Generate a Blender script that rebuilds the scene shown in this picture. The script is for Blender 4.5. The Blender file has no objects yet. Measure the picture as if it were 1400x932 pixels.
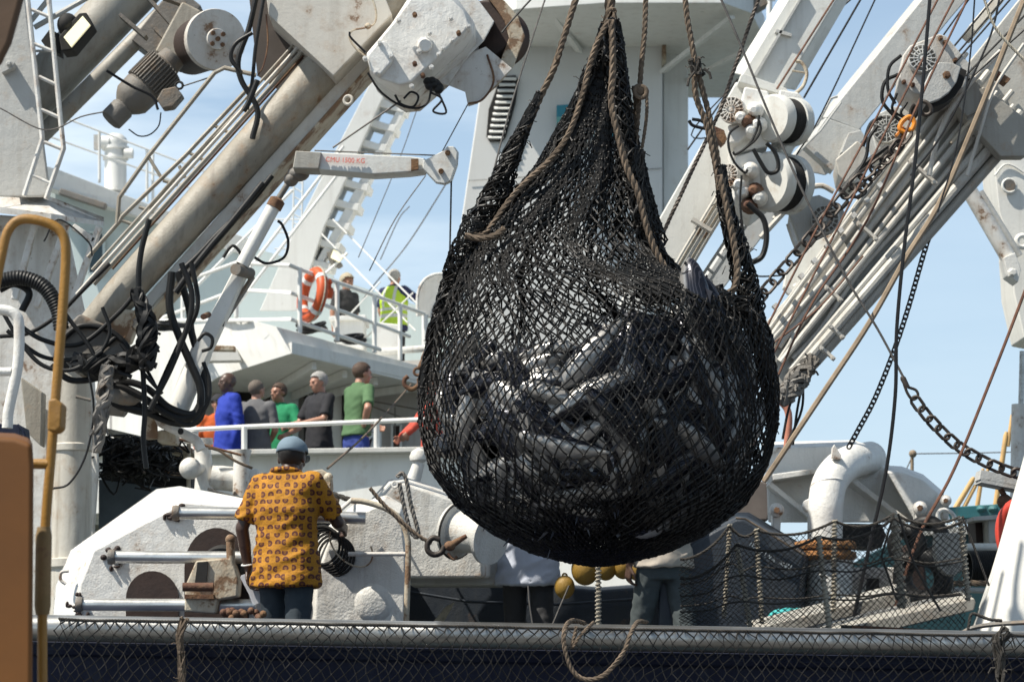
import bpy, bmesh, math, random
from mathutils import Vector, Matrix, noise, Quaternion
R = math.radians
random.seed(7)
S = bpy.context.scene
COL = S.collection
# ---------------------------------------------------------------- camera, sky, sun, exposure
LENS, PITCH, CZ = 85.0, R(8), 1.7
F = 1400 * LENS / 36.0
cam = bpy.data.cameras.new('camera'); cam.lens = LENS; cam.sensor_width = 36; cam.clip_end = 20000; cam.clip_start = .1
cam.dof.use_dof = True; cam.dof.focus_distance = 11.9; cam.dof.aperture_fstop = 6.3
camo = bpy.data.objects.new('camera', cam); COL.objects.link(camo)
camo.location = (0, 0, CZ); camo.rotation_euler = (R(90) + PITCH, 0, 0)
S.camera = camo
SUN = Vector((-.62, -.30, 1.0)).normalized()
W = bpy.data.worlds.new('World'); S.world = W; W.use_nodes = True
nt = W.node_tree; bg = nt.nodes['Background']
sky = nt.nodes.new('ShaderNodeTexSky'); sky.sky_type = 'NISHITA'; sky.sun_disc = False
sky.sun_elevation = math.asin(SUN.z); sky.sun_rotation = math.atan2(SUN.x, SUN.y)
sky.air_density = 1.15; sky.dust_density = .55; sky.ozone_density = 2.2; sky.altitude = 0
# thin high clouds, on the left and low down
tc = nt.nodes.new('ShaderNodeTexCoord'); mp = nt.nodes.new('ShaderNodeMapping'); mp.inputs['Scale'].default_value = (3, 3, 16); mp.inputs['Rotation'].default_value = (0, R(-9), 0)
ns = nt.nodes.new('ShaderNodeTexNoise'); ns.inputs['Scale'].default_value = 1.6; ns.inputs['Detail'].default_value = 7; ns.inputs['Roughness'].default_value = .55
nt.links.new(tc.outputs['Generated'], mp.inputs['Vector']); nt.links.new(mp.outputs[0], ns.inputs['Vector'])
cr = nt.nodes.new('ShaderNodeValToRGB'); cr.color_ramp.elements[0].position = .42; cr.color_ramp.elements[1].position = .75
nt.links.new(ns.outputs[0], cr.inputs[0])
sx = nt.nodes.new('ShaderNodeSeparateXYZ'); nt.links.new(tc.outputs['Generated'], sx.inputs[0])
mr = nt.nodes.new('ShaderNodeMapRange'); mr.inputs[1].default_value = .12; mr.inputs[2].default_value = -.14; mr.inputs[3].default_value = .10; mr.inputs[4].default_value = .8
nt.links.new(sx.outputs[0], mr.inputs[0])
mu = nt.nodes.new('ShaderNodeMath'); mu.operation = 'MULTIPLY'; nt.links.new(cr.outputs[0], mu.inputs[0]); nt.links.new(mr.outputs[0], mu.inputs[1])
mx = nt.nodes.new('ShaderNodeMixRGB'); mx.inputs[2].default_value = (8.6, 9.4, 9.8, 1)
hz = nt.nodes.new('ShaderNodeMapRange'); hz.inputs[1].default_value = .0; hz.inputs[2].default_value = .30; hz.inputs[3].default_value = .85; hz.inputs[4].default_value = .35
nt.links.new(sx.outputs[2], hz.inputs[0]); hm = nt.nodes.new('ShaderNodeMixRGB'); hm.inputs[2].default_value = (4.7, 6.1, 7.5, 1)
nt.links.new(hz.outputs[0], hm.inputs[0]); nt.links.new(sky.outputs[0], hm.inputs[1])
zd = nt.nodes.new('ShaderNodeMapRange'); zd.inputs[1].default_value = .28; zd.inputs[2].default_value = .75; zd.inputs[3].default_value = 1.0; zd.inputs[4].default_value = .42
nt.links.new(sx.outputs[2], zd.inputs[0]); zm = nt.nodes.new('ShaderNodeVectorMath'); zm.operation = 'SCALE'; nt.links.new(hm.outputs[0], zm.inputs[0]); nt.links.new(zd.outputs[0], zm.inputs[3])
nt.links.new(mu.outputs[0], mx.inputs[0]); nt.links.new(zm.outputs[0], mx.inputs[1]); nt.links.new(mx.outputs[0], bg.inputs[0])
bg.inputs[1].default_value = .095
sl = bpy.data.lights.new('sun', 'SUN'); sl.energy = 5.0; sl.angle = R(.5); sl.color = (1, .94, .84)
so = bpy.data.objects.new('sun', sl); COL.objects.link(so); so.rotation_euler = SUN.to_track_quat('Z', 'Y').to_euler()
S.view_settings.view_transform = 'Standard'; S.view_settings.look = 'None'; S.view_settings.exposure = 0.48; S.view_settings.gamma = 1
# ---------------------------------------------------------------- helpers
def P(px, py, Y):
    cx = (px - 700) / F; cy = (466 - py) / F
    d = Vector((cx, math.cos(PITCH) - cy * math.sin(PITCH), math.sin(PITCH) + cy * math.cos(PITCH)))
    d /= d.y
    return Vector((d.x * Y, Y, CZ + d.z * Y))
def px(n, Y): return n * Y / F
def PP(l, Y=None): return [P(*p) if len(p) == 3 else P(p[0], p[1], Y) for p in l]
def smooth_path(pts, n=6):
    """Catmull-Rom through pts"""
    if len(pts) < 3: return list(pts)
    q = [pts[0] * 2 - pts[1]] + list(pts) + [pts[-1] * 2 - pts[-2]]
    out = []
    for i in range(1, len(q) - 2):
        a, b, c, d = q[i-1], q[i], q[i+1], q[i+2]
        for k in range(n):
            t = k / n
            out.append(.5 * ((2*b) + (c - a)*t + (2*a - 5*b + 4*c - d)*t*t + (3*b - a - 3*c + d)*t**3))
    out.append(pts[-1]); return out
def resample(pts, step):
    L = [0]
    for a, b in zip(pts, pts[1:]): L.append(L[-1] + (b - a).length)
    n = max(2, int(L[-1] / step)); out = []; j = 0
    for i in range(n + 1):
        s = L[-1] * i / n
        while j < len(L) - 2 and L[j+1] < s: j += 1
        t = (s - L[j]) / max(1e-9, L[j+1] - L[j]); out.append(pts[j].lerp(pts[j+1], min(1, t)))
    return out
def frames(pts):
    n = len(pts); T = []
    for i in range(n):
        T.append((pts[min(n-1, i+1)] - pts[max(0, i-1)]).normalized())
    u = T[0].orthogonal().normalized(); out = []
    for i in range(n):
        u = (u - T[i] * u.dot(T[i]))
        if u.length < 1e-6: u = T[i].orthogonal()
        u.normalize(); out.append((T[i], u, T[i].cross(u)))
    return out
class MB:
    def __init__(s): s.v = []; s.f = []; s.mi = []; s.m = 0
    def add(s, vs, fs):
        o = len(s.v); s.v.extend(vs)
        for f in fs: s.f.append([i + o for i in f]); s.mi.append(s.m)
        return s
    def tube(s, pts, r, n=8, caps=True, radii=None, sq=None):
        fr = frames(pts); vs = []; fs = []
        for i, p in enumerate(pts):
            rr = radii[i] if radii else r; t, u, w = fr[i]
            for k in range(n):
                a = 2*math.pi*k/n; vs.append(p + u*math.cos(a)*rr + w*math.sin(a)*rr)
        for i in range(len(pts)-1):
            for k in range(n):
                k2 = (k+1) % n; fs.append([i*n+k, i*n+k2, (i+1)*n+k2, (i+1)*n+k])
        if caps: fs.append(list(range(n))[::-1]); fs.append([(len(pts)-1)*n+k for k in range(n)])
        return s.add(vs, fs)
    def cyl(s, a, b, r, r2=None, n=20):
        return s.tube([a, b], r, n, True, [r, r if r2 is None else r2])
    def lathe(s, a, b, prof, n=28):
        """prof: list of (t along a->b, radius)"""
        ax = (b - a); u = ax.normalized().orthogonal().normalized(); w = ax.normalized().cross(u); vs = []; fs = []
        for t, r in prof:
            for k in range(n):
                an = 2*math.pi*k/n; vs.append(a + ax*t + (u*math.cos(an) + w*math.sin(an))*max(r, 1e-5))
        for i in range(len(prof)-1):
            for k in range(n):
                k2 = (k+1) % n; fs.append([i*n+k, i*n+k2, (i+1)*n+k2, (i+1)*n+k])
        fs.append(list(range(n))[::-1]); fs.append([(len(prof)-1)*n+k for k in range(n)])
        return s.add(vs, fs)
    def box(s, c, sz, rot=None):
        M = rot or Matrix.Identity(3); x, y, z = [d/2 for d in sz]
        vs = [Vector(c) + M @ Vector((a*x, b*y, d*z)) for a in (-1, 1) for b in (-1, 1) for d in (-1, 1)]
        return s.add(vs, [[0,1,3,2],[4,6,7,5],[0,4,5,1],[2,3,7,6],[0,2,6,4],[1,5,7,3]])
    def bar(s, a, b, w, d, up=Vector((0, 1, 0))):
        """rectangular bar; d is the size along up"""
        t = (b - a).normalized(); v = (up - t*up.dot(t)).normalized(); u = t.cross(v)
        vs = [p + u*(i*w/2) + v*(j*d/2) for p in (a, b) for i, j in ((-1,-1),(1,-1),(1,1),(-1,1))]
        return s.add(vs, [[3,2,1,0],[4,5,6,7],[0,1,5,4],[1,2,6,5],[2,3,7,6],[3,0,4,7]])
    def loft(s, A, B):
        n = len(A); return s.add(list(A) + list(B), [list(range(n)), list(range(2*n-1, n-1, -1))] + [[i, n+i, n+(i+1) % n, (i+1) % n] for i in range(n)])
    def prism(s, poly, Y, th, off=(0, 0)):
        """outline seen from the camera at distance Y, real thickness th straight back"""
        A = PP(poly, Y); d = Vector((off[0], th, off[1])); return s.loft(A, [a + d for a in A])
    def ell(s, c, r, n=16, m=10, rot=None):
        vs = []; fs = []; c = Vector(c); r = Vector(r) if hasattr(r, '__len__') else Vector((r, r, r)); M = rot or Matrix.Identity(3)
        for i in range(m+1):
            th = math.pi*i/m
            for k in range(n):
                a = 2*math.pi*k/n
                vs.append(c + M @ Vector((r.x*math.sin(th)*math.cos(a), r.y*math.sin(th)*math.sin(a), r.z*math.cos(th))))
        for i in range(m):
            for k in range(n):
                k2 = (k+1) % n; fs.append([i*n+k, (i+1)*n+k, (i+1)*n+k2, i*n+k2])
        return s.add(vs, fs)
    def torus(s, c, R1, r, nrm=Vector((0, 1, 0)), n=28, m=10, a0=0, a1=2*math.pi, sx=1, sy=1, u=None):
        nrm = nrm.normalized(); u = (u or nrm.orthogonal()).normalized(); w = nrm.cross(u)
        full = abs(a1-a0-2*math.pi) < 1e-6; pts = [c + u*math.cos(a0+(a1-a0)*k/n)*R1*sx + w*math.sin(a0+(a1-a0)*k/n)*R1*sy for k in range(n+(0 if full else 1))]
        if not full: return s.tube(pts, r, m)
        vs = []; fs = []
        for i, p in enumerate(pts):
            t = (pts[(i+1) % n] - pts[i-1]).normalized(); e = nrm; g = t.cross(e)
            for k in range(m):
                a = 2*math.pi*k/m; vs.append(p + g*math.cos(a)*r + e*math.sin(a)*r)
        for i in range(n):
            for k in range(m): fs.append([i*m+k, i*m+(k+1) % m, ((i+1) % n)*m+(k+1) % m, ((i+1) % n)*m+k])
        return s.add(vs, fs)
    def rope(s, pts, r, pitch=None, step=None, nst=3, n=5):
        """laid rope: three strands twisted round the path"""
        pts = resample(pts, step or r*1.1); fr = frames(pts); pitch = pitch or r*7
        L = 0; ph = [0]
        for a, b in zip(pts, pts[1:]): L += (b-a).length; ph.append(2*math.pi*L/pitch)
        for k in range(nst):
            sp = []
            for i, p in enumerate(pts):
                a = ph[i] + 2*math.pi*k/nst; t, u, w = fr[i]; sp.append(p + (u*math.cos(a)+w*math.sin(a))*r*.5)
            s.tube(sp, r*.56, n)
        return s
    def chain(s, pts, link, r):
        """alternating oval links"""
        pts = resample(pts, link*.78); fr = frames(pts)
        for i in range(len(pts)-1):
            c = (pts[i]+pts[i+1])/2; t, u, w = fr[i]; v = u if i % 2 else w
            v = (v*.85 + (w if i % 2 else u)*.5).normalized(); nn = t.cross(v)
            q = []
            for k in range(14):
                a = 2*math.pi*k/14; x = math.cos(a); y = math.sin(a)
                q.append(c + t*(x*link*.3 + (link*.22 if x > 0 else -link*.22)) + v*y*link*.3)
            vs = []; fs = []; m = 5; n = 14
            for j, p in enumerate(q):
                tt = (q[(j+1) % n]-q[j-1]).normalized(); g = tt.cross(nn)
                for k in range(m):
                    a = 2*math.pi*k/m; vs.append(p + g*math.cos(a)*r + nn*math.sin(a)*r)
            for j in range(n):
                for k in range(m): fs.append([j*m+k, j*m+(k+1) % m, ((j+1) % n)*m+(k+1) % m, ((j+1) % n)*m+k])
            s.add(vs, fs)
        return s
    def bolts(s, pts, Y, r=3, h=.015):
        for p in pts:
            c = P(p[0], p[1], Y); s.lathe(c + Vector((0, h, 0)), c - Vector((0, h, 0)), [(0, px(r*1.5, Y)), (.55, px(r*1.5, Y)), (.56, px(r, Y)), (1, px(r, Y))], 6)
        return s
def rootloc(p): return p['_o'] if '_o' in p else (0, 0, 0)
def build(name, mb, mat, parent=None, loc=None, bevel=0, smooth=35, solid=0):
    """link mb as ONE mesh object; vertices kept relative to the thing's base"""
    if parent is not None:
        r = parent
        while r.parent: r = r.parent
        o0 = Vector(r.location)
    elif loc is not None: o0 = Vector(loc)
    else:
        xs = [v.x for v in mb.v]; ys = [v.y for v in mb.v]; zs = [v.z for v in mb.v]
        o0 = Vector(((min(xs)+max(xs))/2, (min(ys)+max(ys))/2, min(zs)))
    me = bpy.data.meshes.new(name); me.from_pydata([Vector(v) - o0 for v in mb.v], [], mb.f); me.update()
    mats = mat if isinstance(mat, (list, tuple)) else [mat]
    for m in mats: me.materials.append(m)
    if len(mats) > 1: me.polygons.foreach_set('material_index', mb.mi)
    bm = bmesh.new(); bm.from_mesh(me); bmesh.ops.recalc_face_normals(bm, faces=bm.faces); bm.to_mesh(me); bm.free()
    me.polygons.foreach_set('use_smooth', [True]*len(me.polygons))
    me.set_sharp_from_angle(angle=R(smooth))
    o = bpy.data.objects.new(name, me); COL.objects.link(o)
    if parent is not None: o.parent = parent
    else: o.location = o0
    if bevel:
        b = o.modifiers.new('bevel', 'BEVEL'); b.width = bevel; b.segments = 2; b.limit_method = 'ANGLE'; b.angle_limit = R(40); b.harden_normals = True
    if solid:
        b = o.modifiers.new('solid', 'SOLIDIFY'); b.thickness = solid; b.offset = 0
    return o
def tag(o, label, cat, group=None):
    o['label'] = label; o['category'] = cat
    if group: o['group'] = group
    return o
def T(name, label, cat, at, group=None):
    o = bpy.data.objects.new(name, None); COL.objects.link(o); o.empty_display_size = .1
    o.location = P(*at) if len(at) == 3 and not isinstance(at, Vector) else at
    return tag(o, label, cat, group)
def solo(name, label, cat, mb, mat, group=None, **k): return tag(build(name, mb, mat, **k), label, cat, group)
def struct(name, mb, mat, **k):
    o = build(name, mb, mat, **k); o['kind'] = 'structure'; return o
def copy_tree(o, parent=None):
    c = o.copy(); COL.objects.link(c)
    if parent: c.parent = parent
    for ch in [x for x in list(COL.objects) if x.parent == o]: copy_tree(ch, c)
    return c
# ---------------------------------------------------------------- materials
class N:
    def __init__(s, name):
        s.m = bpy.data.materials.new(name); s.m.use_nodes = True; s.t = s.m.node_tree; s.b = s.t.nodes['Principled BSDF']
        s.tc = s.t.nodes.new('ShaderNodeTexCoord').outputs['Object']
    def n(s, typ, **k):
        o = s.t.nodes.new(typ)
        for a, v in k.items():
            if a.startswith('_'): setattr(o, a[1:], v)
            else:
                key = a.replace('0', ' ') if a.replace('0', ' ') in o.inputs else (int(a[1:]) if a[0] == 'i' and a[1:].isdigit() else a)
                if hasattr(v, 'is_linked') or isinstance(v, bpy.types.NodeSocket): s.t.links.new(v, o.inputs[key])
                else: o.inputs[key].default_value = v
        return o
    def noise(s, sc, det=6, rough=.6, vec=None, dist=0):
        return s.n('ShaderNodeTexNoise', Scale=sc, Detail=det, Roughness=rough, Distortion=dist, Vector=vec or s.tc).outputs[0]
    def map(s, scale, rot=(0, 0, 0), loc=(0, 0, 0)): return s.n('ShaderNodeMapping', Vector=s.tc, Scale=scale, Rotation=rot, Location=loc).outputs[0]
    def ramp(s, fac, a, b, ca=(0, 0, 0, 1), cb=(1, 1, 1, 1)):
        o = s.n('ShaderNodeValToRGB'); s.t.links.new(fac, o.inputs[0]); e = o.color_ramp.elements
        e[0].position = a; e[1].position = b; e[0].color = ca; e[1].color = cb; return o.outputs[0]
    def mix(s, f, a, b, mode='MIX'):
        o = s.n('ShaderNodeMixRGB', _blend_type=mode)
        for i, v in enumerate((f, a, b)):
            if isinstance(v, bpy.types.NodeSocket): s.t.links.new(v, o.inputs[i])
            else: o.inputs[i].default_value = v if i == 0 else (tuple(v) + (1,))[:4]
        return o.outputs[0]
    def math(s, op, a, b=0.0):
        o = s.n('ShaderNodeMath', _operation=op)
        for i, v in enumerate((a, b)):
            if isinstance(v, bpy.types.NodeSocket): s.t.links.new(v, o.inputs[i])
            else: o.inputs[i].default_value = v
        return o.outputs[0]
    def bump(s, h, st=.3, dist=.01): s.t.links.new(s.n('ShaderNodeBump', Strength=st, Distance=dist, Height=h).outputs[0], s.b.inputs['Normal'])
    def set(s, col=None, rough=None, metal=None, **k):
        for key, v in (('Base Color', col), ('Roughness', rough), ('Metallic', metal)):
            if v is None: continue
            if isinstance(v, bpy.types.NodeSocket): s.t.links.new(v, s.b.inputs[key])
            else: s.b.inputs[key].default_value = (tuple(v)+(1,))[:4] if key == 'Base Color' else v
        for a, v in k.items(): s.b.inputs[a.replace('_', ' ')].default_value = v
        return s.m
def paint(name, col, dirt=.35, rust=0., rough=.45, bump=.35, dc=(.17, .13, .085), streak=.35, metal=0, sc=1):
    n = N(name)
    a = n.ramp(n.noise(2.2*sc, 8, .62), .45, .72)
    st = n.ramp(n.noise(1.0, 5, .6, n.map((16*sc, 16*sc, 1.3*sc))), .50, .78)
    f1 = n.math('MULTIPLY', a, dirt); f2 = n.math('MULTIPLY', st, streak)
    c = n.mix(f1, col, [x*.55+y*.45 for x, y in zip(col, dc)]); c = n.mix(f2, c, dc)
    sp = n.ramp(n.noise(34*sc, 6, .7), .64, .72); c = n.mix(n.math('MULTIPLY', sp, min(1, dirt*1.3)), c, dc)
    if rust > 0:
        rn = n.noise(5.5*sc, 12, .68); lo = .72 - .3*rust
        rf = n.ramp(rn, lo, lo+.05); rc = n.mix(n.noise(30, 5), (.04, .020, .013), (.15, .065, .030)); c = n.mix(n.math('MULTIPLY', rf, .92), c, rc)
        halo = n.ramp(rn, lo-.10, lo+.02); c = n.mix(n.math('MULTIPLY', halo, .35), c, (.32, .19, .09))
    h = n.math('ADD', n.noise(9*sc, 8, .6), n.math('MULTIPLY', n.noise(70*sc, 4), .35))
    n.bump(h, bump, .012)
    return n.set(c, n.math('ADD', n.math('MULTIPLY', a, .25), rough), metal)
def plain(name, col, rough=.6, metal=0, var=.25, sc=12, bump=.2, dist=.004, **k):
    n = N(name); c = n.mix(n.ramp(n.noise(sc, 6, .65), .3, .7), [x*(1-var) for x in col], [min(1, x*(1+var)) for x in col])
    n.bump(n.noise(sc*4, 5), bump, dist); return n.set(c, rough, metal, **k)
M = {}
M['boom'] = paint('cream_grey_boom_paint', (.47, .455, .41), .4, .2, .5, .4, dc=(.14, .11, .08), streak=.4)
M['white'] = paint('white_paint', (.74, .73, .68), .30, .0, .42, .25, streak=.18)
M['whiter'] = paint('white_paint_rusty', (.70, .69, .65), .45, .42, .42, .5, streak=.32)
M['white_old'] = paint('white_paint_lumpy', (.62, .61, .57), .45, .30, .5, 1.0, streak=.4)
M['casing'] = paint('casing_paint', (.74, .73, .69), .30, .26, .42, .75, streak=.20)
M['house'] = paint('deckhouse_paint', (.72, .72, .69), .22, .06, .5, .18, streak=.22, sc=.5)
M['houseblue'] = paint('deckhouse_blue_grey_paint', (.50, .58, .58), .12, 0, .5, .1, streak=.1, sc=.5)
M['beige'] = paint('grimy_beige_paint', (.33, .30, .245), .8, .28, .5, .5, dc=(.10, .075, .05), streak=.55)
M['plate'] = paint('grey_beige_paint', (.56, .53, .47), .35, .30, .5, .3, dc=(.16, .12, .08), streak=.25)
M['greyb'] = paint('grey_boom_paint', (.35, .335, .295), .6, .25, .5, .4, dc=(.12, .09, .06), streak=.5)
M['whiteb'] = paint('white_boom_paint', (.66, .66, .62), .30, .18, .42, .3, streak=.25)
M['lightgrey'] = paint('light_grey_paint', (.48, .48, .455), .4, .25, .5, .5, streak=.25)
M['rustw'] = paint('rusty_cream_paint', (.50, .45, .35), .5, .75, .6, .8)
M['rust'] = paint('rust', (.11, .05, .03), .5, .6, .85, 1.0)
M['oldsteel'] = paint('old_dark_steel', (.16, .15, .135), .6, .35, .6, .7)
M['chain'] = plain('dark_chain_steel', (.055, .045, .038), .55, .5, .4, 20, .5)
M['black'] = plain('black_rubber', (.009, .009, .009), .5, 0, .4, 8, .3, Specular_IOR_Level=.3)
M['blackcable'] = plain('black_cable', (.007, .007, .008), .5, 0, .3, 8, .2, Specular_IOR_Level=.3)
M['browncable'] = plain('brown_wire', (.13, .055, .03), .7, 0, .5, 18, .3)
M['greycable'] = plain('grey_wire', (.12, .11, .10), .6, .2, .4, 18, .3)
M['tanpole'] = plain('tan_rope_weathered', (.27, .205, .14), .8, 0, .35, 6, .4)
M['dark'] = plain('dark_recess', (.014, .013, .012), .8, 0, .4, 8, .3)
M['brownrust'] = plain('brown_primer', (.030, .016, .012), .7, 0, .35, 7, .6)
M['teal'] = paint('teal_paint', (.02, .14, .16), .3, .1, .5, .3)
M['yellow'] = paint('yellow_rail_paint', (.30, .15, .02), .6, .35, .5, .4, dc=(.10, .06, .03), streak=.5)
M['orange'] = plain('orange_panel', (.14, .050, .004), .7, 0, .18, 2, .15)
M['orangehook'] = plain('orange_hook_paint', (.75, .25, .02), .4)
M['grille'] = plain('white_grille', (.62, .61, .57), .5, 0, .15, 20, .4)
M['glass'] = N('lamp_glass').set((.9, .86, .62), .12, 0, Emission_Color=(1, .9, .55, 1), Emission_Strength=.45)
M['window'] = N('window_glass').set((.02, .05, .06), .06)
def steel(name, k):
    n = N(name); c = n.mix(n.ramp(n.noise(3, 8, .6, n.map((.6, 8, 8))), .35, .75), [k*x for x in (.50, .50, .48)], [k*x for x in (.18, .175, .165)])
    n.bump(n.noise(24, 6), .25, .004); return n.set(c, n.math('ADD', n.math('MULTIPLY', n.noise(6, 6), .3), .20), .85)
M['steel'] = steel('worn_steel', 1.0); M['brightsteel'] = steel('bright_bar_steel', 1.6)
def hullpaint():
    n = N('navy_hull_paint'); c = n.mix(n.ramp(n.noise(3.5, 10, .7, n.map((1, 1, .35))), .5, .8), (.006, .010, .030), (.030, .038, .06))
    n.bump(n.noise(12, 8), .4, .01); return n.set(c, .6, None, Specular_IOR_Level=.25)
M['navy'] = hullpaint()
M['skiff'] = paint('dark_grey_blue_paint', (.026, .034, .046), .4, .05, .5, .5, dc=(.055, .055, .05), streak=.35)
M['deck'] = paint('deck_paint', (.10, .12, .11), .5, .3, .7, .5)
M['lifebuoy'] = plain('orange_lifebuoy', (.55, .085, .018), .5, 0, .15, 8, .1)
M['tape'] = plain('silver_tape', (.7, .7, .68), .3)
M['red'] = plain('red_paint', (.50, .05, .03), .45)
M['rope_tan'] = plain('old_hemp_rope', (.135, .100, .070), .9, 0, .5, 30, .6)
M['rope_dark'] = plain('tarred_rope', (.045, .04, .034), .85, 0, .5, 30, .7)
M['rope_pale'] = plain('pale_rope', (.42, .38, .30), .9, 0, .4, 30, .6)
def netm():
    n = N('tarred_netting'); c = n.mix(n.ramp(n.noise(16, 6, .7), .42, .72), (.004, .0038, .0035), (.024, .021, .018))
    n.bump(n.noise(150, 3), .5, .003); return n.set(c, .45, None, Specular_IOR_Level=.3)
M['net'] = netm()
# ================================================================ people
def cloth(name, col, var=.12, wr=.35, sc=14):
    n = N(name); c = n.mix(n.noise(sc, 5), [x*(1-var) for x in col], [x*(1+var) for x in col])
    n.bump(n.math('ADD', n.noise(9, 5, .55, n.map((1, 1, .6), (0, R(35), 0))), n.math('MULTIPLY', n.noise(220, 2), .12)), wr, .02); return n.set(c, .85)
def skin(name, col):
    n = N(name); c = n.mix(n.noise(25, 5), [x*.85 for x in col], [x*1.12 for x in col]); n.bump(n.noise(60, 4), .1, .003)
    return n.set(c, .42)
SK = dict(dark=skin('dark_brown_skin', (.060, .032, .022)), black=skin('deep_brown_skin', (.085, .048, .034)), fair=skin('fair_tanned_skin', (.42, .22, .15)), tan=skin('tanned_skin', (.34, .17, .11)))
HAIR = dict(black=plain('black_hair', (.012, .011, .010), .7, 0, .4, 60, .8), brown=plain('brown_hair', (.07, .04, .025), .7, 0, .4, 60, .8), grey=plain('grey_hair', (.33, .32, .30), .7, 0, .35, 60, 1), blond=plain('grey_blond_hair', (.38, .33, .24), .7, 0, .4, 60, 1), stub=plain('grey_stubble_hair', (.13, .105, .085), .8, 0, .3, 80, .5))
def remeshed(name, mb, mat, parent, vox, disp=0, dsc=8, sm=2, o0=None, cut=None, solid=0):
    me = bpy.data.meshes.new('tmp'); me.from_pydata(mb.v, [], mb.f); me.update()
    bm = bmesh.new(); bm.from_mesh(me); bmesh.ops.recalc_face_normals(bm, faces=bm.faces); bm.to_mesh(me); bm.free()
    o = bpy.data.objects.new('tmp', me); COL.objects.link(o)
    m = o.modifiers.new('r', 'REMESH'); m.mode = 'VOXEL'; m.voxel_size = vox
    if sm: s2 = o.modifiers.new('s', 'SMOOTH'); s2.factor = .5; s2.iterations = sm
    dg = bpy.context.evaluated_depsgraph_get(); me2 = bpy.data.meshes.new_from_object(o.evaluated_get(dg)); bpy.data.objects.remove(o); bpy.data.meshes.remove(me)
    me2.name = name
    if disp:
        for v in me2.vertices:
            q = v.co*dsc; q2 = Vector((q.x, q.y, q.z)); f = noise.noise(Vector((q2.x+q2.z*.8, q2.y, q2.z*1.2-q2.x*.6)))+.5*noise.noise(q2*2.3)
            v.co += v.normal*disp*f*(.45 if name == 'shirt' else 1)
            if name == 'shirt' and v.co.z < 1.36:
                g = noise.noise(Vector(((v.co.x*.5+v.co.z*.86)*15, (v.co.x*.86-v.co.z*.5)*3.2, v.co.y*4))); v.co += v.normal*disp*1.5*(.35-abs(g))*min(1, (1.40-v.co.z)*6)
    if cut:
        bm = bmesh.new(); bm.from_mesh(me2); bmesh.ops.delete(bm, geom=[v for v in bm.verts if cut(v.co)], context='VERTS'); bm.to_mesh(me2); bm.free()
    me2.materials.clear(); me2.materials.append(mat)
    me2.polygons.foreach_set('use_smooth', [True]*len(me2.polygons))
    ob = bpy.data.objects.new(name, me2); COL.objects.link(ob); ob.parent = parent
    if solid: b = ob.modifiers.new('solid', 'SOLIDIFY'); b.thickness = solid; b.offset = 1
    return ob
def caps(mb, a, b, ra, rb, n=12, flat=None):
    """tapered limb with round ends"""
    a = Vector(a); b = Vector(b); t = (b-a); L = t.length; t /= max(L, 1e-6); pts = []; rad = []
    for k in (-90, -60, -30): pts.append(a + t*ra*math.sin(R(k))); rad.append(max(.001, ra*math.cos(R(k))))
    for k in range(5): pts.append(a+(b-a)*k/4); rad.append(ra+(rb-ra)*k/4)
    for k in (30, 60, 90): pts.append(b + t*rb*math.sin(R(k))); rad.append(max(.001, rb*math.cos(R(k))))
    mb.tube(pts, 0, n, True, rad)
def rings(mb, L, n=20):
    """(z, cx, cy, rx, ry) stacked ovals"""
    vs = []; fs = []
    for z, cx, cy, rx, ry in L:
        for k in range(n):
            a = 2*math.pi*k/n; vs.append(Vector((cx+rx*math.copysign(abs(math.cos(a))**.85, math.cos(a)), cy+ry*math.copysign(abs(math.sin(a))**.85, math.sin(a)), z)))
    for i in range(len(L)-1):
        for k in range(n): fs.append([i*n+k, i*n+(k+1) % n, (i+1)*n+(k+1) % n, (i+1)*n+k])
    fs.append(list(range(n))[::-1]); fs.append([(len(L)-1)*n+k for k in range(n)]); mb.add(vs, fs)
def hand(mb, w, d, side, s=1.0, curl=.5, pal=None):
    """palm and five fingers; w wrist, d direction, pal = palm normal"""
    d = d.normalized(); pal = (pal or Vector((side, 0, 0))); pal = (pal-d*pal.dot(d)).normalized(); ac = d.cross(pal).normalized()
    p1 = w+d*.085*s
    for k in (-1.5, -.5, .5, 1.5): caps(mb, w+d*.01+ac*k*.010*s, p1+ac*k*.0195*s, .015*s, .012*s, 8)
    for k, L in zip((-1.5, -.5, .5, 1.5), (.058, .075, .080, .070)):
        b = p1+ac*k*.0205*s; m = b+(d*math.cos(curl*.6)+pal*math.sin(curl*.6))*L*.5*s; e = m+(d*math.cos(curl*1.6)+pal*math.sin(curl*1.6))*L*.5*s
        caps(mb, b, m, .0095*s, .009*s, 8); caps(mb, m, e, .009*s, .0075*s, 8)
    t0 = w+d*.025*s+ac*.025*s; t1 = t0+(d*.7+ac*.7+pal*.25).normalized()*.045*s; t2 = t1+(d*.95+ac*.2+pal*.3).normalized()*.035*s
    caps(mb, t0, t1, .0125*s, .0105*s, 8); caps(mb, t1, t2, .0105*s, .0085*s, 8)
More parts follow.
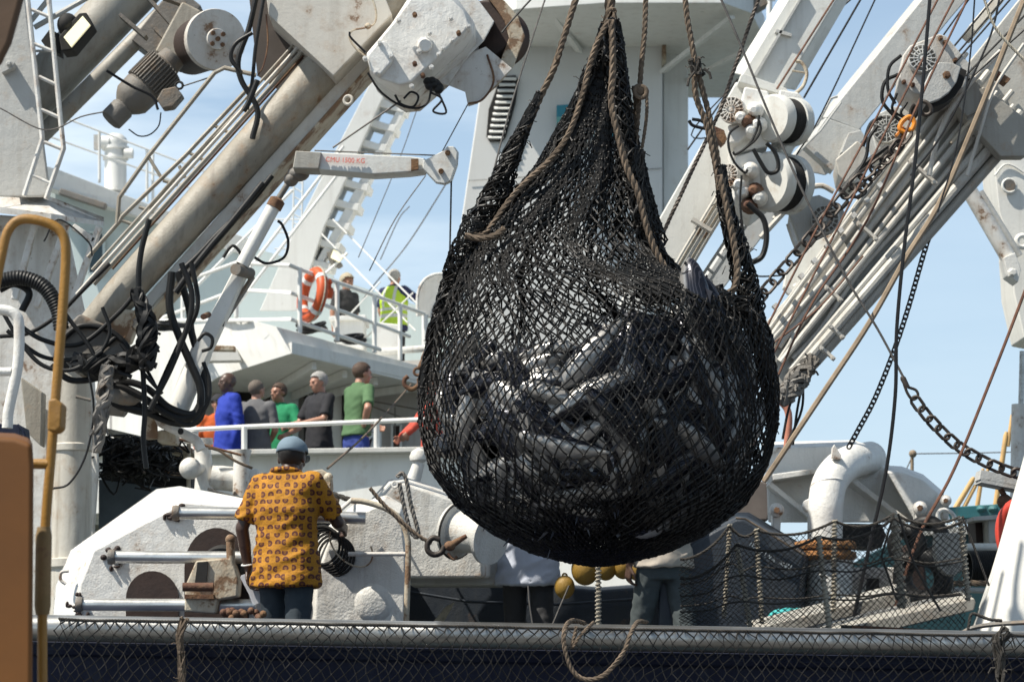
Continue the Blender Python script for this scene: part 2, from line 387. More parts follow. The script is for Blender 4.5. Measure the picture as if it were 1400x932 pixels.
def person(label, at, yaw, z=None, H=1.76, skin_='fair', shirt=None, sleeve='short', hem=.86, legs=None, shorts=False, hair=('black', 'short'), arms=None, head=(0, 0), lean=0, vox=.0125, group=None, fat=1.0, parts=None, cap=None, folds=.008, step=0, handvox=None, neck=0):
    """at = pixel of the top of the head and distance; yaw 0 faces the camera"""
    top = P(*at); s = H/1.76; base = Vector((top.x, top.y, top.z-H if z is None else z))
    t = T('person', label, 'person', base, group); t.rotation_euler = (0, 0, R(yaw)); t.scale = (s, s, s)
    ln = Matrix.Rotation(R(lean), 3, 'X'); hipc = Vector((0, 0, .95))
    def L(x, y, zz): return hipc + ln @ (Vector((x, y, zz))-hipc)
    B = MB()
    hr = Matrix.Rotation(R(head[0]), 3, 'Z') @ Matrix.Rotation(R(head[1]), 3, 'X'); hc = L(0, -.018-neck*.8, 1.622-neck)
    def Hd(x, y, zz): return hc + hr @ Vector((x, y, zz))
    # skull, jaw, nose, brow, lips, ears
    B.ell(Hd(0, .012, .028), (.077, .096, .092), 18, 12, hr); B.ell(Hd(0, -.022, -.035), (.060, .070, .078), 16, 10, hr); B.ell(Hd(0, -.052, -.088), (.032, .030, .024), 12, 8, hr)
    B.ell(Hd(0, -.080, .022), (.055, .018, .014), 12, 8, hr); caps(B, Hd(0, -.088, .008), Hd(0, -.106, -.026), .008, .0125, 8); B.ell(Hd(0, -.090, -.030), (.019, .012, .009), 10, 6, hr)
    B.ell(Hd(0, -.082, -.056), (.024, .013, .007), 10, 6, hr); B.ell(Hd(0, -.079, -.068), (.021, .013, .008), 10, 6, hr)
    for sd in (1, -1): B.ell(Hd(sd*.079, .012, -.005), (.009, .020, .031), 10, 8, hr); B.ell(Hd(sd*.045, -.055, -.018), (.022, .020, .022), 10, 8, hr)
    caps(B, L(0, .02, 1.45), Hd(0, .018, -.06), .060*fat**.5, .054)
    rings(B, [(1.0-.05, 0, 0, .15*fat, .10*fat), (1.10, 0, 0, .145*fat, .10*fat), (1.28, 0, .005, .165*fat, .11*fat), (1.42, 0, .01, .17, .09), (1.47, 0, .015, .09, .06)] if not lean else [(.95, 0, 0, .15*fat, .10*fat), (1.0, 0, 0, .145*fat, .1*fat)])
    if lean: caps(B, L(0, 0, 1.05), L(0, .005, 1.36), .12, .12)
    sh = {1: L(.185, .01, 1.43), -1: L(-.185, .01, 1.43)}; jo = {}
    for sd in (1, -1):
        e, w = (arms or {}).get(sd, (None, None))
        e = Vector(e) if e else sh[sd]+Vector((sd*.055, .03, -.285)); w = Vector(w) if w else e+Vector((-sd*.005, -.06, -.245)); jo[sd] = (e, w)
        B.ell(sh[sd], (.058, .056, .058), 12, 8); caps(B, sh[sd], e, .050, .040); caps(B, e, e.lerp(w, .45), .041, .039); caps(B, e.lerp(w, .4), w, .039, .026)
        pal = Vector((-sd, 0, 0)); hand(B, w, (w-e), sd, 1.0, .75 if not parts else .7, pal)
    for sd in (1, -1):
        st = step*sd; k = Vector((sd*.105, -st*.5-.01, .50)); an = Vector((sd*.11, -st, .09)); hp = Vector((sd*.095, 0, .92))
        caps(B, hp, k, .082, .056); caps(B, k, an, .056, .038); caps(B, an+Vector((0, .03, -.045)), an+Vector((0, -.13, -.055)), .036, .030)
    remeshed('body', B, SK[skin_], t, handvox or vox)
    for sd in (1, -1):
        E = MB(); E.ell(Hd(sd*.030, -.0885, .003), (.009, .006, .005), 10, 8, hr); build_local('eye', E, EYE, t)
    # hair
    hk, style = hair
    if style != 'bald':
        Hm = MB(); g = {'short': .007, 'crop': .003, 'full': .018}[style]; c0 = hc + hr @ Vector((0, .014, .032)); Hm.ell(c0, (.078+g, .098+g, .090+g), 30, 22, hr); inv = hr.transposed()
        back = -.075 if style != 'full' else -.10
        Hm.v = [v + (v-c0).normalized()*(.010 if style == 'full' else .003)*noise.noise(v*28) for v in Hm.v]
        def hcut(co):
            q = inv @ (co-hc); return (q.z < .062+.25*max(0, abs(q.x)-.05)*-1 and q.y < -.045) or (q.z < .010 and q.y < .012) or q.z < back+.02 or (q.y < .01 and q.z < .030-.9*(q.y+.045) and q.y > -.045 and q.z < .02)
        me = Hm; build_local('hair', me, HAIR[hk], t, cut=hcut, solid=.004)
    # shoes
    for sd in (1, -1):
        an = Vector((sd*.11, -step*sd, .09)); Z = MB(); caps(Z, an+Vector((0, .045, -.045)), an+Vector((0, -.14, -.050)), .046, .040); remeshed('shoe', Z, M['black'], t, .02)
    # trousers or shorts
    Tm = MB(); rings(Tm, [(.80, 0, 0, .15*fat, .105*fat), (.90, 0, .005, .160*fat, .112*fat), (1.02, 0, 0, .140*fat, .095*fat)])
    for sd in (1, -1):
        st = step*sd; k = Vector((sd*.105, -st*.5-.01, .50)); an = Vector((sd*.11, -st, .10)); hp = Vector((sd*.09, 0, .88))
        if shorts: caps(Tm, hp, Vector((sd*.105, -st*.45, .54)), .098, .088)
        else: caps(Tm, hp, k, .092, .074); caps(Tm, k, an, .074, .060)
    remeshed('trousers' if not shorts else 'shorts', Tm, legs, t, .016 if vox > .008 else .012, .006, 16)
    # shirt
    if shirt:
        Sm = MB(); f = fat
        zz = [(hem, 0, .004, .190*f, .142*f), (hem+.005, 0, .004, .194*f, .146*f), (1.0, 0, .004, .176*f, .134*f), (1.12, 0, 0, .158*f, .120*f), (1.26, 0, .004, .182*f, .128*f), (1.37, 0, .012, .192*f**.5, .118), (1.43, 0, .016, .185, .095), (1.475, 0, .018, .120, .08), (1.515, 0, .018, .068, .064)]
        tm = MB(); rings(tm, zz, 28); tm.v = [L(*v) if v.z > .95 else v for v in tm.v]; Sm.add(tm.v, tm.f)
        for sd in (1, -1):
            e, w = jo[sd]; Sm.ell(sh[sd]+Vector((-sd*.02, 0, .006)), (.072, .068, .060), 14, 10)
            if sleeve != 'none':
                end = sh[sd].lerp(e, .84) if sleeve == 'short' else e
                caps(Sm, sh[sd], sh[sd].lerp(end, .5), .066, .064)
                a = sh[sd].lerp(end, .4); Sm.tube([a, a.lerp(end, .5), end], .06, 14, True, [.062, .063, .066 if sleeve == 'short' else .056])
                if sleeve == 'long': caps(Sm, e, w, .056, .040)
        remeshed('shirt', Sm, shirt, t, .014 if vox > .01 else .0105, folds, 11 if vox > .008 else 9)
    if cap:
        c0 = hc + hr @ Vector((0, .010, .040)); C = MB(); C.ell(c0, (.092, .110, .092), 28, 20, hr); inv = hr.transposed()
        C.v = [v + (v-c0).normalized()*.003*noise.noise(v*22) for v in C.v]
        cp = build_local('cap', C, cap, t, cut=lambda co: (inv @ (co-hc)).z < .028 - .10*(inv @ (co-hc)).y, solid=.004)
        Bm = MB(); vs = []
        for k in range(13):
            a = math.pi*(k/12); vs.append((math.cos(a)*.078, -.085-math.sin(a)*.085, .040-math.sin(a)*.022))
        A = [Hd(x, y, z_+.003) for x, y, z_ in vs]; Bm.loft(A, [v-Vector((0, 0, .006)) for v in A]); 
        b = build_local('brim', Bm, cap, cp)
    return t, dict(L=L, Hd=Hd, hr=hr, hc=hc, jo=jo)
def build_local(name, mb, mat, parent, cut=None, solid=0):
    me = bpy.data.meshes.new(name); me.from_pydata(mb.v, [], mb.f); me.materials.append(mat)
    bm = bmesh.new(); bm.from_mesh(me); bmesh.ops.recalc_face_normals(bm, faces=bm.faces)
    if cut: bmesh.ops.delete(bm, geom=[v for v in bm.verts if cut(v.co)], context='VERTS')
    bm.to_mesh(me); bm.free(); me.polygons.foreach_set('use_smooth', [True]*len(me.polygons)); me.set_sharp_from_angle(angle=R(50))
    o = bpy.data.objects.new(name, me); COL.objects.link(o); o.parent = parent
    if solid: b = o.modifiers.new('solid', 'SOLIDIFY'); b.thickness = solid; b.offset = 1
    return o
def printed():
    n = N('yellow_printed_cotton'); v0 = n.n('ShaderNodeSeparateXYZ', Vector=n.map((20, 20, 20), (0, 0, R(155)))); vw = n.n('ShaderNodeCombineXYZ', X=v0.outputs[0], Y=v0.outputs[2]); v = vw.outputs[0]
    vo = n.n('ShaderNodeTexVoronoi', _feature='F1', _voronoi_dimensions='2D', Vector=v, Scale=1.0, Randomness=.26)
    d = vo.outputs['Distance']; pos = vo.outputs['Position']
    df = n.n('ShaderNodeVectorMath', _operation='SUBTRACT'); n.t.links.new(v, df.inputs[0]); n.t.links.new(pos, df.inputs[1])
    # gap in each ring, turned by the cell's own colour
    se = n.n('ShaderNodeSeparateXYZ'); n.t.links.new(df.outputs[0], se.inputs[0]); sc = n.n('ShaderNodeSeparateXYZ'); n.t.links.new(vo.outputs['Color'], sc.inputs[0])
    an = n.math('MULTIPLY', n.math('ROUND', n.math('MULTIPLY', sc.outputs[0], 3.0)), 1.5708)
    g = n.math('ADD', n.math('MULTIPLY', se.outputs[0], n.math('COSINE', an)), n.math('MULTIPLY', se.outputs[1], n.math('SINE', an)))
    gap = n.math('GREATER_THAN', g, .17); ring = n.math('MULTIPLY', n.math('GREATER_THAN', d, .13), n.math('LESS_THAN', d, .38)); horse = n.math('MULTIPLY', ring, n.math('SUBTRACT', 1.0, gap))
    inn = n.math('LESS_THAN', d, .10)
    dots = n.n('ShaderNodeTexVoronoi', _feature='F1', _voronoi_dimensions='2D', Vector=v, Scale=4.5, Randomness=1.0).outputs['Distance']
    out = n.math('MULTIPLY', n.math('GREATER_THAN', d, .44), n.math('LESS_THAN', dots, .28))
    c = n.mix(n.noise(5, 4), (.35, .145, .003), (.47, .21, .006)); c = n.mix(n.math('MULTIPLY', out, .8), c, (.30, .12, .01)); c = n.mix(n.math('MAXIMUM', horse, n.math('MULTIPLY', inn, .8)), c, (.085, .020, .010))
    n.bump(n.noise(7, 5, .5, n.map((1, 1, 1.9), (0, R(38), 0))), .55, .03); return n.set(c, .8)
M['print'] = printed()
EYE = M['eye'] = plain('black_eye', (.004, .004, .004), .08)
C = dict(blue=cloth('royal_blue_cloth', (.012, .035, .32)), orange=cloth('orange_cloth', (.48, .085, .012)), grey=cloth('grey_cloth', (.13, .13, .135)), green=cloth('green_cloth', (.008, .22, .09)), blackc=cloth('black_cloth', (.014, .014, .018)),
         olive=cloth('faded_green_cloth', (.075, .15, .065)), navy=cloth('navy_cloth', (.015, .02, .07)), blues=cloth('blue_shorts_cloth', (.035, .06, .26)), dgrey=cloth('charcoal_cloth', (.03, .03, .032)), coral=cloth('coral_cloth', (.55, .08, .05)),
         jeans=cloth('dark_jeans', (.025, .036, .045)), jeans2=cloth('grey_green_trousers', (.055, .068, .07)), pale=cloth('pale_blue_shirt', (.42, .45, .52)), cream=cloth('cream_shirt', (.40, .35, .29)), capb=cloth('washed_blue_cap', (.15, .21, .26)), white=cloth('white_cloth', (.7, .7, .68)))
ZF = P(320, 507, 27.5).z - 1.78     # lower ship deck
def Yat(py, H=1.76):                # distance that puts a head top of this height on that pixel row
    lo, hi = 20, 40
    for _ in range(40):
        m = (lo+hi)/2
        if P(0, py, m).z > ZF+H: hi = m
        else: lo = m
    return lo
Y_ = 27.5
person('dark skinned man in a royal blue long sleeved smock looking left', (313, 507, 27.5), -62, ZF, 1.78, 'black', C['blue'], 'long', .72, C['dgrey'], hair=('black', 'bald'), head=(0, 0), fat=1.08, arms={1: ((.22, .05, 1.15), (.17, .0, .92)), -1: ((-.25, .06, 1.15), (-.23, -.02, .90))}, folds=.012)
person('man in orange with a dark cap half hidden behind the blue smock', (299, 538, Yat(538)), 12, ZF, 1.76, 'tan', C['orange'], 'long', .72, C['orange'], hair=('black', 'short'), cap=C['blackc'])
person('man in a grey t-shirt with shaved grey hair, back turned', (351, 526, Yat(526)-.9), 165, ZF, 1.72, 'fair', C['grey'], 'short', .84, C['navy'], hair=('stub', 'crop'), head=(-25, -6), fat=1.02, arms={1: ((.24, -.02, 1.16), (.10, -.22, 1.06)), -1: ((-.24, 0, 1.15), (-.12, -.2, 1.05))})
person('man in a bright green t-shirt looking left, hands together', (382, 525, Yat(525)-.4), -25, ZF, 1.74, 'tan', C['green'], 'short', .84, C['blackc'], hair=('brown', 'crop'), head=(-20, 0), fat=1.05, arms={1: ((.30, -.04, 1.20), (.27, -.26, 1.10)), -1: ((-.26, 0, 1.16), (-.2, -.15, 1.02))})
person('grey haired man in a black shirt with arms on the rail', (437, 516, Yat(516)-.7), -50, ZF, 1.75, 'fair', C['blackc'], 'short', .86, C['dgrey'], hair=('grey', 'short'), head=(-8, 8), lean=0, arms={1: ((.23, -.10, 1.18), (.10, -.34, 1.12)), -1: ((-.25, -.10, 1.17), (-.14, -.36, 1.10))})
person('man in a faded green t-shirt and blue shorts, hand on hip', (488, 499, Yat(499)-.1), 128, ZF, 1.80, 'fair', C['olive'], 'short', .93, C['blues'], shorts=True, hair=('brown', 'short'), head=(-12, 4), lean=5, arms={1: ((.27, -.12, 1.16), (.16, -.33, 1.08)), -1: ((-.36, .10, 1.20), (-.17, .02, 1.03))})
person('person in a coral shirt partly hidden behind the net', (592, 520, 27.0), -80, ZF, 1.7, 'tan', C['coral'], 'long', .80, C['jeans'], hair=('brown', 'short'), arms={1: ((.2, -.14, 1.2), (.16, -.3, 1.04)), -1: ((-.2, -.16, 1.2), (-.16, -.34, 1.02))})
ZU = P(540, 367, 35).z - 1.77
person('curly blond man in a dark polo walking on the upper deck', (474, 371, 35.4), -160+180+30, ZU, 1.77, 'tan', C['dgrey'], 'short', .84, C['blackc'], hair=('blond', 'full'), head=(0, 0), fat=1.1, arms={1: ((.24, .03, 1.15), (.24, -.05, .9)), -1: ((-.27, .02, 1.15), (-.29, -.02, .9))})
pt, inf = person('grey haired man in a yellow safety vest leaning on the upper rail', (539, 367, 35), 150, ZU, 1.77, 'fair', C['navy'], 'short', .84, C['blackc'], hair=('grey', 'short'), head=(0, 0), fat=1.12, arms={-1: ((-.36, -.20, 1.24), (-.56, -.36, 1.12)), 1: ((.24, 0, 1.16), (.22, -.1, .95))})
def hivis():
    n = N('yellow_safety_vest'); n.tc2 = n.n('ShaderNodeSeparateXYZ', Vector=n.tc); z = n.tc2.outputs[2]; x = n.tc2.outputs[0]
    a = n.math('MULTIPLY', n.math('GREATER_THAN', z, 1.02), n.math('LESS_THAN', z, 1.075)); b = n.math('MULTIPLY', n.math('GREATER_THAN', z, 1.125), n.math('LESS_THAN', z, 1.165))
    ax = n.math('ABSOLUTE', x); c2 = n.math('MULTIPLY', n.math('MULTIPLY', n.math('GREATER_THAN', ax, .07), n.math('LESS_THAN', ax, .115)), n.math('GREATER_THAN', z, 1.16))
    c = n.mix(n.math('MAXIMUM', n.math('MAXIMUM', a, b), c2), (.40, .58, .03), (.5, .52, .5)); n.bump(n.noise(12, 4), .3, .02); return n.set(c, .6)
Vm = MB(); f = 1.12
rings(Vm, [(.90, 0, .004, .190*f, .142*f), (.905, 0, .004, .193*f, .146*f), (1.0, 0, .004, .184*f, .140*f), (1.12, 0, 0, .178*f, .136*f), (1.26, 0, .004, .196*f, .142*f), (1.37, 0, .012, .185*f**.5, .128), (1.44, 0, .016, .155, .105), (1.485, 0, .018, .11, .08), (1.50, 0, .018, .075, .066)], 28)
remeshed('safety_vest', Vm, hivis(), pt, .014, .008, 11)
# man in the printed shirt, nearer, back to us
pt, inf = person('man in a yellow printed shirt and faded cap holding papers', (394, 585, 14.5), 155, None, 1.75, 'dark', M['print'], 'short', .80, C['jeans'], hair=('black', 'crop'), cap=C['capb'], head=(10, 10), fat=1.14, vox=.0065, folds=.016, step=.10, neck=.045,
    arms={-1: ((-.26, -.16, 1.19), (-.18, -.38, 1.17)), 1: ((.285, .05, 1.16), (.275, -.015, .92))})
cl = MB(); cl.tube([inf['L'](math.cos(a_)*.083, .018+math.sin(a_)*.078, 1.492+.012*math.sin(a_)) for a_ in [k*math.pi/12 for k in range(-6, 19)]], .017, 8); build_local('collar', cl, M['print'], pt)
e, w = inf['jo'][1]
b = MB(); b.torus(w+(e-w)*.10, .036, .0055, (e-w).normalized(), 24, 6); build_local('bracelet', b, M['tape'], pt)
d = (w-e).normalized(); pc = pt.matrix_basis @ (w+d*.16)
papers = MB(); ct = P(341, 803, 14.5); ct.y = pc.y-.01
pr = Matrix.Rotation(R(-28), 3, 'Y') @ Matrix.Rotation(R(35), 3, 'Z')
for k in range(3): papers.box(ct+Vector((0, .004*k, .002*k)), (.075, .0012, .19), pr @ Matrix.Rotation(R(k*3), 3, 'Y'))
solo('papers', "folded white papers held in the printed shirt man's hand", 'papers', papers, M['tape2'] if 'tape2' in M else plain('paper', (.75, .75, .78), .7, 0, .04), None)
# two men behind, seen under the net
person('worker in a pale blue open shirt, arm stretched out, under the net', (722, 610, 16.6), 172, None, 1.75, 'black', C['pale'], 'short', .80, C['dgrey'], hair=('black', 'crop'), vox=.008, fat=1.15, lean=-6, folds=.022, arms={1: ((.44, .06, 1.20), (.70, .02, 1.19)), -1: ((-.36, -.1, 1.2), (-.3, -.3, 1.15))}, step=.15)
person('worker in a cream shirt and dark jeans walking away under the net', (905, 590, 15.8), 205, None, 1.78, 'black', C['cream'], 'short', .88, C['jeans2'], hair=('black', 'crop'), vox=.008, fat=1.05, folds=.018, step=.22)
# ================================================================ the hanging cargo net full of tuna
YN = 12.0
prof = [(30,824,846),(60,815,851),(100,803,855),(150,779,861),(200,752,870),(230,735,877),(262,708,883),(300,674,891),(322,648,897),(350,634,910),(380,622,940),
        (396,614,972),(409,607,1004),(430,600,1032),(460,590,1047),(520,577,1057),(580,574,1060),(640,588,1048),(690,622,1018),(730,674,966),(755,726,912),(768,778,858),(773,812,822)]
def pf(y):
    y = max(prof[0][0], min(prof[-1][0], y))
    for a, b in zip(prof, prof[1:]):
        if y <= b[0]:
            t = (y-a[0])/(b[0]-a[0]); return a[1]+(b[1]-a[1])*t, a[2]+(b[2]-a[2])*t
def bag(th, y, rho=1.0, dy=0):
    l, r = pf(y); m = (l+r)/2; h = (r-l)/2*rho
    dep = h if y > 430 else h*(.55+.45*max(0, (y-250))/180) if y > 250 else h*.55
    dep *= .93
    c = P(m + h*math.cos(th), y, YN); c.y -= px(dep, YN)*math.sin(th); return c
def unbag(p):
    """how far out a point lies in the bag: 1 = on the netting"""
    v = p - Vector((0, 0, CZ)); cp, sp_ = math.cos(PITCH), math.sin(PITCH); f = v.y*cp+v.z*sp_; up = -v.y*sp_+v.z*cp
    x = 700+v.x/f*F; y = 466-up/f*F; l, r = pf(y); h = (r-l)/2
    if y < 300 or y > 772: return 9
    return math.hypot((x-(l+r)/2)/h, (YN-p.y)/px(h*.93, YN))
# rows by arc length of each side of the profile
def arcs(side):
    A = [0.]; y = 30.; Ys = [30.]
    while y < 772.9:
        a = pf(y)[side]; b = pf(y+.5)[side]; A.append(A[-1]+math.hypot(.5, b-a)); y += .5; Ys.append(y)
    a, b = pf(773); return A, Ys
ARC = (arcs(0), arcs(1))
def y_side(s, k):
    A, Ys = ARC[k]; s *= A[-1]; lo, hi = 0, len(A)-1
    while hi-lo > 1:
        m = (lo+hi)//2
        if A[m] < s: lo = m
        else: hi = m
    return Ys[hi]
def y_at(s, th=math.pi/2):
    w = ((math.cos(th)+1)/2); w = w*w*(3-2*w); return y_side(s, 0)*(1-w)+y_side(s, 1)*w
def netting(mb, NC, NR, rho, seed, r0, y0=0, y1=1, jit=1.0, skip=0.0, knot=1.55, mask=None):
    jit0 = jit; rnd = random.Random(seed); nodes = {}
    for j in range(NR+1):
        s = y0+(y1-y0)*j/NR
        for i in range(NC):
            th = 2*math.pi*(i+.5*(j % 2))/NC; y = y_at(s, th); jit = jit0*(1 if y < 400 else .5)
            q = Vector((math.cos(th)*1.3+seed, math.sin(th)*1.3, s*4))
            th2 = th + .16*noise.noise(q*1.7)*jit + rnd.gauss(0, .10*6.28/NC)*jit + .07*math.sin(9*th+seed+4*s)*(1 if y < 420 else .3)
            ry = y + (noise.noise(q*2.3+Vector((9, 0, 0)))*13+rnd.gauss(0, 1.3))*jit*(1 if 60 < y < 740 else .2)
            fold = .05*noise.noise(Vector((math.cos(th)*5, math.sin(th)*5, s*3+seed)))+(.10*math.sin(13*th+seed*2+s*2) if y < 330 else 0)
            bump = .045*noise.noise(Vector((math.cos(th)*3.2, math.sin(th)*3.2, s*9+seed*3))) if y > 430 else 0
            if y > 755: fold = bump = 0
            nodes[i, j] = bag(th2, max(30, min(773, ry)), rho*(1+fold+bump))
    for j in range(NR):
        s = y0+(y1-y0)*j/NR; y = y_at(s); rr = r0*(1.0 if y < 400 else .92)
        for i in range(NC):
            for di in ((0, 1) if j % 2 else (-1, 0)):
                if rnd.random() < skip or (mask and not mask(2*math.pi*(i+.5*(j % 2))/NC, y_at(s, 2*math.pi*i/NC))): continue
                a = nodes[i, j]; b = nodes[(i+di) % NC, j+1]
                if (b-a).length < .002: continue
                m = (a+b)/2 + Vector((rnd.gauss(0, .0012), rnd.gauss(0, .0012), rnd.gauss(0, .0012)-.001))
                mb.tube([a, m, b], rr*rnd.uniform(.75, 1.2), 4, False)
            a = nodes[i, j]
            if knot and y > 40 and not mask: mb.ell(a, rr*knot*rnd.uniform(.8, 1.35), 5, 3)
def bundle(mb, pts, rad, n, r, seed=1, tw=3.0, fuzz=.25, tails=0, knots=True):
    rnd = random.Random(seed); pts = resample(smooth_path(pts, 8), .018); fr = frames(pts); m = len(pts)
    def rr(i):
        t = i/(m-1)*(len(rad)-1); k = min(len(rad)-2, int(t)); return rad[k]+(rad[k+1]-rad[k])*(t-k)
    for s in range(n):
        ph = rnd.uniform(0, 6.28); q = rnd.uniform(.25, 1)**.6; tws = tw*rnd.uniform(.3, 1.6)*rnd.choice((1, 1, -1)); sp = []
        for i, p in enumerate(pts):
            t, u, w = fr[i]; ph2 = ph+tws*i*.018/.18+.9*noise.noise(Vector((s*3.1, i*.25, seed))); q2 = q*(1+fuzz*noise.noise(Vector((s*7.7, i*.5, seed+5))))
            sp.append(p+(u*math.cos(ph2)+w*math.sin(ph2))*rr(i)*q2)
        mb.tube(sp, r*rnd.uniform(.7, 1.3), 4)
        for i in range(0, m, 4):
            if knots and rnd.random() < .5: mb.ell(sp[i], r*rnd.uniform(1.3, 2.1), 5, 3)
    for k in range(tails):
        i = rnd.randrange(m); t, u, w = fr[i]; a = rnd.uniform(0, 6.28); d = (u*math.cos(a)+w*math.sin(a)); p = pts[i]+d*rr(i)*.9
        L = rnd.uniform(.015, .045); mb.tube([p, p+d*L*.6+Vector((0, 0, rnd.uniform(-.01, .012))), p+d*L+Vector((0, 0, rnd.uniform(-.03, .01)))], r*.6, 3)
net = T('cargo_net', 'bulging black knotted net full of tuna hanging from ropes', 'cargo net', (818, 773, YN))
mb = MB(); netting(mb, 100, 84, 1.0, 1, .0055); build('netting', mb, M['net'], net, smooth=60)
mb = MB(); netting(mb, 70, 48, .972, 4, .0042, jit=1.0, y0=.12, y1=.58, skip=.45); netting(mb, 74, 26, .985, 9, .004, jit=1.0, y0=.74, y1=1, skip=.08); netting(mb, 92, 46, .99, 13, .0042, jit=1.1, y0=.45, y1=1, mask=lambda th, y: math.cos(th) > .15+.35*math.sin(y*.03) or y > 700); build('inner_netting', mb, M['net'], net, smooth=60)
u = px(1, YN)
# thick gathered edges of the net
G = MB()
bundle(G, PP([(738,128),(722,163),(700,212),(680,262),(655,312)], YN-.05), [5*u, 9*u, 15*u, 20*u, 26*u], 46, .0048, 2, tails=20)
bundle(G, PP([(655,305),(628,360),(606,420),(588,480),(578,540)], YN-.1), [24*u, 17*u, 10*u, 5*u], 34, .0045, 3, tails=10)
bundle(G, PP([(826,45),(802,108),(780,165),(752,220),(712,262),(680,300),(645,322)], YN-.08), [5*u, 9*u, 8*u, 9*u, 11*u, 12*u, 9*u], 28, .0045, 4, tails=26)
bundle(G, PP([(836,28),(838,80),(846,130),(856,180),(862,240),(880,300),(905,360)], YN-.12), [10*u, 16*u, 14*u, 12*u, 12*u, 14*u, 10*u], 34, .0048, 5, tails=30)
bundle(G, PP([(873,205),(868,260),(884,320),(912,366),(935,392),(962,402),(990,398)], YN-.2), [7*u, 11*u, 15*u, 13*u, 12*u, 12*u, 9*u], 30, .0045, 6, tails=12)
bundle(G, PP([(984,228),(994,290),(1010,345),(1022,400),(1036,450),(1050,520),(1056,590)], YN-.05), [8*u, 12*u, 17*u, 19*u, 18*u, 10*u, 4*u], 52, .0048, 7, tails=34)
bundle(G, PP([(880,405),(925,398),(975,412),(1025,418)], YN-.42), [12*u, 16*u, 17*u, 12*u], 26, .0045, 8, tails=14)
build('gathered_edge', G, M['net'], net, smooth=60)
# laid ropes seized along the net
mb = MB()
mb.rope(smooth_path(PP([(832,28),(812,70),(796,130),(778,182),(752,218),(718,250),(690,282),(664,318),(640,322)], YN-.17)), 4.2*u)
mb.rope(smooth_path(PP([(836,28),(838,90),(836,140),(846,190),(858,232),(872,262),(884,310),(900,350),(925,384),(955,402)], YN-.27)), 5*u)
build('border_rope', mb, M['rope_tan'], net)
mb = MB(); mb.rope(smooth_path(PP([(828,-60),(832,-10),(834,30)], YN)), 7*u); mb.rope(smooth_path(PP([(838,-60),(836,0),(833,35)], YN-.03)), 6*u)
bundle(mb, PP([(836,14),(834,44),(830,62)], YN-.06), [7*u, 13*u, 11*u], 20, .005, 12, tails=16); build('lifting_strop', mb, M['rope_tan'], net)
# four bridle ropes
def rope_part(name, pts, r, mat, Y=YN-.05, extra=None):
    mb = MB(); mb.rope(smooth_path(PP(pts, Y)), r*u)
    if extra: extra(mb)
    return build(name, mb, M[mat], net)
rope_part('bridle_rope', [(806,-60),(784,10),(768,60),(757,95),(738,135),(722,172),(700,214)], 5, 'rope_tan', extra=lambda m: (m.rope(smooth_path(PP([(765,70),(752,105),(732,148),(716,185)], YN)), 4.6*u), m.rope(smooth_path(PP([(790,-10),(774,42),(762,82)], YN-.08)), 4*u)))
rope_part('bridle_rope', [(884,-60),(882,30),(877,90),(874,130),(871,170),(868,215),(872,260)], 4, 'rope_tan', extra=lambda m: (m.rope(smooth_path(PP([(868,118),(870,150),(864,190),(858,230)], YN)), 5*u), m.ell(P(874,124,YN-.08), (10*u, 9*u, 10*u), 12, 8), m.torus(P(876,126,YN-.1), 8*u, 3.5*u), m.rope(smooth_path(PP([(884,125),(884,160),(878,200),(874,216)], YN-.1)), 2.6*u)))
rope_part('bridle_rope', [(935,-60),(938,10),(944,50),(951,88),(960,120),(970,160),(980,210),(986,250)], 4.4, 'rope_tan', extra=lambda m: m.rope(smooth_path(PP([(950,88),(951,130),(966,170),(976,215),(984,260)], YN-.06)), 4.6*u))
mb = MB(); bundle(mb, PP([(950,82),(955,102)], YN-.06), [9*u, 10*u], 14, .006, 14, tails=10)
for a in (((950,98),(942,108),(940,118)), ((962,94),(970,100),(972,108))): mb.tube(PP(a, YN-.1), 2*u, 6)
build('seizing', mb, M['rope_dark'], net); mb = MB(); bundle(mb, PP([(876,208),(872,250),(880,290)], YN-.2), [6*u, 10*u, 8*u], 16, .0045, 15, tails=10); build('seizing', mb, M['rope_dark'], net)
rope_part('border_rope', [(984,240),(995,290),(1004,335),(1008,370),(1002,396),(980,406),(955,400)], 5, 'rope_tan', YN-.25)
rope_part('border_rope', [(636,322),(655,326),(676,322),(690,312)], 4.6, 'rope_tan', YN-.32)
# ---------------------------------------------------------------- tuna
def fishmat():
    n = N('tuna_skin'); sx = n.n('ShaderNodeSeparateXYZ', Vector=n.tc); z = sx.outputs[2]; z2 = n.math('ADD', z, n.math('MULTIPLY', n.math('SUBTRACT', n.noise(9, 4), .5), .02))
    c = n.mix(n.ramp(z2, -.012, .012), (.38, .37, .355), (.012, .014, .022))
    e = n.math('SINE', n.math('ADD', n.math('MULTIPLY', z2, 560), n.math('MULTIPLY', n.noise(5, 3), 2)))
    st = n.ramp(e, .55, .9); low = n.ramp(z, -.004, -.012); c = n.mix(n.math('MULTIPLY', n.math('MULTIPLY', st, low), .55), c, (.10, .10, .12))
    c = n.mix(n.math('MULTIPLY', n.ramp(n.noise(40, 6, .7), .5, .8), .3), c, (.10, .08, .07))
    n.bump(n.noise(120, 4), .2, .002); return n.set(c, .27, .45)
M['fish'] = fishmat(); M['fishdark'] = plain('tuna_fin', (.03, .032, .042), .4)
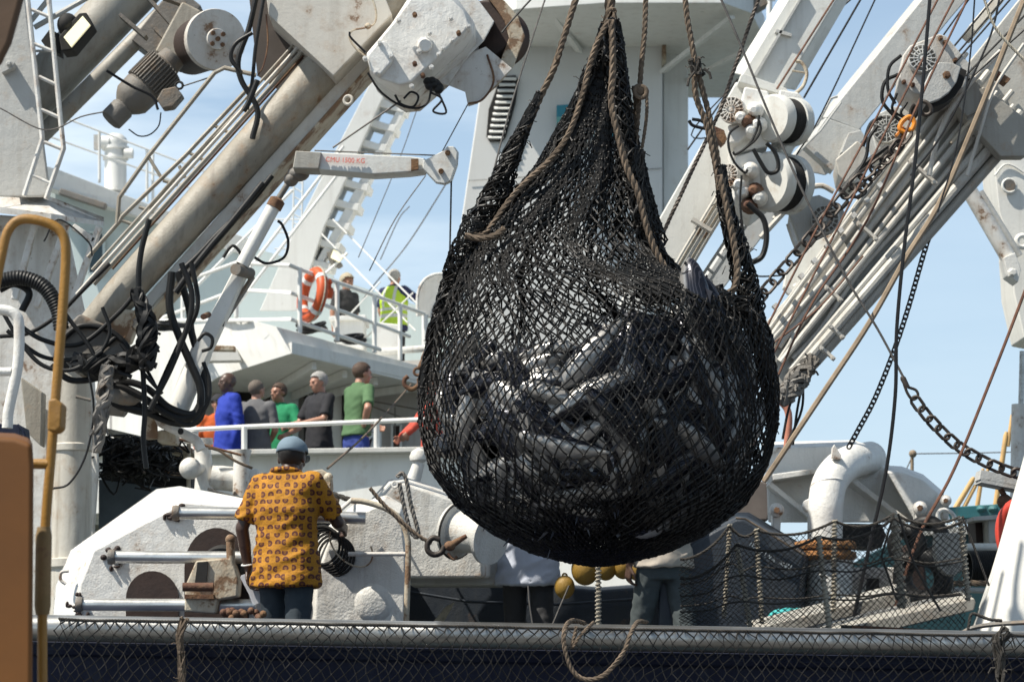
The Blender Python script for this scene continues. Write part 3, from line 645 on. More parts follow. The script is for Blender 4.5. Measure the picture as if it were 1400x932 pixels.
def fish_mesh(bend, fat=1.0):
    mb = MB(); L = .52; n = 16; st = [(0, .004), (.03, .022), (.08, .038), (.16, .053), (.28, .064), (.42, .067), (.56, .060), (.68, .046), (.80, .028), (.90, .013), (.95, .008)]
    vs = []; fs = []
    for t, r in st:
        x = L*(.5-t); yb = bend*(t-.5)**2*4
        for k in range(n):
            a = 2*math.pi*k/n; vs.append(Vector((x, yb+math.cos(a)*r*.86*fat, math.sin(a)*r*(1.08 if math.sin(a) < 0 else .98)*fat)))
    for i in range(len(st)-1):
        for k in range(n): fs.append([i*n+k, i*n+(k+1) % n, (i+1)*n+(k+1) % n, (i+1)*n+k])
    fs.append(list(range(n))[::-1]); fs.append([(len(st)-1)*n+k for k in range(n)]); mb.add(vs, fs)
    mb.m = 1; ye = bend*.8
    def fin(pl, th=.004):
        mb.loft([Vector((x, y-th/2, z)) for x, y, z in pl], [Vector((x, y+th/2, z)) for x, y, z in pl])
    fin([(-L*.44, ye, .010), (-L*.5, ye, .055), (-L*.535, ye, .085), (-L*.51, ye, .04), (-L*.485, ye, 0), (-L*.51, ye, -.04), (-L*.535, ye, -.085), (-L*.5, ye, -.055), (-L*.44, ye, -.010)])
    fin([(L*.20, 0, .055), (L*.13, 0, .10), (L*.10, 0, .085), (L*.0, 0, .062)]); fin([(-L*.05, 0, .058), (-L*.11, 0, .095), (-L*.12, 0, .048)]); fin([(-L*.09, 0, -.062), (-L*.15, 0, -.10), (-L*.15, 0, -.05)])
    for s in (1, -1):
        mb.loft([Vector((L*.24, s*.044*fat, .008)), Vector((L*.06, s*.062*fat, -.004)), Vector((L*.22, s*.046*fat, -.014))], [Vector((L*.24, s*.047*fat, .008)), Vector((L*.06, s*.066*fat, -.004)), Vector((L*.22, s*.049*fat, -.014))])
        mb.m = 2; mb.ell((L*.445, s*.020*fat+.0, .006), (.008, .005, .008), 8, 6); mb.m = 1
        mb.tube([Vector((L*.385, s*.030*fat, .03)), Vector((L*.36, s*.036*fat, .0)), Vector((L*.385, s*.030*fat, -.03))], .0022, 4)
    return mb
FM = []
for b, f in ((0, 1), (.03, 1.05), (-.04, .95), (.06, 1.0)):
    o = build('tuna', fish_mesh(b*.5, f*1.14), [M['fish'], M['fishdark'], M['eye']], loc=(0, 0, 0), smooth=50); FM.append(o.data); bpy.data.objects.remove(o)
def put_fish(pos, axis, out, roll, sc, label, group, mesh=None):
    o = bpy.data.objects.new('tuna', mesh or random.choice(FM)); COL.objects.link(o)
    x = axis.normalized(); y = (out - x*out.dot(x)).normalized(); z = x.cross(y); m = Matrix((x, y, z)).transposed() @ Matrix.Rotation(roll, 3, 'X')
    o.rotation_euler = m.to_euler(); o.location = pos; o.scale = (sc,)*3; tag(o, label, 'fish', group); return o
rf = random.Random(21)
def ytop(x): return 512 - (x-600)*.10 if x < 850 else 487-(x-850)*.42
def shell(n, f0, f1, r0, r1, label, group):
    k = 0; placed = []
    while k < n:
        th = rf.uniform(f0, f1); y = rf.uniform(425, 742); l, r = pf(y); x = (l+r)/2+(r-l)/2*math.cos(th)*.9
        if y < ytop(x)+rf.uniform(0, 14): continue
        w = (r-l)/2
        rho = rf.uniform(r0, r1) - 20/w
        p = bag(th, y, rho)
        if any((p-q).length < .062 for q in placed): 
            if rf.random() < .93: continue
        e = .02; tx = (bag(th+e, y, rho)-p).normalized(); ty = (bag(th, y-4, rho)-p).normalized(); nn = tx.cross(ty).normalized(); cen = P(818, 600, YN)
        if nn.dot(p-cen) < 0: nn = -nn
        a = 3.3*math.pi*noise.noise(p*.9+Vector((3.3, 1, 7))) + rf.gauss(0, .28) + .5
        ax = tx*math.cos(a)+nn.cross(tx)*math.sin(a)
        if rf.random() < .5: ax = -ax
        roll = rf.gauss(-1.2, .5) if rf.random() < (.38 if p.x < .45 else .62) else rf.gauss(.5, .6)
        sc = rf.uniform(.80, 1.04)
        if p.z < P(700, 716, YN).z or any(unbag(p+ax.normalized()*t*sc+nn*o) > .965 for t, o in ((.28, 0), (-.28, 0), (.16, .06), (-.14, .06), (0, .075))): continue
        placed.append(p)
        put_fish(p, ax, nn, roll, sc, label, group); k += 1
shell(135, .02, math.pi-.02, .84, .965, 'tuna pressed against the black netting of the hanging net', 'tuna inside the hanging net')
shell(50, .0, math.pi, .55, .75, 'tuna buried deeper among the fish in the hanging net', 'tuna deeper in the hanging net')
shell(22, math.pi, 2*math.pi, .75, .92, 'tuna at the far side of the hanging net', 'tuna at the back of the hanging net')
# solid bumpy core, added to block light between the outer tuna
mb = MB(); c = P(818, 622, YN); mb.ell(c, (.60, .55, .40), 40, 24)
mb.v = [v + (v-c).normalized()*.09*noise.noise(v*7) for v in mb.v]
o = build('light_blocking_core', mb, M['fish'], smooth=60); o['kind'] = 'stuff'; tag(o, 'solid core standing in for the inner tuna, added to block light', 'fish core')
def sp(x0, y0, x1, y1, dY, label, roll=0, sc=1.0, tilt=0, mesh=None):
    """tail at pixel 0, snout at pixel 1"""
    def dep(x, y, m):
        l, r = pf(min(745, y)); h = (r-l)/2; q = 1-((x-(l+r)/2)/h)**2; return YN-px(h*.93, YN)*math.sqrt(max(.04, q))+m
    a = P(x0, y0, dep(x0, y0, .06)); b = P(x1, y1, YN+dY if y1 < 400 else dep(x1, y1, .06)); mid = (a+b)/2
    for k in range(60):
        if y1 > 400 and max(unbag(a.lerp(b, t)+Vector((ox, -.085, 0))) for t in (.1, .25, .4, .55, .7, .85, 1) for ox in (-.05, .05)) > .97: a.y += .01; b.y += .01; mid.y += .01
    L = (b-a).length/.52
    put_fish((a+b)/2, b-a, Vector((.1, -1, .1)), roll, L*sc, label, None, mesh)
sp(975, 505, 938, 352, -.50, 'grey tuna with its snout sticking out of the net top', -.9)
sp(1000, 520, 955, 364, -.42, 'dark tuna poking out beside the grey snout at the net top', -1.5, .9)
sp(932, 598, 845, 484, -.86, 'silver tuna with its pale head tilted up mid net', .25, 1)
sp(925, 560, 858, 428, -.72, 'dark backed tuna standing upright above the silver one', -1.5, 1)
sp(905, 560, 900, 440, -.80, 'dark tuna standing vertical right of the silver head', -1.2)
sp(925, 592, 934, 484, -.90, 'pale bellied tuna hanging vertical in the net', .8)
sp(655, 540, 770, 500, -.62, 'bright silver tuna lying on top of the heap at left', .3)
sp(718, 512, 640, 520, -.60, 'glinting tuna lying across the top left of the heap', .4)
sp(735, 642, 832, 570, -.86, 'striped silver tuna lying diagonally across the heap front', .5)
sp(792, 668, 768, 560, -.84, 'silver tuna hanging head up low in the net', .7)
sp(642, 655, 712, 625, -.62, 'shiny tuna lying low against the left of the net', .2)

for k, (x0, y0, x1, y1, r, l) in enumerate(((702,728,688,618,.5,'tuna hanging head up at the lower left of the net'), (752,742,728,640,.7,'pale tuna at the bottom left of the net'), (806,745,812,640,.4,'tuna standing on end at the very bottom of the net'), (858,742,842,636,-.6,'dark tuna standing near the bottom centre of the net'),
        (880,728,905,622,.6,'slanting tuna at the lower right of the net'), (922,706,945,612,.4,'tuna leaning right near the lower right rim'), (925,588,1032,560,.5,'striped tuna lying level at the right of the net'), (938,540,1036,508,.3,'tuna lying level above the striped one at the right'), (905,478,1010,452,-.4,'dark tuna lying level under the right opening'),
        (640,606,600,520,.4,'silver tuna against the left rim of the net'), (668,575,600,545,.6,'short silver tuna glinting at the left rim'), (770,560,690,592,.3,'silver tuna lying level left of the centre'), (610,510,690,482,.5,'silver tuna on the upper left of the heap'), (700,486,792,470,.4,'bright tuna on the very top of the heap'))):
    sp(x0, y0, x1, y1, -.8, l, r)
# ================================================================ the setting and the ship
mb = MB(); mb.box((0, 500, -1.62), (6000, 3000, .2)); 
def watermat():
    n = N('harbour_water'); n.bump(n.noise(.8, 6, .6), .6, .2); return n.set((.015, .035, .045), .08)
struct('water', mb, watermat())
mb = MB(); mb.box((0, -4, -.75), (60, 28, 1.5)); struct('quay', mb, plain('quay_concrete', (.13, .125, .12), .9, 0, .25, 3, .4))
ZD = 1.45
ship = T('fishing_ship', 'large white and navy tuna fishing ship with bridge and white funnel tower', 'ship', Vector((0, 20, -1.5)))
mb = MB(); mb.loft([Vector((-16, 11.12, 1.93)), Vector((20, 11.12, 1.86)), Vector((20, 11.5, -1.55)), Vector((-16, 11.5, -1.55))], [Vector((-16, 11.32, 1.93)), Vector((20, 11.32, 1.86)), Vector((20, 44, -1.55)), Vector((-16, 44, -1.55))]); build('hull', mb, M['navy'], ship)
mb = MB(); mb.box((2, 30, ZD-.1), (36, 37.3, .2)); build('main_deck', mb, M['deck'], ship)
# lower gallery
def wall(pts, th, mat, name='wall', bevel=0, dirv=None):
    m = MB(); A = PP(pts); d = dirv or Vector((0, th, 0)); m.loft(A, [a+d for a in A]); return build(name, m, mat, ship, bevel=bevel)
wall([(130,623,26.4),(330,622,26.2),(620,617,25.5),(900,612,25.1),(900,880,25.1),(130,880,26.4)], .12, M['house'], 'bulwark', .01)
mb = MB(); mb.bar(P(120,622,26.4), P(905,611,25.0), px(7, 26), .26); build('bulwark_rail', mb, M['lightgrey'], ship, bevel=.01)
mb = MB(); mb.box((-2.6, 29.4, ZF-.06), (9, 8.2, .12)); build('gallery_deck', mb, M['deck'], ship)
wall([(150,520,33.6),(900,470,33.6),(900,760,33.6),(150,760,33.6)], .1, paint('gallery_wall_paint', (.46, .44, .42), .2, 0, .5, .15, streak=.2), 'gallery_wall')
def framed(name, x0, y0, x1, y1, Y, matf, mati, fw=3, parent=None):
    parent = parent or ship; f = MB()
    for a, b in (((x0, y0), (x1, y0)), ((x0, y1), (x1, y1)), ((x0, y0), (x0, y1)), ((x1, y0), (x1, y1))): f.bar(P(a[0], a[1], Y), P(b[0], b[1], Y), px(fw, Y), .06)
    fo = build(name, f, matf, parent); g = MB(); g.prism([(x0, y0), (x1, y0), (x1, y1), (x0, y1)], Y+.03, .03); build('panel' if 'door' in name else 'pane', g, mati, fo); return fo
framed('door', 325, 522, 366, 640, 33.5, M['brownrust'], M['dark'], 7)
framed('door', 372, 530, 406, 640, 33.5, M['houseblue'], M['houseblue'], 4)
framed('door', 418, 536, 470, 640, 33.5, M['dark'], M['house'], 5)
framed('door', 536, 580, 548, 640, 33.45, M['house'], M['brownrust'], 3)
mb = MB()
for a, b in (((490,545),(575,560)), ((500,552),(560,575)), ((494,546),(494,572)), ((540,556),(540,600))): mb.tube(PP([a, b], 33.3), px(1.1, 33), 6)
build('wall_pipe', mb, M['oldsteel'], ship)
mb = MB(); mb.bar(P(478,527,33.2), P(530,534,33.2), px(4,33), .1); build('strip_light', mb, M['house'], ship)
# overhanging upper deck with its corner towards the quay
zc = P(399,483,29.5).z
def atz(x, Y, z): p = P(x, 466, Y); p.z = z; return p
wallL = lambda x: 29.5+(399-x)/114*2.2
ceil_ = [atz(399,29.5,zc), atz(640,33.4,zc), atz(640,39,zc), atz(150,39,zc), atz(285,31.75,zc)]
mb = MB(); mb.loft(ceil_, [v+Vector((0, 0, .14)) for v in ceil_]); build('upper_deck', mb, M['house'], ship)
wall([(377,446,29.5),(399,483.5,29.5),(640,541,33.4),(640,518,33.4)], .1, M['house'], 'deck_fascia', .01)
wall([(377,446,29.5),(399,483.5,29.5),(299,515,31.4),(285,524,31.7),(277,545,31.7),(272,640,31.7),(130,640,34),(130,462,34),(207,452,32.9),(330,434,30.4)], .1, M['house'], 'side_wall', .01)
for k in range(4):
    mb = MB(); mb.bar(atz(430+k*42, 30.2+k*.8, zc-.06), atz(430+k*42-70, 33.5, zc-.06), .06, .10, Vector((0, 0, 1))); build('ceiling_beam', mb, M['house'], ship)
mb = MB(); mb.prism([(276,474),(322,474),(330,493),(272,494)], 30.5, .2); build('light_box', mb, M['house'], ship, bevel=.01); mb = MB(); mb.bar(P(278,476,30.2), P(322,477,30.2), px(7,30), .16); build('light_tube', mb, M['rustw'], ship, bevel=.01)
# deckhouse behind
wall([(40,245,37),(215,298,37),(320,330,37),(455,372,37),(470,480,37),(40,480,37)], .1, M['houseblue'], 'deckhouse_wall')
wall([(40,221,36),(77,231,36),(214,283,36.5),(340,326,37),(340,352,37),(197,299,36.5),(73,258,36),(40,249,36)], .1, M['house'], 'roof_fascia', .01, Vector((0, .9, .06)))
for (a, b, c, d) in ((121,318,142,374), (216,395,232,447)): framed('window', a, b, c, d, 36.9, M['houseblue'], M['window'], 3)
mb = MB(); mb.bar(P(82,262,35.9), P(145,283,35.9), px(9,36), .15); build('roof_light', mb, M['oldsteel'], ship, bevel=.02)
mb = MB(); mb.prism([(455,380),(640,440),(640,520),(470,500)], 37.4, .1); build('deckhouse_wall', mb, M['houseblue'], ship)
# funnel tower
tw = paint('tower_paint', (.63, .63, .61), .12, .0, .5, .1, streak=.10, sc=.45)
mb = MB(); mb.prism([(700,10),(906,10),(906,560),(612,560),(622,360),(655,136),(694,50)], 33, 3.2); build('tower', mb, tw, ship, bevel=.02)
mb = MB(); mb.prism([(907,60),(941,66),(941,560),(907,560)], 33.4, 2.4); build('tower_wing', mb, M['house'], ship, bevel=.015)
mb = MB(); mb.prism([(905.5,30),(911,32),(911,86),(905.5,90)], 32.9, .1); build('tower_bracket', mb, M['rustw'], ship)
def lv(Y=32.95):
    fr = MB(); q = [(689,104),(705,103),(709,110),(705,140),(692,186),(687,193),(669,193),(665,186),(668,150),(682,112)]; fr.prism(q, Y, .05); f = build('louver', fr, M['dark'], ship)
    s = MB()
    for k in range(11):
        y = 108+k*8; t = k/10; x0 = 684-17*t; x1 = 706-12*t-6*t*t; s.bar(P(x0, y, Y-.06), P(x1, y, Y-.06), px(2.0, Y), .05, Vector((0, 1, .9)))
    build('louver_slats', s, M['house'], f)
lv()
mb = MB()
for x in (665, 700): mb.tube(PP([(640,247),(905,230)], 32.97), px(.6, 33), 4)
build('weld_seam', mb, M['lightgrey'], ship)
# platform round the tower top
zt = P(760, 16, 31.2).z
pl = [atz(640,32,zt), atz(706,31.1,zt), atz(829,30.8,zt), atz(995,30.8,zt), atz(1034,31.3,zt), atz(1052,32.6,zt), atz(1010,36,zt), atz(640,36,zt)]
mb = MB(); mb.loft(pl, [v+Vector((0, 0, .32)) for v in pl]); build('platform', mb, M['house'], ship, bevel=.01)
for a, b in (((906,98,33),(1000,24,31.2)), ((941,110,33.4),(1040,58,32)), ((760,52,33),(757,14,31.4)), ((792,70,33),(750,14,31.3)), ((941,60,33.6),(960,12,31.2))):
    mb = MB(); mb.bar(P(*a), P(*b), .05, .10); build('platform_brace', mb, M['house'], ship)
mb = MB(); mb.loft(PP([(941,64,33.4),(1006,12,32.6),(1046,50,33.6),(1011,97,34.4),(941,103,34.2)]), PP([(941,60,35.5),(1006,8,35.4),(1046,46,35.5),(1011,93,35.6),(941,99,35.6)])); build('platform_gusset', mb, M['house'], ship)
mb = MB(); mb.tube(PP([(1018,-20),(1018,30)], 32), .03, 8); mb.tube(PP([(1052,-20),(1052,30)], 33), .04, 8); mb.tube(PP([(1005,-6),(1060,0)], 32), .02, 6); build('platform_rail', mb, M['house'], ship)
mb = MB(); mb.prism([(1030,-5),(1044,-8),(1050,4),(1036,12),(1030,6)], 31.5, .3); solo('floodlight', 'small dark floodlight under the tower platform rim', 'floodlight', mb, M['oldsteel'])
# teal sign on the tower
sg = T('tower_sign', 'teal square sign with a white ring on the tower behind the net', 'sign', (800, 192, 32.9))
mb = MB(); mb.prism([(761,144),(841,139),(841,192),(761,194)], 32.86, .04); build('board', mb, plain('teal_sign_paint', (.02, .20, .27), .5, 0, .08, 4, .1), sg)
mb = MB(); mb.prism([(761,160),(780,159),(780,194),(761,194)], 32.845, .012); build('board_band', mb, plain('pale_teal_paint', (.13, .34, .31), .5, 0, .08, 4, .1), sg)
mb = MB(); mb.torus(P(800,170,32.82), px(25,33), px(2.2,33), Vector((0, 1, 0)), 30, 6); build('ring', mb, M['whiter'], sg)
mb = MB(); mb.loft(*[[P(800+math.cos(R(a))*23, 170+math.sin(R(a))*23, Yq) for a in range(0, 360, 15)] for Yq in (32.835, 32.842)]); build('disc', mb, plain('pale_disc_paint', (.45, .52, .50), .5), sg)
mb = MB(); mb.loft(*[[P(795+math.cos(R(a))*(7 if i % 2 else 3), 170+math.sin(R(a))*(7 if i % 2 else 3), Yq) for i, a in enumerate(range(0, 360, 36))] for Yq in (32.80, 32.81)]); build('star', mb, plain('blue_mark_paint', (.02, .04, .22), .5), sg)
# writing panel in the gallery
def text(s, x, y, h, Y, mat, name, parent=None, roll=0, sx=1, label=None, cat=None):
    c = bpy.data.curves.new(name, 'FONT'); c.body = s; c.size = px(h, Y)*1.4; c.extrude = .004; c.align_x = 'LEFT'
    o = bpy.data.objects.new(name, c); COL.objects.link(o); me = bpy.data.meshes.new_from_object(o.evaluated_get(bpy.context.evaluated_depsgraph_get())); bpy.data.objects.remove(o)
    me.materials.clear(); me.materials.append(mat); o = bpy.data.objects.new(name, me); COL.objects.link(o); p = P(x, y, Y)
    if parent:
        r = parent
        while r.parent: r = r.parent
        p = p - r.location; o.parent = parent
    o.location = p; o.rotation_euler = (R(90), R(roll), 0); o.scale = (sx, 1, 1); return o
cb = T('white_locker', 'white locker lettered ONDA standing in the gallery behind the rail', 'locker', (505, 660, 31.5))
mb = MB(); mb.prism([(492,579),(519,577),(519,650),(488,650)], 31.5, .5); build('body', mb, M['house'], cb, bevel=.02)
text('ONDA', 491.5, 593, 5.2, 31.45, M['dark'], 'lettering', cb, -6, 1.35)
mb = MB(); mb.prism([(501,606),(509,597),(509,600),(505,613)], 31.46, .03); build('mark', mb, M['dark'], cb)
# ---------------------------------------------------------------- railings
RG = 'white railings of the ship'
def railing(label, rails, posts, r, pr=None, mat='house', group=RG, name='railing'):
    A = [q for rl in rails for q in rl]; base = max(A + [q for p in posts for q in p], key=lambda q: q[1]); t = T(name, label, 'railing', base, group)
    for rl in rails:
        m = MB(); m.tube(PP(rl), px(r, rl[0][2]), 8); build('rail', m, M[mat], t)
    for p in posts:
        m = MB(); m.tube(PP(p), px(pr or r, p[0][2]), 8); build('post', m, M[mat], t)
    return t
railing('white handrail above the gallery bulwark in front of the crew', [[(248,588,26.2),(340,583,26.1),(585,573,25.4)]], [[(334,583,26.1),(334,622,26.1)], [(257,588,26.2),(257,622,26.2)], [(515,576,25.6),(515,619,25.6)]], 3.2, 4)
railing('white corner railing of the upper deck with the lifebuoy', [[(210,404,33),(255,384,32),(323,359,30.4),(397,363,29.5),(410,368,29.6),(515,405,31.3),(580,429,32.4)], [(215,437,33),(323,396,30.4),(397,400,29.5),(515,443,31.3),(560,460,32)], [(210,438,33),(323,438,30.4),(397,436,29.5),(520,478,31.3)]],
        [[(a,b,c),(a,d,c)] for a, b, d, c in ((323,359,434,30.4), (410,366,455,29.6), (461,386,466,30.4), (512,404,482,31.2), (547,418,492,31.8), (250,386,445,32.1))], 2.6, 3.2)
railing('thin wire railing on the deckhouse roof beside the white beacon', [[(60,158,36),(93,163,36),(266,229,36.8),(330,254,37)], [(60,184,36),(233,246,36.8),(330,285,37)]], [[(136,180,36.3),(136,250,36.3)], [(201,205,36.5),(201,276,36.5)], [(209,208,37.2),(209,278,37.2)]], 1.4, 2)
railing('sloping grey handrails crossing above the blond man', [[(455,300,34),(580,425,33)], [(440,320,34),(568,452,33)], [(455,455,33),(520,385,33)], [(500,462,33),(565,400,33)]], [], 1.1)
mb = MB(); mb.tube(smooth_path(PP([(512,481),(545,479),(600,475)], 32.2)), px(5,32), 10); solo('deck_pipe', 'thick white horizontal pipe beside the upper deck edge', 'pipe', mb, M['whiter'])
cab = T('deck_cabinet', 'white twin cabinet on the upper deck behind the railing', 'cabinet', (500, 490, 32.6))
mb = MB(); mb.prism([(453,437),(497,434),(497,478),(460,470)], 32.6, .7); build('body', mb, M['house'], cab, bevel=.02); mb = MB(); mb.prism([(512,440),(545,443),(545,500),(512,486)], 32.2, .6); build('door', mb, M['house'], cab, bevel=.02)
mb = MB(); mb.prism([(450,432),(500,430),(500,436),(450,438)], 32.5, .9); build('lid', mb, M['house'], cab, bevel=.01)
for i, (a, b, c) in enumerate(((235,452,31.2), (430,455,30.6), (480,470,31.0))):
    mb = MB()
    for k in range(5):
        rr = random.uniform(10, 24); p = P(a+random.uniform(-14, 14), b-4-k*1.6, c); mb.torus(p, px(rr, c), px(2.2, c), Vector((random.uniform(-.3, .3), random.uniform(-.5, -.2), 1)), 24, 6, sy=.6)
    solo('rope_coil', ['black mooring coil on the deck edge left of the lifebuoy', 'black cable coil on the deck edge below the lifebuoy', 'black cable coil on the deck edge before the white cabinet'][i], 'rope coil', mb, M['black'], 'black coils on the upper deck')
# windshield
ws = T('wind_screen', 'rounded grey wind screen on a white post right of the vest man', 'screen', (585, 500, 32.6))
mb = MB(); mb.prism([(571,430),(572,405),(577,388),(588,378),(606,375),(640,374),(640,440),(596,436)], 32.6, .08); build('panel', mb, M['lightgrey'], ws, bevel=.01)
mb = MB(); mb.tube(smooth_path(PP([(571,432),(571,405),(577,387),(589,377),(606,374),(650,373)], 32.5)), px(2.2,32), 8); build('rim', mb, M['whiter'], ws)
mb = MB(); mb.tube(PP([(581,430),(581,500)], 32.6), px(4.5,32), 12); build('post', mb, M['house'], ws)
# lifebuoy and its light
lb = T('lifebuoy', 'orange lifebuoy with silver bands hung on the upper railing', 'lifebuoy', (430, 441, 30.0))
nb = Vector((-.86, -.5, .12)).normalized(); uu = nb.cross(Vector((0, 0, 1))).normalized(); c0 = P(427,403,29.95)
mb = MB(); mb.torus(c0, px(31,30), px(8.0,30), nb, 40, 14, u=uu, sx=1.0, sy=1); build('ring', mb, M['lifebuoy'], lb, smooth=80)
for k in range(4):
    a = k*math.pi/2+.7; w_ = nb.cross(uu); mb = MB(); dd = uu*math.cos(a)+w_*math.sin(a); tt = nb.cross(dd); mb.lathe(c0+dd*px(31,30)-tt*.03, c0+dd*px(31,30)+tt*.03, [(0, px(8.5,30)), (1, px(8.5,30))], 16); build('band', mb, M['tape'], lb)
mb = MB(); mb.torus(c0, px(40,30), px(1.0,30), nb, 30, 6, u=uu); build('grab_line', mb, M['rope_pale'], lb)
mb = MB(); mb.lathe(P(450,408,30.2), P(450,382,30.2), [(0,.04),(.2,.055),(.5,.06),(.6,.03),(.75,.03),(.8,.045),(1,.03)], 14); solo('buoy_light', 'small orange float light clipped beside the lifebuoy', 'float light', mb, M['lifebuoy'])
# leaning mast with ladder holes
mast = T('leaning_mast', 'leaning pale mast with a row of ladder holes', 'mast', (400, 430, 34.5))
mb = MB(); mb.loft(PP([(508,110),(531,116),(443,310),(405,425),(355,425),(400,320)], 34), PP([(518,110),(541,116),(453,310),(415,425),(365,425),(410,320)], 34.5)); build('front_plate', mb, M['house'], mast, bevel=.01)
mb = MB(); mb.loft(PP([(548,140),(560,140),(478,300),(440,362),(424,372),(466,296)], 34.1), PP([(553,140),(566,140),(484,300),(446,362),(430,372),(472,296)], 34.6)); build('rear_plate', mb, M['house'], mast, bevel=.01)
for k in range(9):
    t = k/8; xl = 524-t*105; yl = 135+t*215; w_ = 34+t*4; mb = MB()
    A = PP([(xl-4, yl), (xl+w_*.5, yl+7), (xl+w_-3, yl+9), (xl+w_-6, yl+19), (xl+w_*.45, yl+16), (xl-8, yl+9)], 34.08); mb.loft(A, [v+Vector((.05, .35, -.02)) for v in A]); build('step', mb, M['house'], mast, bevel=.01)
for a, b in (((300,420),(470,200)), ((318,425),(480,215)), ((250,410),(400,260))):
    mb = MB(); mb.tube(PP([a, b], 33.6), px(2.4, 33.6), 8); solo('mast_stay', {300: 'upper pale stay pipe beside the leaning mast', 318: 'lower pale stay pipe beside the leaning mast', 250: 'pale stay pipe crossing furthest below the leaning mast'}[a[0]], 'stay', mb, M['house'], None)
mb = MB()
for x in (402, 414): mb.tube(PP([(x,238),(x-3,370)], 38), px(1.3,38), 6)
for y in range(245, 365, 12): mb.tube(PP([(402,y),(413,y+(6 if y % 24 else 0))], 38), px(1.0,38), 5); 
for y in (300, 318, 340): mb.tube(PP([(375,y),(440,y)], 38), px(1.0,38), 5)
solo('lattice_antenna', 'white lattice aerial seen between the boom and the mast', 'antenna', mb, M['house'])
fl = T('deck_lamp', 'small deck lamp with a glowing lens above the blond man', 'floodlight', (462, 362, 34))
mb = MB(); mb.prism([(446,345),(453,342),(456,352),(468,360),(462,364),(450,358)], 34, .25); build('housing', mb, M['oldsteel'], fl, bevel=.01); mb = MB(); mb.prism([(456,341),(470,348),(464,358),(452,352)], 33.95, .05); build('lens', mb, M['glass'], fl); mb = MB(); mb.tube(PP([(445,374),(475,346)], 34), .02, 6); build('bracket', mb, M['house'], fl)
# beacon on the roof
bc = T('roof_beacon', 'white cylindrical beacon on the deckhouse roof', 'beacon', (158, 262, 37))
a, b = P(158,262,37), P(158,184,37); mb = MB(); mb.lathe(a, b, [(0,.17),(.55,.17),(.56,.20),(.60,.20),(.61,.17),(.72,.17),(.73,.21),(.78,.21),(.79,.17),(.86,.19),(.93,.17),(1,.10)], 28); build('body', mb, M['house'], bc)
mb = MB(); mb.cyl(P(137,195,36.9), P(150,195,36.9), px(9,37)); mb2 = MB(); build('lamp', mb, M['house'], bc); mb2.cyl(P(170,210,36.9), P(182,210,36.9), px(7,37)); build('side_lamp', mb2, M['house'], bc)
mb = MB(); mb.prism([(128,184),(136,184),(136,204),(128,204)], 36.8, .1); build('box', mb, M['lightgrey'], bc)
# ---------------------------------------------------------------- the left crane
YC = 16.0
lm = T('crane_mast', 'broad grimy white crane mast with a service platform at the left edge', 'crane mast', (60, 900, 17.2))
mb = MB(); mb.loft(PP([(-60,-60),(30,-60),(38,20),(70,270),(-60,270)], 17.2), PP([(-60,-60),(20,-60),(28,20),(58,270),(-60,270)], 19)); build('upper_mast', mb, M['lightgrey'], lm, bevel=.02)
mb = MB(); mb.loft(PP([(-60,290),(90,300),(128,480),(136,640),(128,750),(96,760),(80,900),(-60,900)], 17.3), PP([(-60,290),(80,300),(118,480),(126,640),(118,750),(90,760),(75,900),(-60,900)], 19)); build('lower_mast', mb, M['whiter'], lm, bevel=.02)
mb = MB(); mb.loft(PP([(-60,262,17.4),(66,268,17.4),(142,297,17.8),(142,303,17.8),(70,292,16.8),(-60,275,16.8)]), PP([(-60,268,17.4),(66,274,17.4),(142,303,17.8),(142,309,17.8),(70,300,16.8),(-60,284,16.8)])); build('platform', mb, M['whiter'], lm)
for a, b in (((50,300),(20,410)), ((92,305),(50,420)), ((136,310),(100,410)), ((100,310),(130,330))):
    mb = MB(); mb.bar(P(a[0],a[1],17.1), P(b[0],b[1],17.1), px(9,17), .06); build('strut', mb, M['whiter'], lm, bevel=.008)
mb = MB(); mb.prism([(-2,80),(12,78),(20,86),(18,92),(2,100)], 17.12, .08); mb.bolts([(12,87)], 17.1, 3); build('lug', mb, M['lightgrey'], lm, bevel=.005)
mb = MB(); mb.prism([(28,515),(58,536),(56,610),(36,590)], 17.1, .15); build('bracket_plate', mb, M['beige'], lm, bevel=.01)
# narrow bits on the lower mast: conduit, steps
for k, x in enumerate((97, 108, 120)):
    mb = MB(); mb.tube(PP([(x,600),(x-2,700),(x-12,760)], 17.0), px(3-k*.6,17), 8); build('conduit', mb, M['whiter'], lm)
cp_ = T('crane_pedestal', 'round dirty beige crane pedestal under the left boom', 'crane pedestal', (97, 880, 16.6))
a, b = P(97,900,16.6), P(99,500,16.6); r_ = px(27,16.6)
mb = MB(); mb.lathe(a, b, [(0,r_*1.1),(.30,r_*1.1),(.31,r_*1.25),(.335,r_*1.25),(.34,r_),(.62,r_),(.70,r_*.98),(.705,r_*1.08),(.725,r_*1.08),(.73,r_),(.96,r_*1.02),(1,r_*1.02)], 36); build('column', mb, paint('pedestal_paint', (.55, .52, .45), .5, .25, .5, .4, streak=.6), cp_)
mb = MB(); mb.lathe(P(99,503,16.6), P(104,468,16.5), [(0,r_*.8),(.3,r_*1.05),(.7,r_*1.0),(1,r_*.7)], 28); build('slewing_ring', mb, M['dark'], cp_)
mb = MB(); mb.tube(PP([(104,542),(124,547)], 16.1), px(2.2,16), 8); build('pin', mb, M['oldsteel'], cp_)
lboom = T('crane_boom', 'grimy beige tubular crane boom rising to the right at the left side', 'crane boom', (120, 470, YC))
def along(x0, y0, x1, y1, Y=YC): return P(x0, y0, Y), P(x1, y1, Y)
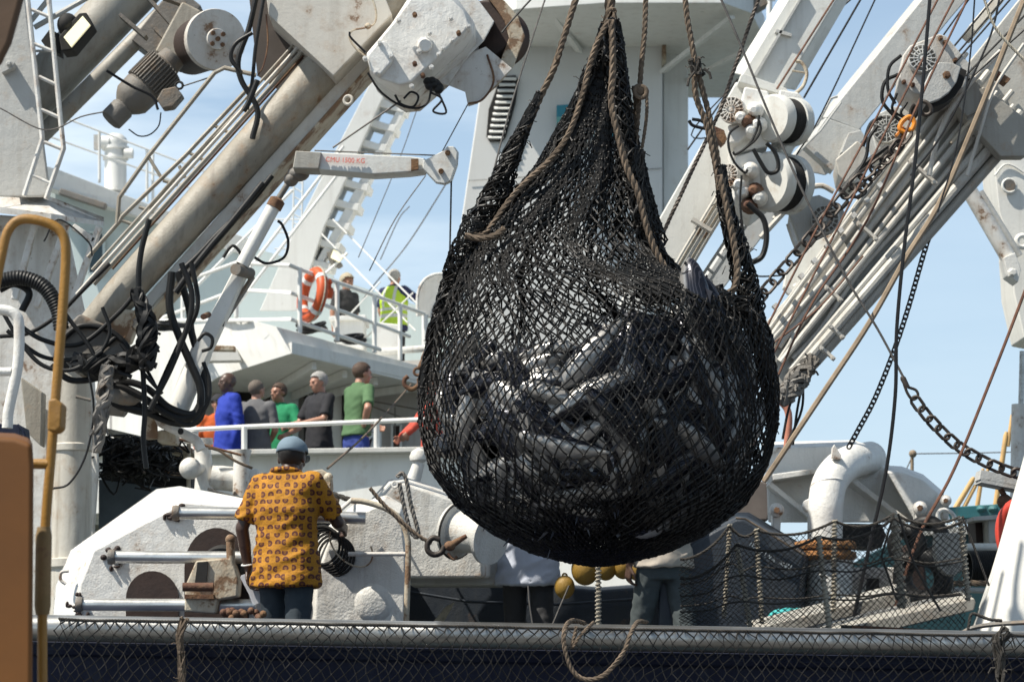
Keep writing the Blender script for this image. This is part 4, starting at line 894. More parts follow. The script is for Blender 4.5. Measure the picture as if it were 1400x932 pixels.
def quad(mb, a, b, w0, w1, Y, th, off=0):
    """bar between two pixels with its own width at each end, in pixels"""
    d = Vector((b[0]-a[0], b[1]-a[1])).normalized(); n_ = Vector((-d.y, d.x)); A = []
    for p, w, s in ((a, w0, 1), (b, w1, 1), (b, w1, -1), (a, w0, -1)): A.append((p[0]+n_.x*(w/2*s+off), p[1]+n_.y*(w/2*s+off)))
    return mb.prism(A, Y, th)
pa, pb = along(112,462,548,-24)
mb = MB(); mb.lathe(pa, pb, [(0,px(15,YC)),(.02,px(21,YC)),(.12,px(25,YC)),(.5,px(28,YC)),(1,px(31,YC))], 40); build('tube', mb, M['beige'], lboom, smooth=60)
mb = MB(); quad(mb, (150,420), (548,-24), 16, 20, YC-.02, .30, 35); build('side_plate', mb, M['plate'], lboom, bevel=.01)
mb = MB(); quad(mb, (165,403), (548,-24), 4, 5, YC-.06, .36, 45); build('bottom_flange', mb, M['rustw'], lboom, bevel=.008)
mb = MB(); mb.prism([(135,448),(152,420),(186,424),(172,462),(150,474)], YC-.08, .3); build('foot_plate', mb, M['rustw'], lboom, bevel=.01)
mb = MB(); mb.loft(PP([(340,-10),(375,-10),(458,104),(420,150),(352,104)], YC+.12), PP([(340,-10),(375,-10),(458,104),(420,150),(352,104)], YC+.7)); build('head_box', mb, plain('dark_brown_paint', (.07, .055, .045), .7, 0, .2, 3, .3), lboom)
mb = MB(); mb.prism([(362,-20),(367,20),(456,104),(536,20),(520,-20)], YC-.28, .42); build('head_plate', mb, M['plate'], lboom, bevel=.008)
for k, (off, r, e0) in enumerate(((-40,3.4,0.10), (-48,3.0,0.06), (-55,2.2,.12), (-35,1.8,.15))):
    d = Vector((548-112, -24-462)).normalized(); n_ = Vector((-d.y, d.x)); mb = MB(); pts = []
    for t in (e0, .3, .55, .72, 1.0): pts.append(P(112+436*t+n_.x*(off+3), 462-486*t+n_.y*(off+3), YC-.05+.02*k))
    mb.tube(smooth_path(pts), px(r, YC), 8); build('hydraulic_pipe', mb, [M['beige'], M['plate'], M['beige'], M['rust']][k], lboom)
for x, y in ((375,136),): 
    mb = MB(); mb.torus(P(x+101,y+1,YC-.25), px(6,YC), px(2.2,YC), Vector((.3, 1, 0)), 18, 8); build('lifting_eye', mb, M['plate'], lboom)
mb = MB(); mb.tube(smooth_path(PP([(352,104),(360,90),(366,60),(364,20)], YC-.3)), px(1.2,YC), 6); build('edge_wire', mb, M['rust'], lboom)
mb = MB(); mb.tube(smooth_path(PP([(506,-10),(514,15),(512,32),(500,38),(482,42),(478,52),(486,66),(500,78)], YC-.34)), px(1.5,YC), 6); mb.ell(P(503,36,YC-.36), .022, 10, 8); build('valve_pipe', mb, M['rustw'], lboom)
mb = MB(); mb.prism([(84,452),(108,428),(150,446),(178,474),(160,500),(100,508),(86,490)], YC-.22, .4); build('foot_bracket', mb, M['oldsteel'], lboom, bevel=.02)
# luffing ram under the boom
ram = T('boom_ram', 'white hydraulic ram with a dark rod under the left boom', 'hydraulic ram', (250, 600, YC-.3))
mb = MB(); mb.cyl(P(331,362,YC-.3), P(376,279,YC-.3), px(9.5,YC), n=24); build('cylinder', mb, M['white'], ram); mb = MB(); mb.lathe(P(374,284,YC-.3), P(381,271,YC-.3), [(0,px(11,YC)),(.8,px(11,YC)),(1,px(6,YC))], 18); build('gland', mb, M['rust'], ram)
mb = MB(); mb.cyl(P(376,279,YC-.3), P(402,238,YC-.3), px(4.2,YC)); build('rod', mb, M['oldsteel'], ram); mb = MB(); mb.ell(P(408,238,YC-.3), (.075, .07, .05), 14, 8); mb.ell(P(398,246,YC-.3), (.05, .06, .045), 12, 8); build('clevis', mb, M['oldsteel'], ram)
mb = MB(); mb.lathe(P(322,368,YC-.4), P(342,374,YC-.2), [(0,px(8,YC)),(1,px(8,YC))], 16); build('lower_pin', mb, M['oldsteel'], ram)
arm = T('ram_link', 'white flat link and cylinder leaning from the ram down to the rail', 'crane link', (236, 585, YC-.2))
mb = MB(); quad(mb, (330,366), (262,505), 17, 24, YC-.22, .14); build('link', mb, M['white'], arm, bevel=.01); mb = MB(); quad(mb, (345,376), (300,446), 4, 4, YC-.1, .1); build('side_bar', mb, M['oldsteel'], arm)
mb = MB(); mb.cyl(P(276,480,YC-.15), P(238,572,YC-.15), px(15,YC), n=24); build('cylinder', mb, M['white'], arm); mb = MB(); mb.cyl(P(285,430,YC-.36), P(278,433,YC-.5), px(4,YC)); build('bolt', mb, M['rust'], arm)
# old pipes and the dark platform behind
bp = T('mooring_stand', 'dented white pipe stand under the hanging hoses', 'pipe stand', (250, 640, YC))
mb = MB(); mb.tube(smooth_path(PP([(208,565),(222,578),(250,592),(268,602),(275,615)], YC)), px(7,YC), 14); build('elbow', mb, M['whiter'], bp); mb = MB(); mb.cyl(P(206,560,YC), P(207,600,YC), px(9,YC)); build('stub', mb, M['rustw'], bp); mb = MB(); mb.prism([(215,588),(240,588),(240,606),(215,604)], YC+.05, .2); build('box', mb, M['rustw'], bp, bevel=.01); mb = MB(); mb.cyl(P(247,590,YC-.08), P(247,589,YC-.16), px(4,YC)); build('bolt', mb, M['dark'], bp)
ds = T('side_stage', 'rusty edged grey stage with railing between the mast and the winch', 'stage', (195, 700, 18.5))
mb = MB(); mb.prism([(146,585),(262,612),(262,618),(146,592)], 18, 1.2); build('ledge', mb, M['rustw'], ds); mb = MB(); mb.prism([(135,655),(262,672),(262,760),(135,760)], 18.6, .2); build('side_panel', mb, plain('blue_grey_paint', (.11, .14, .16), .6, 0, .2, 4, .2), ds)
mb = MB(); mb.prism([(140,595),(262,625),(262,675),(140,660)], 19.2, .2); build('back_panel', mb, M['dark'], ds)
mb = MB(); mb.tube(PP([(150,632),(262,652)], 17.8), px(3,18), 8); mb.tube(PP([(258,600),(258,690)], 17.8), px(3,18), 8); build('rail', mb, M['rustw'], ds)
rf2 = random.Random(3); mb = MB()
for k in range(150):
    c = P(rf2.uniform(150,238), rf2.uniform(604,652), 17.7+rf2.uniform(-.25,.25)); pts = [c+Vector((rf2.gauss(0,.08), rf2.gauss(0,.06), rf2.gauss(0,.05))) for _ in range(4)]; mb.tube(smooth_path(pts, 4), .008, 4)
mb.ell(P(192,630,17.8), (px(44,17.8), .25, px(24,17.8)), 20, 12); solo('net_heap', 'tangled black netting heaped on the stage beside the mast', 'net heap', mb, M['net'])
# ladder with safety rails
def strips(name, label, cat, items, Y, mat, group=None, sub=('rail', 'rung'), nr=2):
    b = max((p for it in items for p in it[0]), key=lambda q: q[1]); t = T(name, label, cat, (b[0], b[1], Y), group)
    for i, (pts, r) in enumerate(items):
        m = MB(); m.tube(PP(pts, Y) if len(pts[0]) == 2 else PP(pts), px(r, Y), 8); build(sub[0] if i < nr else sub[1], m, M[mat], t)
    return t
rungs = [((130,40),(215,75)), ((140,180),(225,215)), ((160,315),(235,350)), ((170,450),(250,485)), ((175,580),(260,615)), ((135,720),(210,755))]
strips('mast_ladder', 'rust stained white ladder beside the crane mast', 'ladder', [([(36,-30),(38,0),(55,160),(58,190),(33,268)], 3.6), ([(64,-30),(67,0),(82,157),(87,203),(63,272)], 3.6)] + [([(a[0]/3, a[1]/3), (b[0]/3, b[1]/3)], 2.6) for a, b in rungs], 16.9, 'whiter')
strips('brace_bars', 'grey crossing brace bars behind the mast ladder at the top', 'brace', [([(47,38),(125,-6)], 4), ([(40,32),(82,-20)], 4), ([(40,70),(78,70)], 2)], 17.6, 'lightgrey', None, ('bar', 'bar'), 9)
strips('boom_walkway', 'brown pipe walkway with rungs along the left boom', 'walkway', [([(160,307),(163,270),(203,213),(293,100),(307,93),(350,103)], 3.2), ([(120,352),(163,303),(167,296),(253,213),(345,115)], 3.2), ([(200,300),(206,282),(262,218),(352,128)], 2.8)] + [([a, b], 2.4) for a, b in (((190,283),(210,290)), ((223,247),(243,253)), ((260,210),(277,218)), ((293,172),(312,181)), ((202,213),(220,242)), ((245,227),(253,243)), ((163,300),(182,307)))], 16.5, 'beige', None, ('rail', 'rung'), 3)
# second derrick with its winch
der = T('rear_derrick', 'grey tubular derrick crossing the top left corner', 'derrick', (60, 170, 18.4))
mb = MB(); mb.lathe(P(-10,190,18.4), P(330,-170,18.4), [(0,px(34,18.4)),(1,px(38,18.4))], 40); build('tube', mb, M['greyb'], der, smooth=60); mb = MB(); mb.lathe(P(30,212,18.3), P(390,-150,18.3), [(0,px(12,18.4)),(1,px(13,18.4))], 24); build('lower_tube', mb, M['greyb'], der, smooth=60)
mb = MB(); quad(mb, (180,55), (240,-20), 46, 46, 18.2, .3, 22); build('winch_bed', mb, M['oldsteel'], der, bevel=.01)
for a, b in (((165,22),(200,52)), ((200,-5),(240,40)), ((212,40),(236,64)), ((222,-4),(255,8))):
    mb = MB(); mb.bar(P(a[0],a[1],17.9), P(b[0],b[1],17.9), px(5,18), .12); build('rib', mb, M['oldsteel'], der)
wd = T('winch_drum', 'round winch drum with a rusty white end plate, top left', 'winch drum', (285, 100, 17.6))
a, b = P(296,54,17.35), P(262,66,18.0); R0 = px(43,17.5)
mb = MB(); mb.lathe(a, b, [(0,R0*.98),(.03,R0),(.10,R0)], 44); build('end_plate', mb, paint('drum_paint', (.60, .57, .52), .45, .45, .5, .5, streak=.2), wd)
mb = MB(); mb.lathe(a.lerp(b,.1), b, [(0,R0*.95),(.2,R0*.93),(.3,R0*.9),(1,R0*.9)], 44); build('drum', mb, M['brownrust'], wd)
ax = (a-b).normalized(); mb = MB(); mb.lathe(a+ax*.03, a-ax*.01, [(0,R0*.33),(.6,R0*.36),(1,R0*.36)], 28); build('hub', mb, M['whiter'], wd)
uu = ax.orthogonal().normalized(); vv = ax.cross(uu); mb = MB()
mb.lathe(a+ax*.05, a, [(0,R0*.08),(1,R0*.08)], 10); build('hub_pin', mb, M['rust'], wd)
for k in range(4):
    mb = MB(); q = a+(uu*math.cos(k*1.57)+vv*math.sin(k*1.57))*R0*.24; mb.lathe(q+ax*.045, q, [(0,.018),(1,.018)], 6); build('bolt', mb, M['rust'], wd)
mb = MB(); quad(mb, (226,78), (262,8), 34, 30, 17.7, .35); build('gear_case', mb, M['beige'], wd, bevel=.02)
mo = T('electric_motor', 'dark ribbed electric motor hanging under the top left winch', 'motor', (180, 170, 17.6))
a, b = P(238,78,17.7), P(150,166,17.6)
fins = [(0, .02)]
mb = MB(); mb.lathe(a, b, [(0,px(18,17.6)),(.12,px(20,17.6)),(.14,px(26,17.6)),(.48,px(26,17.6)),(.50,px(28,17.6)),(.66,px(27,17.6)),(.72,px(22,17.6)),(.78,px(15,17.6)),(.80,px(17,17.6)),(.98,px(17,17.6)),(1,px(13,17.6))], 30); build('casing', mb, M['oldsteel'], mo, bevel=.004)
d = (b-a); ux = d.normalized().orthogonal().normalized(); vx = d.normalized().cross(ux); mb = MB()
for k in range(34):
    an = 2*math.pi*k/34; rd = ux*math.cos(an)+vx*math.sin(an); mb.bar(a+d*.15+rd*px(27,17.6), a+d*.47+rd*px(27,17.6), .008, .035, rd)
build('cooling_fins', mb, M['oldsteel'], mo); mb = MB(); mb.prism([(222,122),(240,118),(250,130),(236,146),(222,148),(214,136)], 17.35, .12); build('terminal_box', mb, M['oldsteel'], mo, bevel=.01)
mb = MB(); mb.torus(P(245,117,17.4), px(5,17.5), px(1.8,17.5), Vector((0, 1, 0)), 18, 8); build('lifting_ring', mb, M['dark'], mo)
mb = MB(); mb.tube(smooth_path(PP([(146,97),(180,118),(208,132),(216,150)], 17.2)), px(2,17.3), 6); mb.tube(smooth_path(PP([(176,177),(190,186),(205,184),(217,172),(220,154)], 17.3)), px(1,17.3), 6); build('cable', mb, M['blackcable'], mo)
fl = T('floodlight', 'black floodlight with a lit rectangular lens at the top left', 'floodlight', (90, 85, 16.9))
mb = MB(); mb.prism([(108,18),(118,17),(127,34),(99,68),(84,70),(80,50)], 16.9, .2); build('housing', mb, M['dark'], fl, bevel=.01); mb = MB(); mb.ell(P(93,35,17.0), (px(15,17),.12,px(17,17)), 18, 12); mb.prism([(56,56),(68,40),(80,46),(82,74),(62,64)], 17.0, .15); build('gear_housing', mb, M['dark'], fl)
mb = MB(); mb.prism([(87,51),(113,22),(123,34),(97,64)], 16.86, .03); build('lens', mb, M['glass'], fl)
# ---------------------------------------------------------------- boom head winch (bright white)
wh = T('boom_head_winch', 'bright white bolted winch gearbox and drum guard at the boom head', 'winch', (600, 140, 15.4))
A = PP([(500,74),(516,56),(536,32),(563,-6),(612,-6),(634,14),(642,34),(636,44),(563,112),(546,116),(520,108),(506,96)], 15.35); B_ = PP([(504,78),(516,56),(536,32),(563,-10),(620,-10),(648,30),(648,50),(632,72),(566,130),(546,132),(518,114),(506,102)], 15.62)
mb = MB(); mb.loft(A, B_); build('gearbox', mb, M['casing'], wh, bevel=.018)
mb = MB(); mb.loft(B_, [v+Vector((.03, .35, -.03)) for v in B_]); build('gearbox_flange', mb, M['whiter'], wh, bevel=.01)
mb = MB(); A = PP([(502,76),(518,57),(526,56),(538,72),(536,84),(520,102),(508,98)], 15.28); mb.loft(A, [v+Vector((0, .1, 0)) for v in A]); build('end_cover', mb, M['casing'], wh, bevel=.01)
mb = MB(); mb.lathe(P(581,62,15.26), P(581,62,15.38), [(0,px(9,15.3)),(.6,px(11,15.3)),(1,px(12,15.3))], 10); build('inspection_cover', mb, M['casing'], wh, bevel=.004)
for q in ((519,59),(535,77),(513,99),(499,80),(545,28),(567,20),(616,25),(627,45),(618,55),(606,66),(600,74),(578,103),(567,87),(587,45),(573,70),(563,118),(640,36),(590,92)):
    mb = MB(); mb.bolts([q], 15.27, 2.5, .03); build('bolt', mb, M['rust'] if q[0] in (567, 627, 578) else M['casing'], wh)
mb = MB(); mb.loft(PP([(606,-12),(645,-12),(676,30),(662,56),(638,80),(612,118),(592,108),(640,52)], 15.75), PP([(606,-12),(645,-12),(676,30),(662,56),(638,80),(612,118),(592,108),(640,52)], 16.3)); build('drum_cheek', mb, M['whiter'], wh, bevel=.008)
# drum guard: an open octagonal shell
ring = [(640,146),(653,142),(680,118),(702,92),(718,50),(708,22),(690,2),(672,-14)]; inner = [(636,126),(650,122),(668,104),(684,84),(696,52),(690,30),(678,12),(664,-6)]
mb = MB(); mb.loft(PP(ring+inner[::-1], 15.85), PP(ring+inner[::-1], 16.35)); build('drum_guard', mb, M['rustw'], wh, bevel=.006)
mb = MB(); mb.loft(PP([(596,110),(613,117),(636,126),(640,146),(653,142),(700,94),(664,64),(640,74)], 15.8), PP([(596,110),(613,117),(636,126),(640,146),(653,142),(700,94),(664,64),(640,74)], 15.9)); build('guard_plate', mb, M['whiter'], wh, bevel=.004)
mb = MB(); c = P(664,40,15.9); d = Vector((.25, 1, .1)).normalized(); mb.lathe(c, c+d*.45, [(0,px(38,16)),(.05,px(42,16))]+[(.08+.06*k, px(34+(k % 2)*2.5,16)) for k in range(14)]+[(.96,px(42,16)),(1,px(40,16))], 36); build('drum', mb, M['brownrust'], wh)
mb = MB(); mb.tube(smooth_path(PP([(666,75),(675,110),(660,136),(640,142)], 15.78)), px(1.6,16), 6); build('guard_edge', mb, M['rust'], wh)
HG = 'black cables looping under the boom head winch'
for pts, l in (([(503,100),(520,125),(545,143),(570,148),(585,140),(590,118)], 'black cable looping from the gearbox end below the boom head winch'), ([(540,130),(548,142),(565,146),(572,132),(562,126),(552,135)], 'small black cable loop under the boom head gearbox'),
               ([(588,126),(604,136),(592,152),(610,154),(600,128)], 'messy black cable end under the drum guard'), ([(500,72),(480,52),(478,44)], 'thin black tube from the valve to the gearbox')):
    mb = MB(); mb.tube(smooth_path(PP(pts, 15.4)), px(1.6,15.4), 8); solo('winch_cable', l, 'cable', mb, M['blackcable'], HG)
mb = MB(); mb.ell(P(592,116,15.5), (px(12,15.5),.08,px(9,15.5)), 12, 8); [mb.ell(P(592+random.uniform(-10,10),116+random.uniform(-6,8),15.42), .03, 8, 6) for _ in range(8)]; solo('cable_bundle', 'knotted black cable bundle tied under the gearbox', 'cable', mb, M['black'])
# davit arm
dv = T('davit_arm', 'white davit arm lettered CMU 1500 KG with two sheaves', 'davit', (512, 245, 15.6))
A = PP([(408,207),(563,214),(582,217),(582,232),(560,235),(512,238),(404,229)], 15.5); mb = MB(); mb.loft(A, [v+Vector((0, .18, 0)) for v in A]); build('arm', mb, M['whiteb'], dv, bevel=.008)
mb = MB(); A = PP([(404,206),(440,208),(436,231),(400,230)], 15.47); mb.loft(A, [v+Vector((0, .2, 0)) for v in A]); build('arm_root', mb, M['greyb'], dv, bevel=.008)
mb = MB(); mb.prism([(578,230),(578,220),(606,206),(611,200),(620,200),(625,208),(624,224),(616,247),(607,251),(596,249)], 15.44, .06); mb.prism([(580,230),(580,220),(608,206),(613,200),(622,201),(627,208),(626,224),(618,247),(609,251),(598,249)], 15.62, .06); build('head_plate', mb, M['whiteb'], dv, bevel=.006)
for x, y in ((612,209), (603,234)): mb = MB(); mb.lathe(P(x,y,15.38), P(x,y,15.7), [(0,px(3.5,15.5)),(.3,px(4.2,15.5)),(1,px(4,15.5))], 14); build('pin', mb, M['rust'], dv)
mb = MB(); mb.lathe(P(608,222,15.51), P(608,222,15.6), [(0,px(13,15.5)),(.5,px(10,15.5)),(1,px(13,15.5))], 24); build('sheave', mb, M['dark'], dv)
mb = MB(); mb.prism([(562,217),(572,217),(572,231),(562,233)], 15.46, .03); build('rust_band', mb, M['rust'], dv)
text('CMU 1500 KG', 445, 221, 7.0, 15.48, plain('faded_red_lettering', (.75, .16, .12), .6), 'lettering', dv, 2.5, .92)
CG = 'thin steel wires rigged across the ship'
def wire(pts, r, Y, mat, label, name='rigging_wire', cat='wire', group=None):
    m = MB(); q = PP(pts, Y) if len(pts[0]) == 2 else PP(pts); q = smooth_path(q, 6) if len(q) > 2 else q; m.tube(q, px(r, Y), 6); return solo(name, label, cat, m, M[mat], group)
wire([(617,248),(616,300),(614,378),(612,420)], 1.3, 15.5, 'blackcable', 'thin black wire hanging straight down from the davit arm')
wire([(430,206),(606,213)], 1.0, 15.6, 'greycable', 'thin wire running along the top of the davit arm')
wire([(455,202),(548,138)], 1.3, 15.7, 'greycable', 'brown wire from the davit root up to the gearbox')
wire([(745,0,15),(735,30,15),(700,140,15),(670,252,15)], 1.3, 15, 'greycable', 'thin dark wire passing in front of the tower louver')
wire([(730,-5),(700,28),(686,45)], 1.5, 15.6, 'blackcable', 'short dark wire running into the drum guard')
wire([(640,142),(600,216)], .9, 16, 'greycable', 'fine wire from the drum guard to the davit head')
wire([(582,240),(540,300),(505,370)], .9, 18, 'greycable', 'fine wire falling left from the davit head over the sky')
wire([(570,150),(545,220),(490,352)], .7, 25, 'greycable', 'faint slanting wire left of the davit head')
wire([(0,148),(62,178),(110,160),(142,153)], 1, 16.8, 'greycable', 'loose wire drooping from the mast towards the motor')
wire([(250,118),(287,106)], 1, 17.5, 'greycable', 'short wire right of the motor under the drum')
wire([(520,355),(545,300),(560,282)], .8, 30, 'greycable', 'frayed aerial wire above the blond man', cat='wire')
wire([(492,415,34),(515,385,34),(560,330,34),(620,235,33)], 1.0, 34, 'greycable', 'stay wire running up between the two men on the upper deck')
# ---------------------------------------------------------------- black hoses
HB = [([(0,384),(30,380),(60,392),(78,420),(84,450)], 11, 'thick ribbed black hose arching beside the yellow handrail'),
      ([(0,396),(20,388),(40,400),(30,425)], 5, 'black hose curling behind the thick ribbed one'),
      ([(20,440),(60,465),(110,470),(160,430),(190,395)], 3.4, 'black hose draped over the foot of the left boom'), ([(10,452),(60,488),(120,488),(160,460)], 3, 'black hose under the draped one at the boom foot'),
      ([(0,460),(40,455),(80,430),(110,400),(150,360)], 3, 'black hose rising along the boom foot'), ([(0,420),(30,470),(60,500),(100,505),(140,480)], 3, 'black hose sagging in front of the pedestal top'),
      ([(204,300),(192,350),(190,400),(200,470),(196,500)], 4, 'stiff black hose hanging below the boom'), 
      ([(360,250),(320,300),(290,335),(262,370),(240,400)], 5, 'black hose bundle strapped along the underside of the boom'),
      ([(372,240),(340,280),(300,318),(270,350),(246,372)], 4, 'second black hose strapped under the boom'),
      ([(345,190),(352,150),(330,110),(326,80),(340,40),(352,-10)], 4, 'black hose running up past the drum at the top'), ([(352,110),(340,140),(333,152)], 4, 'short black hose by the boom head'),
      ([(330,100),(316,80),(322,60),(345,45)], 3, 'black hose loop right of the winch drum'), ([(362,-10),(350,60),(345,110),(338,150)], 2.6, 'thin black hose beside the boom head box'),
      ([(235,372),(232,420),(245,460),(262,500),(274,530),(272,560),(255,572),(230,566),(190,540),(160,528),(140,536)], 5.5, 'longest black hose loop hanging right of the pedestal'),
      ([(243,372),(258,420),(262,455),(275,500),(280,540),(270,575),(240,578),(205,565),(185,550)], 5, 'black hose loop just inside the longest one'),
      ([(248,360),(262,400),(258,440),(235,500),(215,540),(205,560)], 4, 'black hose crossing the white link from upper right'), ([(262,360),(270,420),(245,470),(222,520),(212,545)], 3.4, 'second hose crossing the white link'),
      ([(278,495),(286,520),(284,550),(262,580),(240,575)], 3, 'outermost black hose loop beside the blue smock'), ([(140,540),(165,522),(200,530),(230,556),(262,566),(276,548)], 5, 'black hose sweeping low from the dark bracket'),
      ([(138,545),(170,555),(200,562),(224,556)], 7, 'thick black hose under the sweeping one'), ([(270,466),(280,456),(290,462),(288,475),(276,480)], 2.5, 'small black hose hook left of the light box'),
      ([(165,470),(185,495),(205,520),(222,538)], 2.4, 'thin black hose between the bracket and the link'), ([(178,480),(200,505),(214,530)], 2.4, 'thin black hose right next to the bracket'),
      ([(78,470),(110,446),(150,452),(176,480),(150,500),(110,492)], 4, 'black hose coiled over the foot bracket of the left boom'), ([(70,500),(100,520),(150,512),(186,492),(214,500)], 4.5, 'thick hose lying on the pedestal top'), ([(90,430),(120,470),(140,500),(180,515)], 3, 'hose running down over the boom foot'), ([(140,420),(150,455),(130,490),(100,500)], 2.6, 'thin hose hanging over the boom foot'), ([(305,352),(318,336),(330,350),(322,366)], 2.2, 'tiny hose at the lower end of the ram'), ([(348,352),(365,360),(388,352),(394,330),(386,308),(380,302)], 2, 'thin black hose curving right of the white ram'),
      ([(326,372),(318,400),(306,425),(300,445)], 6, 'thick black hose down the lower side of the link'), ([(120,502),(128,560),(118,620),(95,660),(70,668)], 1.6, 'thin black cable swinging in front of the pedestal'),
      ([(195,500),(198,560),(196,600),(200,640)], 3.6, 'black rope hanging straight down beside the link'), ([(60,330),(80,300),(120,330),(126,350)], 1.2, 'thin grey wire on the mast below the platform')]
for i, (pts, r, l) in enumerate(HB):
    Yh = 15.55+(i % 5)*.07; mb = MB(); q = smooth_path(PP(pts, Yh), 8)
    if r == 11: q = resample(q, px(2.2, Yh)); mb.tube(q, 0, 16, True, [px(11-(.9 if k % 2 else 0), Yh) for k in range(len(q))])
    else: mb.tube(q, px(r, Yh), 10)
    solo('hydraulic_hose', l, 'hose', mb, M['black'], 'black hoses hanging round the left crane')
mb = MB(); rr_ = random.Random(5)
bundle(mb, PP([(186,395),(200,440),(202,480),(200,505)], 15.5), [px(6,15.5), px(10,15.5), px(14,15.5), px(7,15.5)], 24, .017, 31, tails=4, fuzz=.1, knots=False)
bundle(mb, PP([(100,492),(130,500),(160,502),(190,485),(205,470)], 15.6), [px(10,15.5), px(15,15.5), px(17,15.5), px(15,15.5), px(9,15.5)], 26, .019, 33, tails=4, fuzz=.1, knots=False); solo('hose_bundle', 'knotted mass of greasy black hoses under the boom foot', 'hose bundle', mb, M['black'])
mb = MB(); bundle(mb, PP([(148,500),(140,560),(134,600),(132,618)], 15.5), [px(7,15.5), px(11,15.5), px(9,15.5), px(4,15.5)], 18, .016, 35, tails=3, fuzz=.08, knots=False); solo('hanging_rag', 'greasy black strap hanging against the pedestal', 'strap', mb, M['oldsteel'])
mb = MB(); mb.lathe(P(143,540,15.9), P(176,556,15.9), [(0,px(8,16)),(.5,px(22,16)),(1,px(16,16))], 20); mb.ell(P(165,540,15.85), (px(30,16),.12,px(15,16)), 20, 12, Matrix.Rotation(R(20), 3, 'Y')); solo('grease_block', 'dark greasy block among the hanging hoses', 'block', mb, M['oldsteel'])
# ================================================================ the cranes and rigging on the right
def disc(mb_par, x, y, r, Y, tilt=(0, 1, 0), sq=1.0, name='vent_cover', mat='grille'):
    c = P(x, y, Y); d = Vector(tilt).normalized(); u_ = d.orthogonal().normalized(); v_ = d.cross(u_); r = px(r, Y)
    m = MB(); m.lathe(c, c+d*.16, [(0,r*.98),(.12,r),(.3,r),(.31,r*.86),(1,r*.86)], 30)
    f = build(name, m, M[mat], mb_par)
    g = MB()
    for k in range(16):
        a_ = 2*math.pi*k/16; e = u_*math.cos(a_)+v_*math.sin(a_); g.bar(c+e*r*.34-d*.006, c+e*r*.94-d*.006, r*.07, .02, d)
    for q in (.34, .62, .94): g.torus(c-d*.008, r*q, r*.045, d, 28, 6)
    g.lathe(c-d*.02, c, [(0,r*.16),(1,r*.2)], 12); build('grille', g, M['whiter'] if mat == 'grille' else M['lightgrey'], f)
    h = MB(); h.torus(c-d*.003, r*.64, r*.27, d, 28, 6); h.v = [v for v in h.v]
    for i, v in enumerate(h.v): w_ = (v-c).dot(d); h.v[i] = v-d*(w_*.93)
    build('slots', h, M['oldsteel'], f); return f
# boom 1: white box boom in the middle
b1 = T('white_box_boom', 'bright white box boom rising from the net to the top centre right', 'crane boom', (930, 400, 17))
mb = MB(); mb.loft(PP([(1083,-10),(1150,-10),(1071,121),(1014,103)], 17), PP([(1070,-10,17.3),(1166,-10,17.3),(1088,124,17.3),(1002,100,17.3)])); mb.v; build('upper_box', mb, M['whiteb'], b1, bevel=.01)
mb = MB(); mb.loft(PP([(1098,-10),(1101,-10),(1034,104),(1030,103)], 16.96), PP([(1098,-10),(1101,-10),(1034,104),(1030,103)], 17.05)); mb.prism([(1062,40),(1083,46),(1082,50),(1060,44)], 16.96, .06); build('seam', mb, M['lightgrey'], b1)
mb = MB(); mb.prism([(1012,104),(1016,100),(1074,120),(1080,126),(1076,132),(1010,112)], 16.85, .5); build('collar', mb, M['whiteb'], b1, bevel=.008)
mb = MB(); mb.loft(PP([(1006,112),(1064,128),(1020,210),(948,330),(900,420),(845,420),(890,318),(960,196)], 17), PP([(1010,112),(1078,128),(1035,210),(965,330),(915,420),(855,420),(895,318),(965,196)], 17.5)); build('lower_box', mb, M['whiteb'], b1, bevel=.012)
for k in range(5):
    mb = MB(); o = k*6; mb.tube(smooth_path(PP([(992+o*.6,236),(982+o,262),(966+o,290),(930+o,350),(900+o,405)], 16.85+.02*k)), px(2.0,17), 8); build('pipe', mb, M['rustw' if k % 2 else 'plate'], b1)
mb = MB(); mb.bar(P(946,300,16.8), P(972,316,16.8), px(5,17), .08); build('pipe_clamp', mb, M['plate'], b1)
mb = MB(); [mb.tube(PP(q, 17.3), px(2.2,17.3), 6) for q in ([(958,380),(1012,298)], [(968,388),(1022,306)], [(966,366),(976,374)], [(980,346),(990,354)], [(994,326),(1004,334)])]; build('ladder', mb, M['lightgrey'], b1)
mb = MB(); mb.tube(smooth_path(PP([(1085,130),(1098,118),(1103,100),(1096,86),(1088,84)], 16.9)), px(2.6,17), 8); mb.tube(PP([(1083,97),(1102,100)], 16.9), px(1.2,17), 6); build('guard_hoop', mb, M['rustw'], b1)
# winches on it
def winch(label, at, case, drumc, r, vents, Yw=16.6):
    t = T('winch', label, 'winch', at)
    for i, p in enumerate(case):
        m = MB(); A = PP(p[0], Yw-p[1]); m.loft(A, [v+Vector((.02, p[2], -.02)) for v in A]); build('housing' if i else 'gear_case', m, M['casing'], t, bevel=.015)
    for (x, y, rr, tl) in vents: disc(t, x, y, rr, Yw-.28, tl)
    c = P(drumc[0], drumc[1], Yw-.1); d = Vector((.70, .70, .05)).normalized(); R_ = px(r, Yw)
    m = MB(); m.lathe(c-d*.12, c+d*.16, [(0,R_*.9),(.1,R_),(.28,R_),(.30,R_*.8),(.72,R_*.8),(.74,R_*1.0),(1,R_*1.0)], 40); build('drum_flange', m, M['whiteb'], t, smooth=50)
    m = MB()
    for k in range(7): m.torus(c+d*(-.035+.02*k), R_*.86, .012, d, 36, 6)
    build('wire_coil', m, M['dark'], t)
    return t
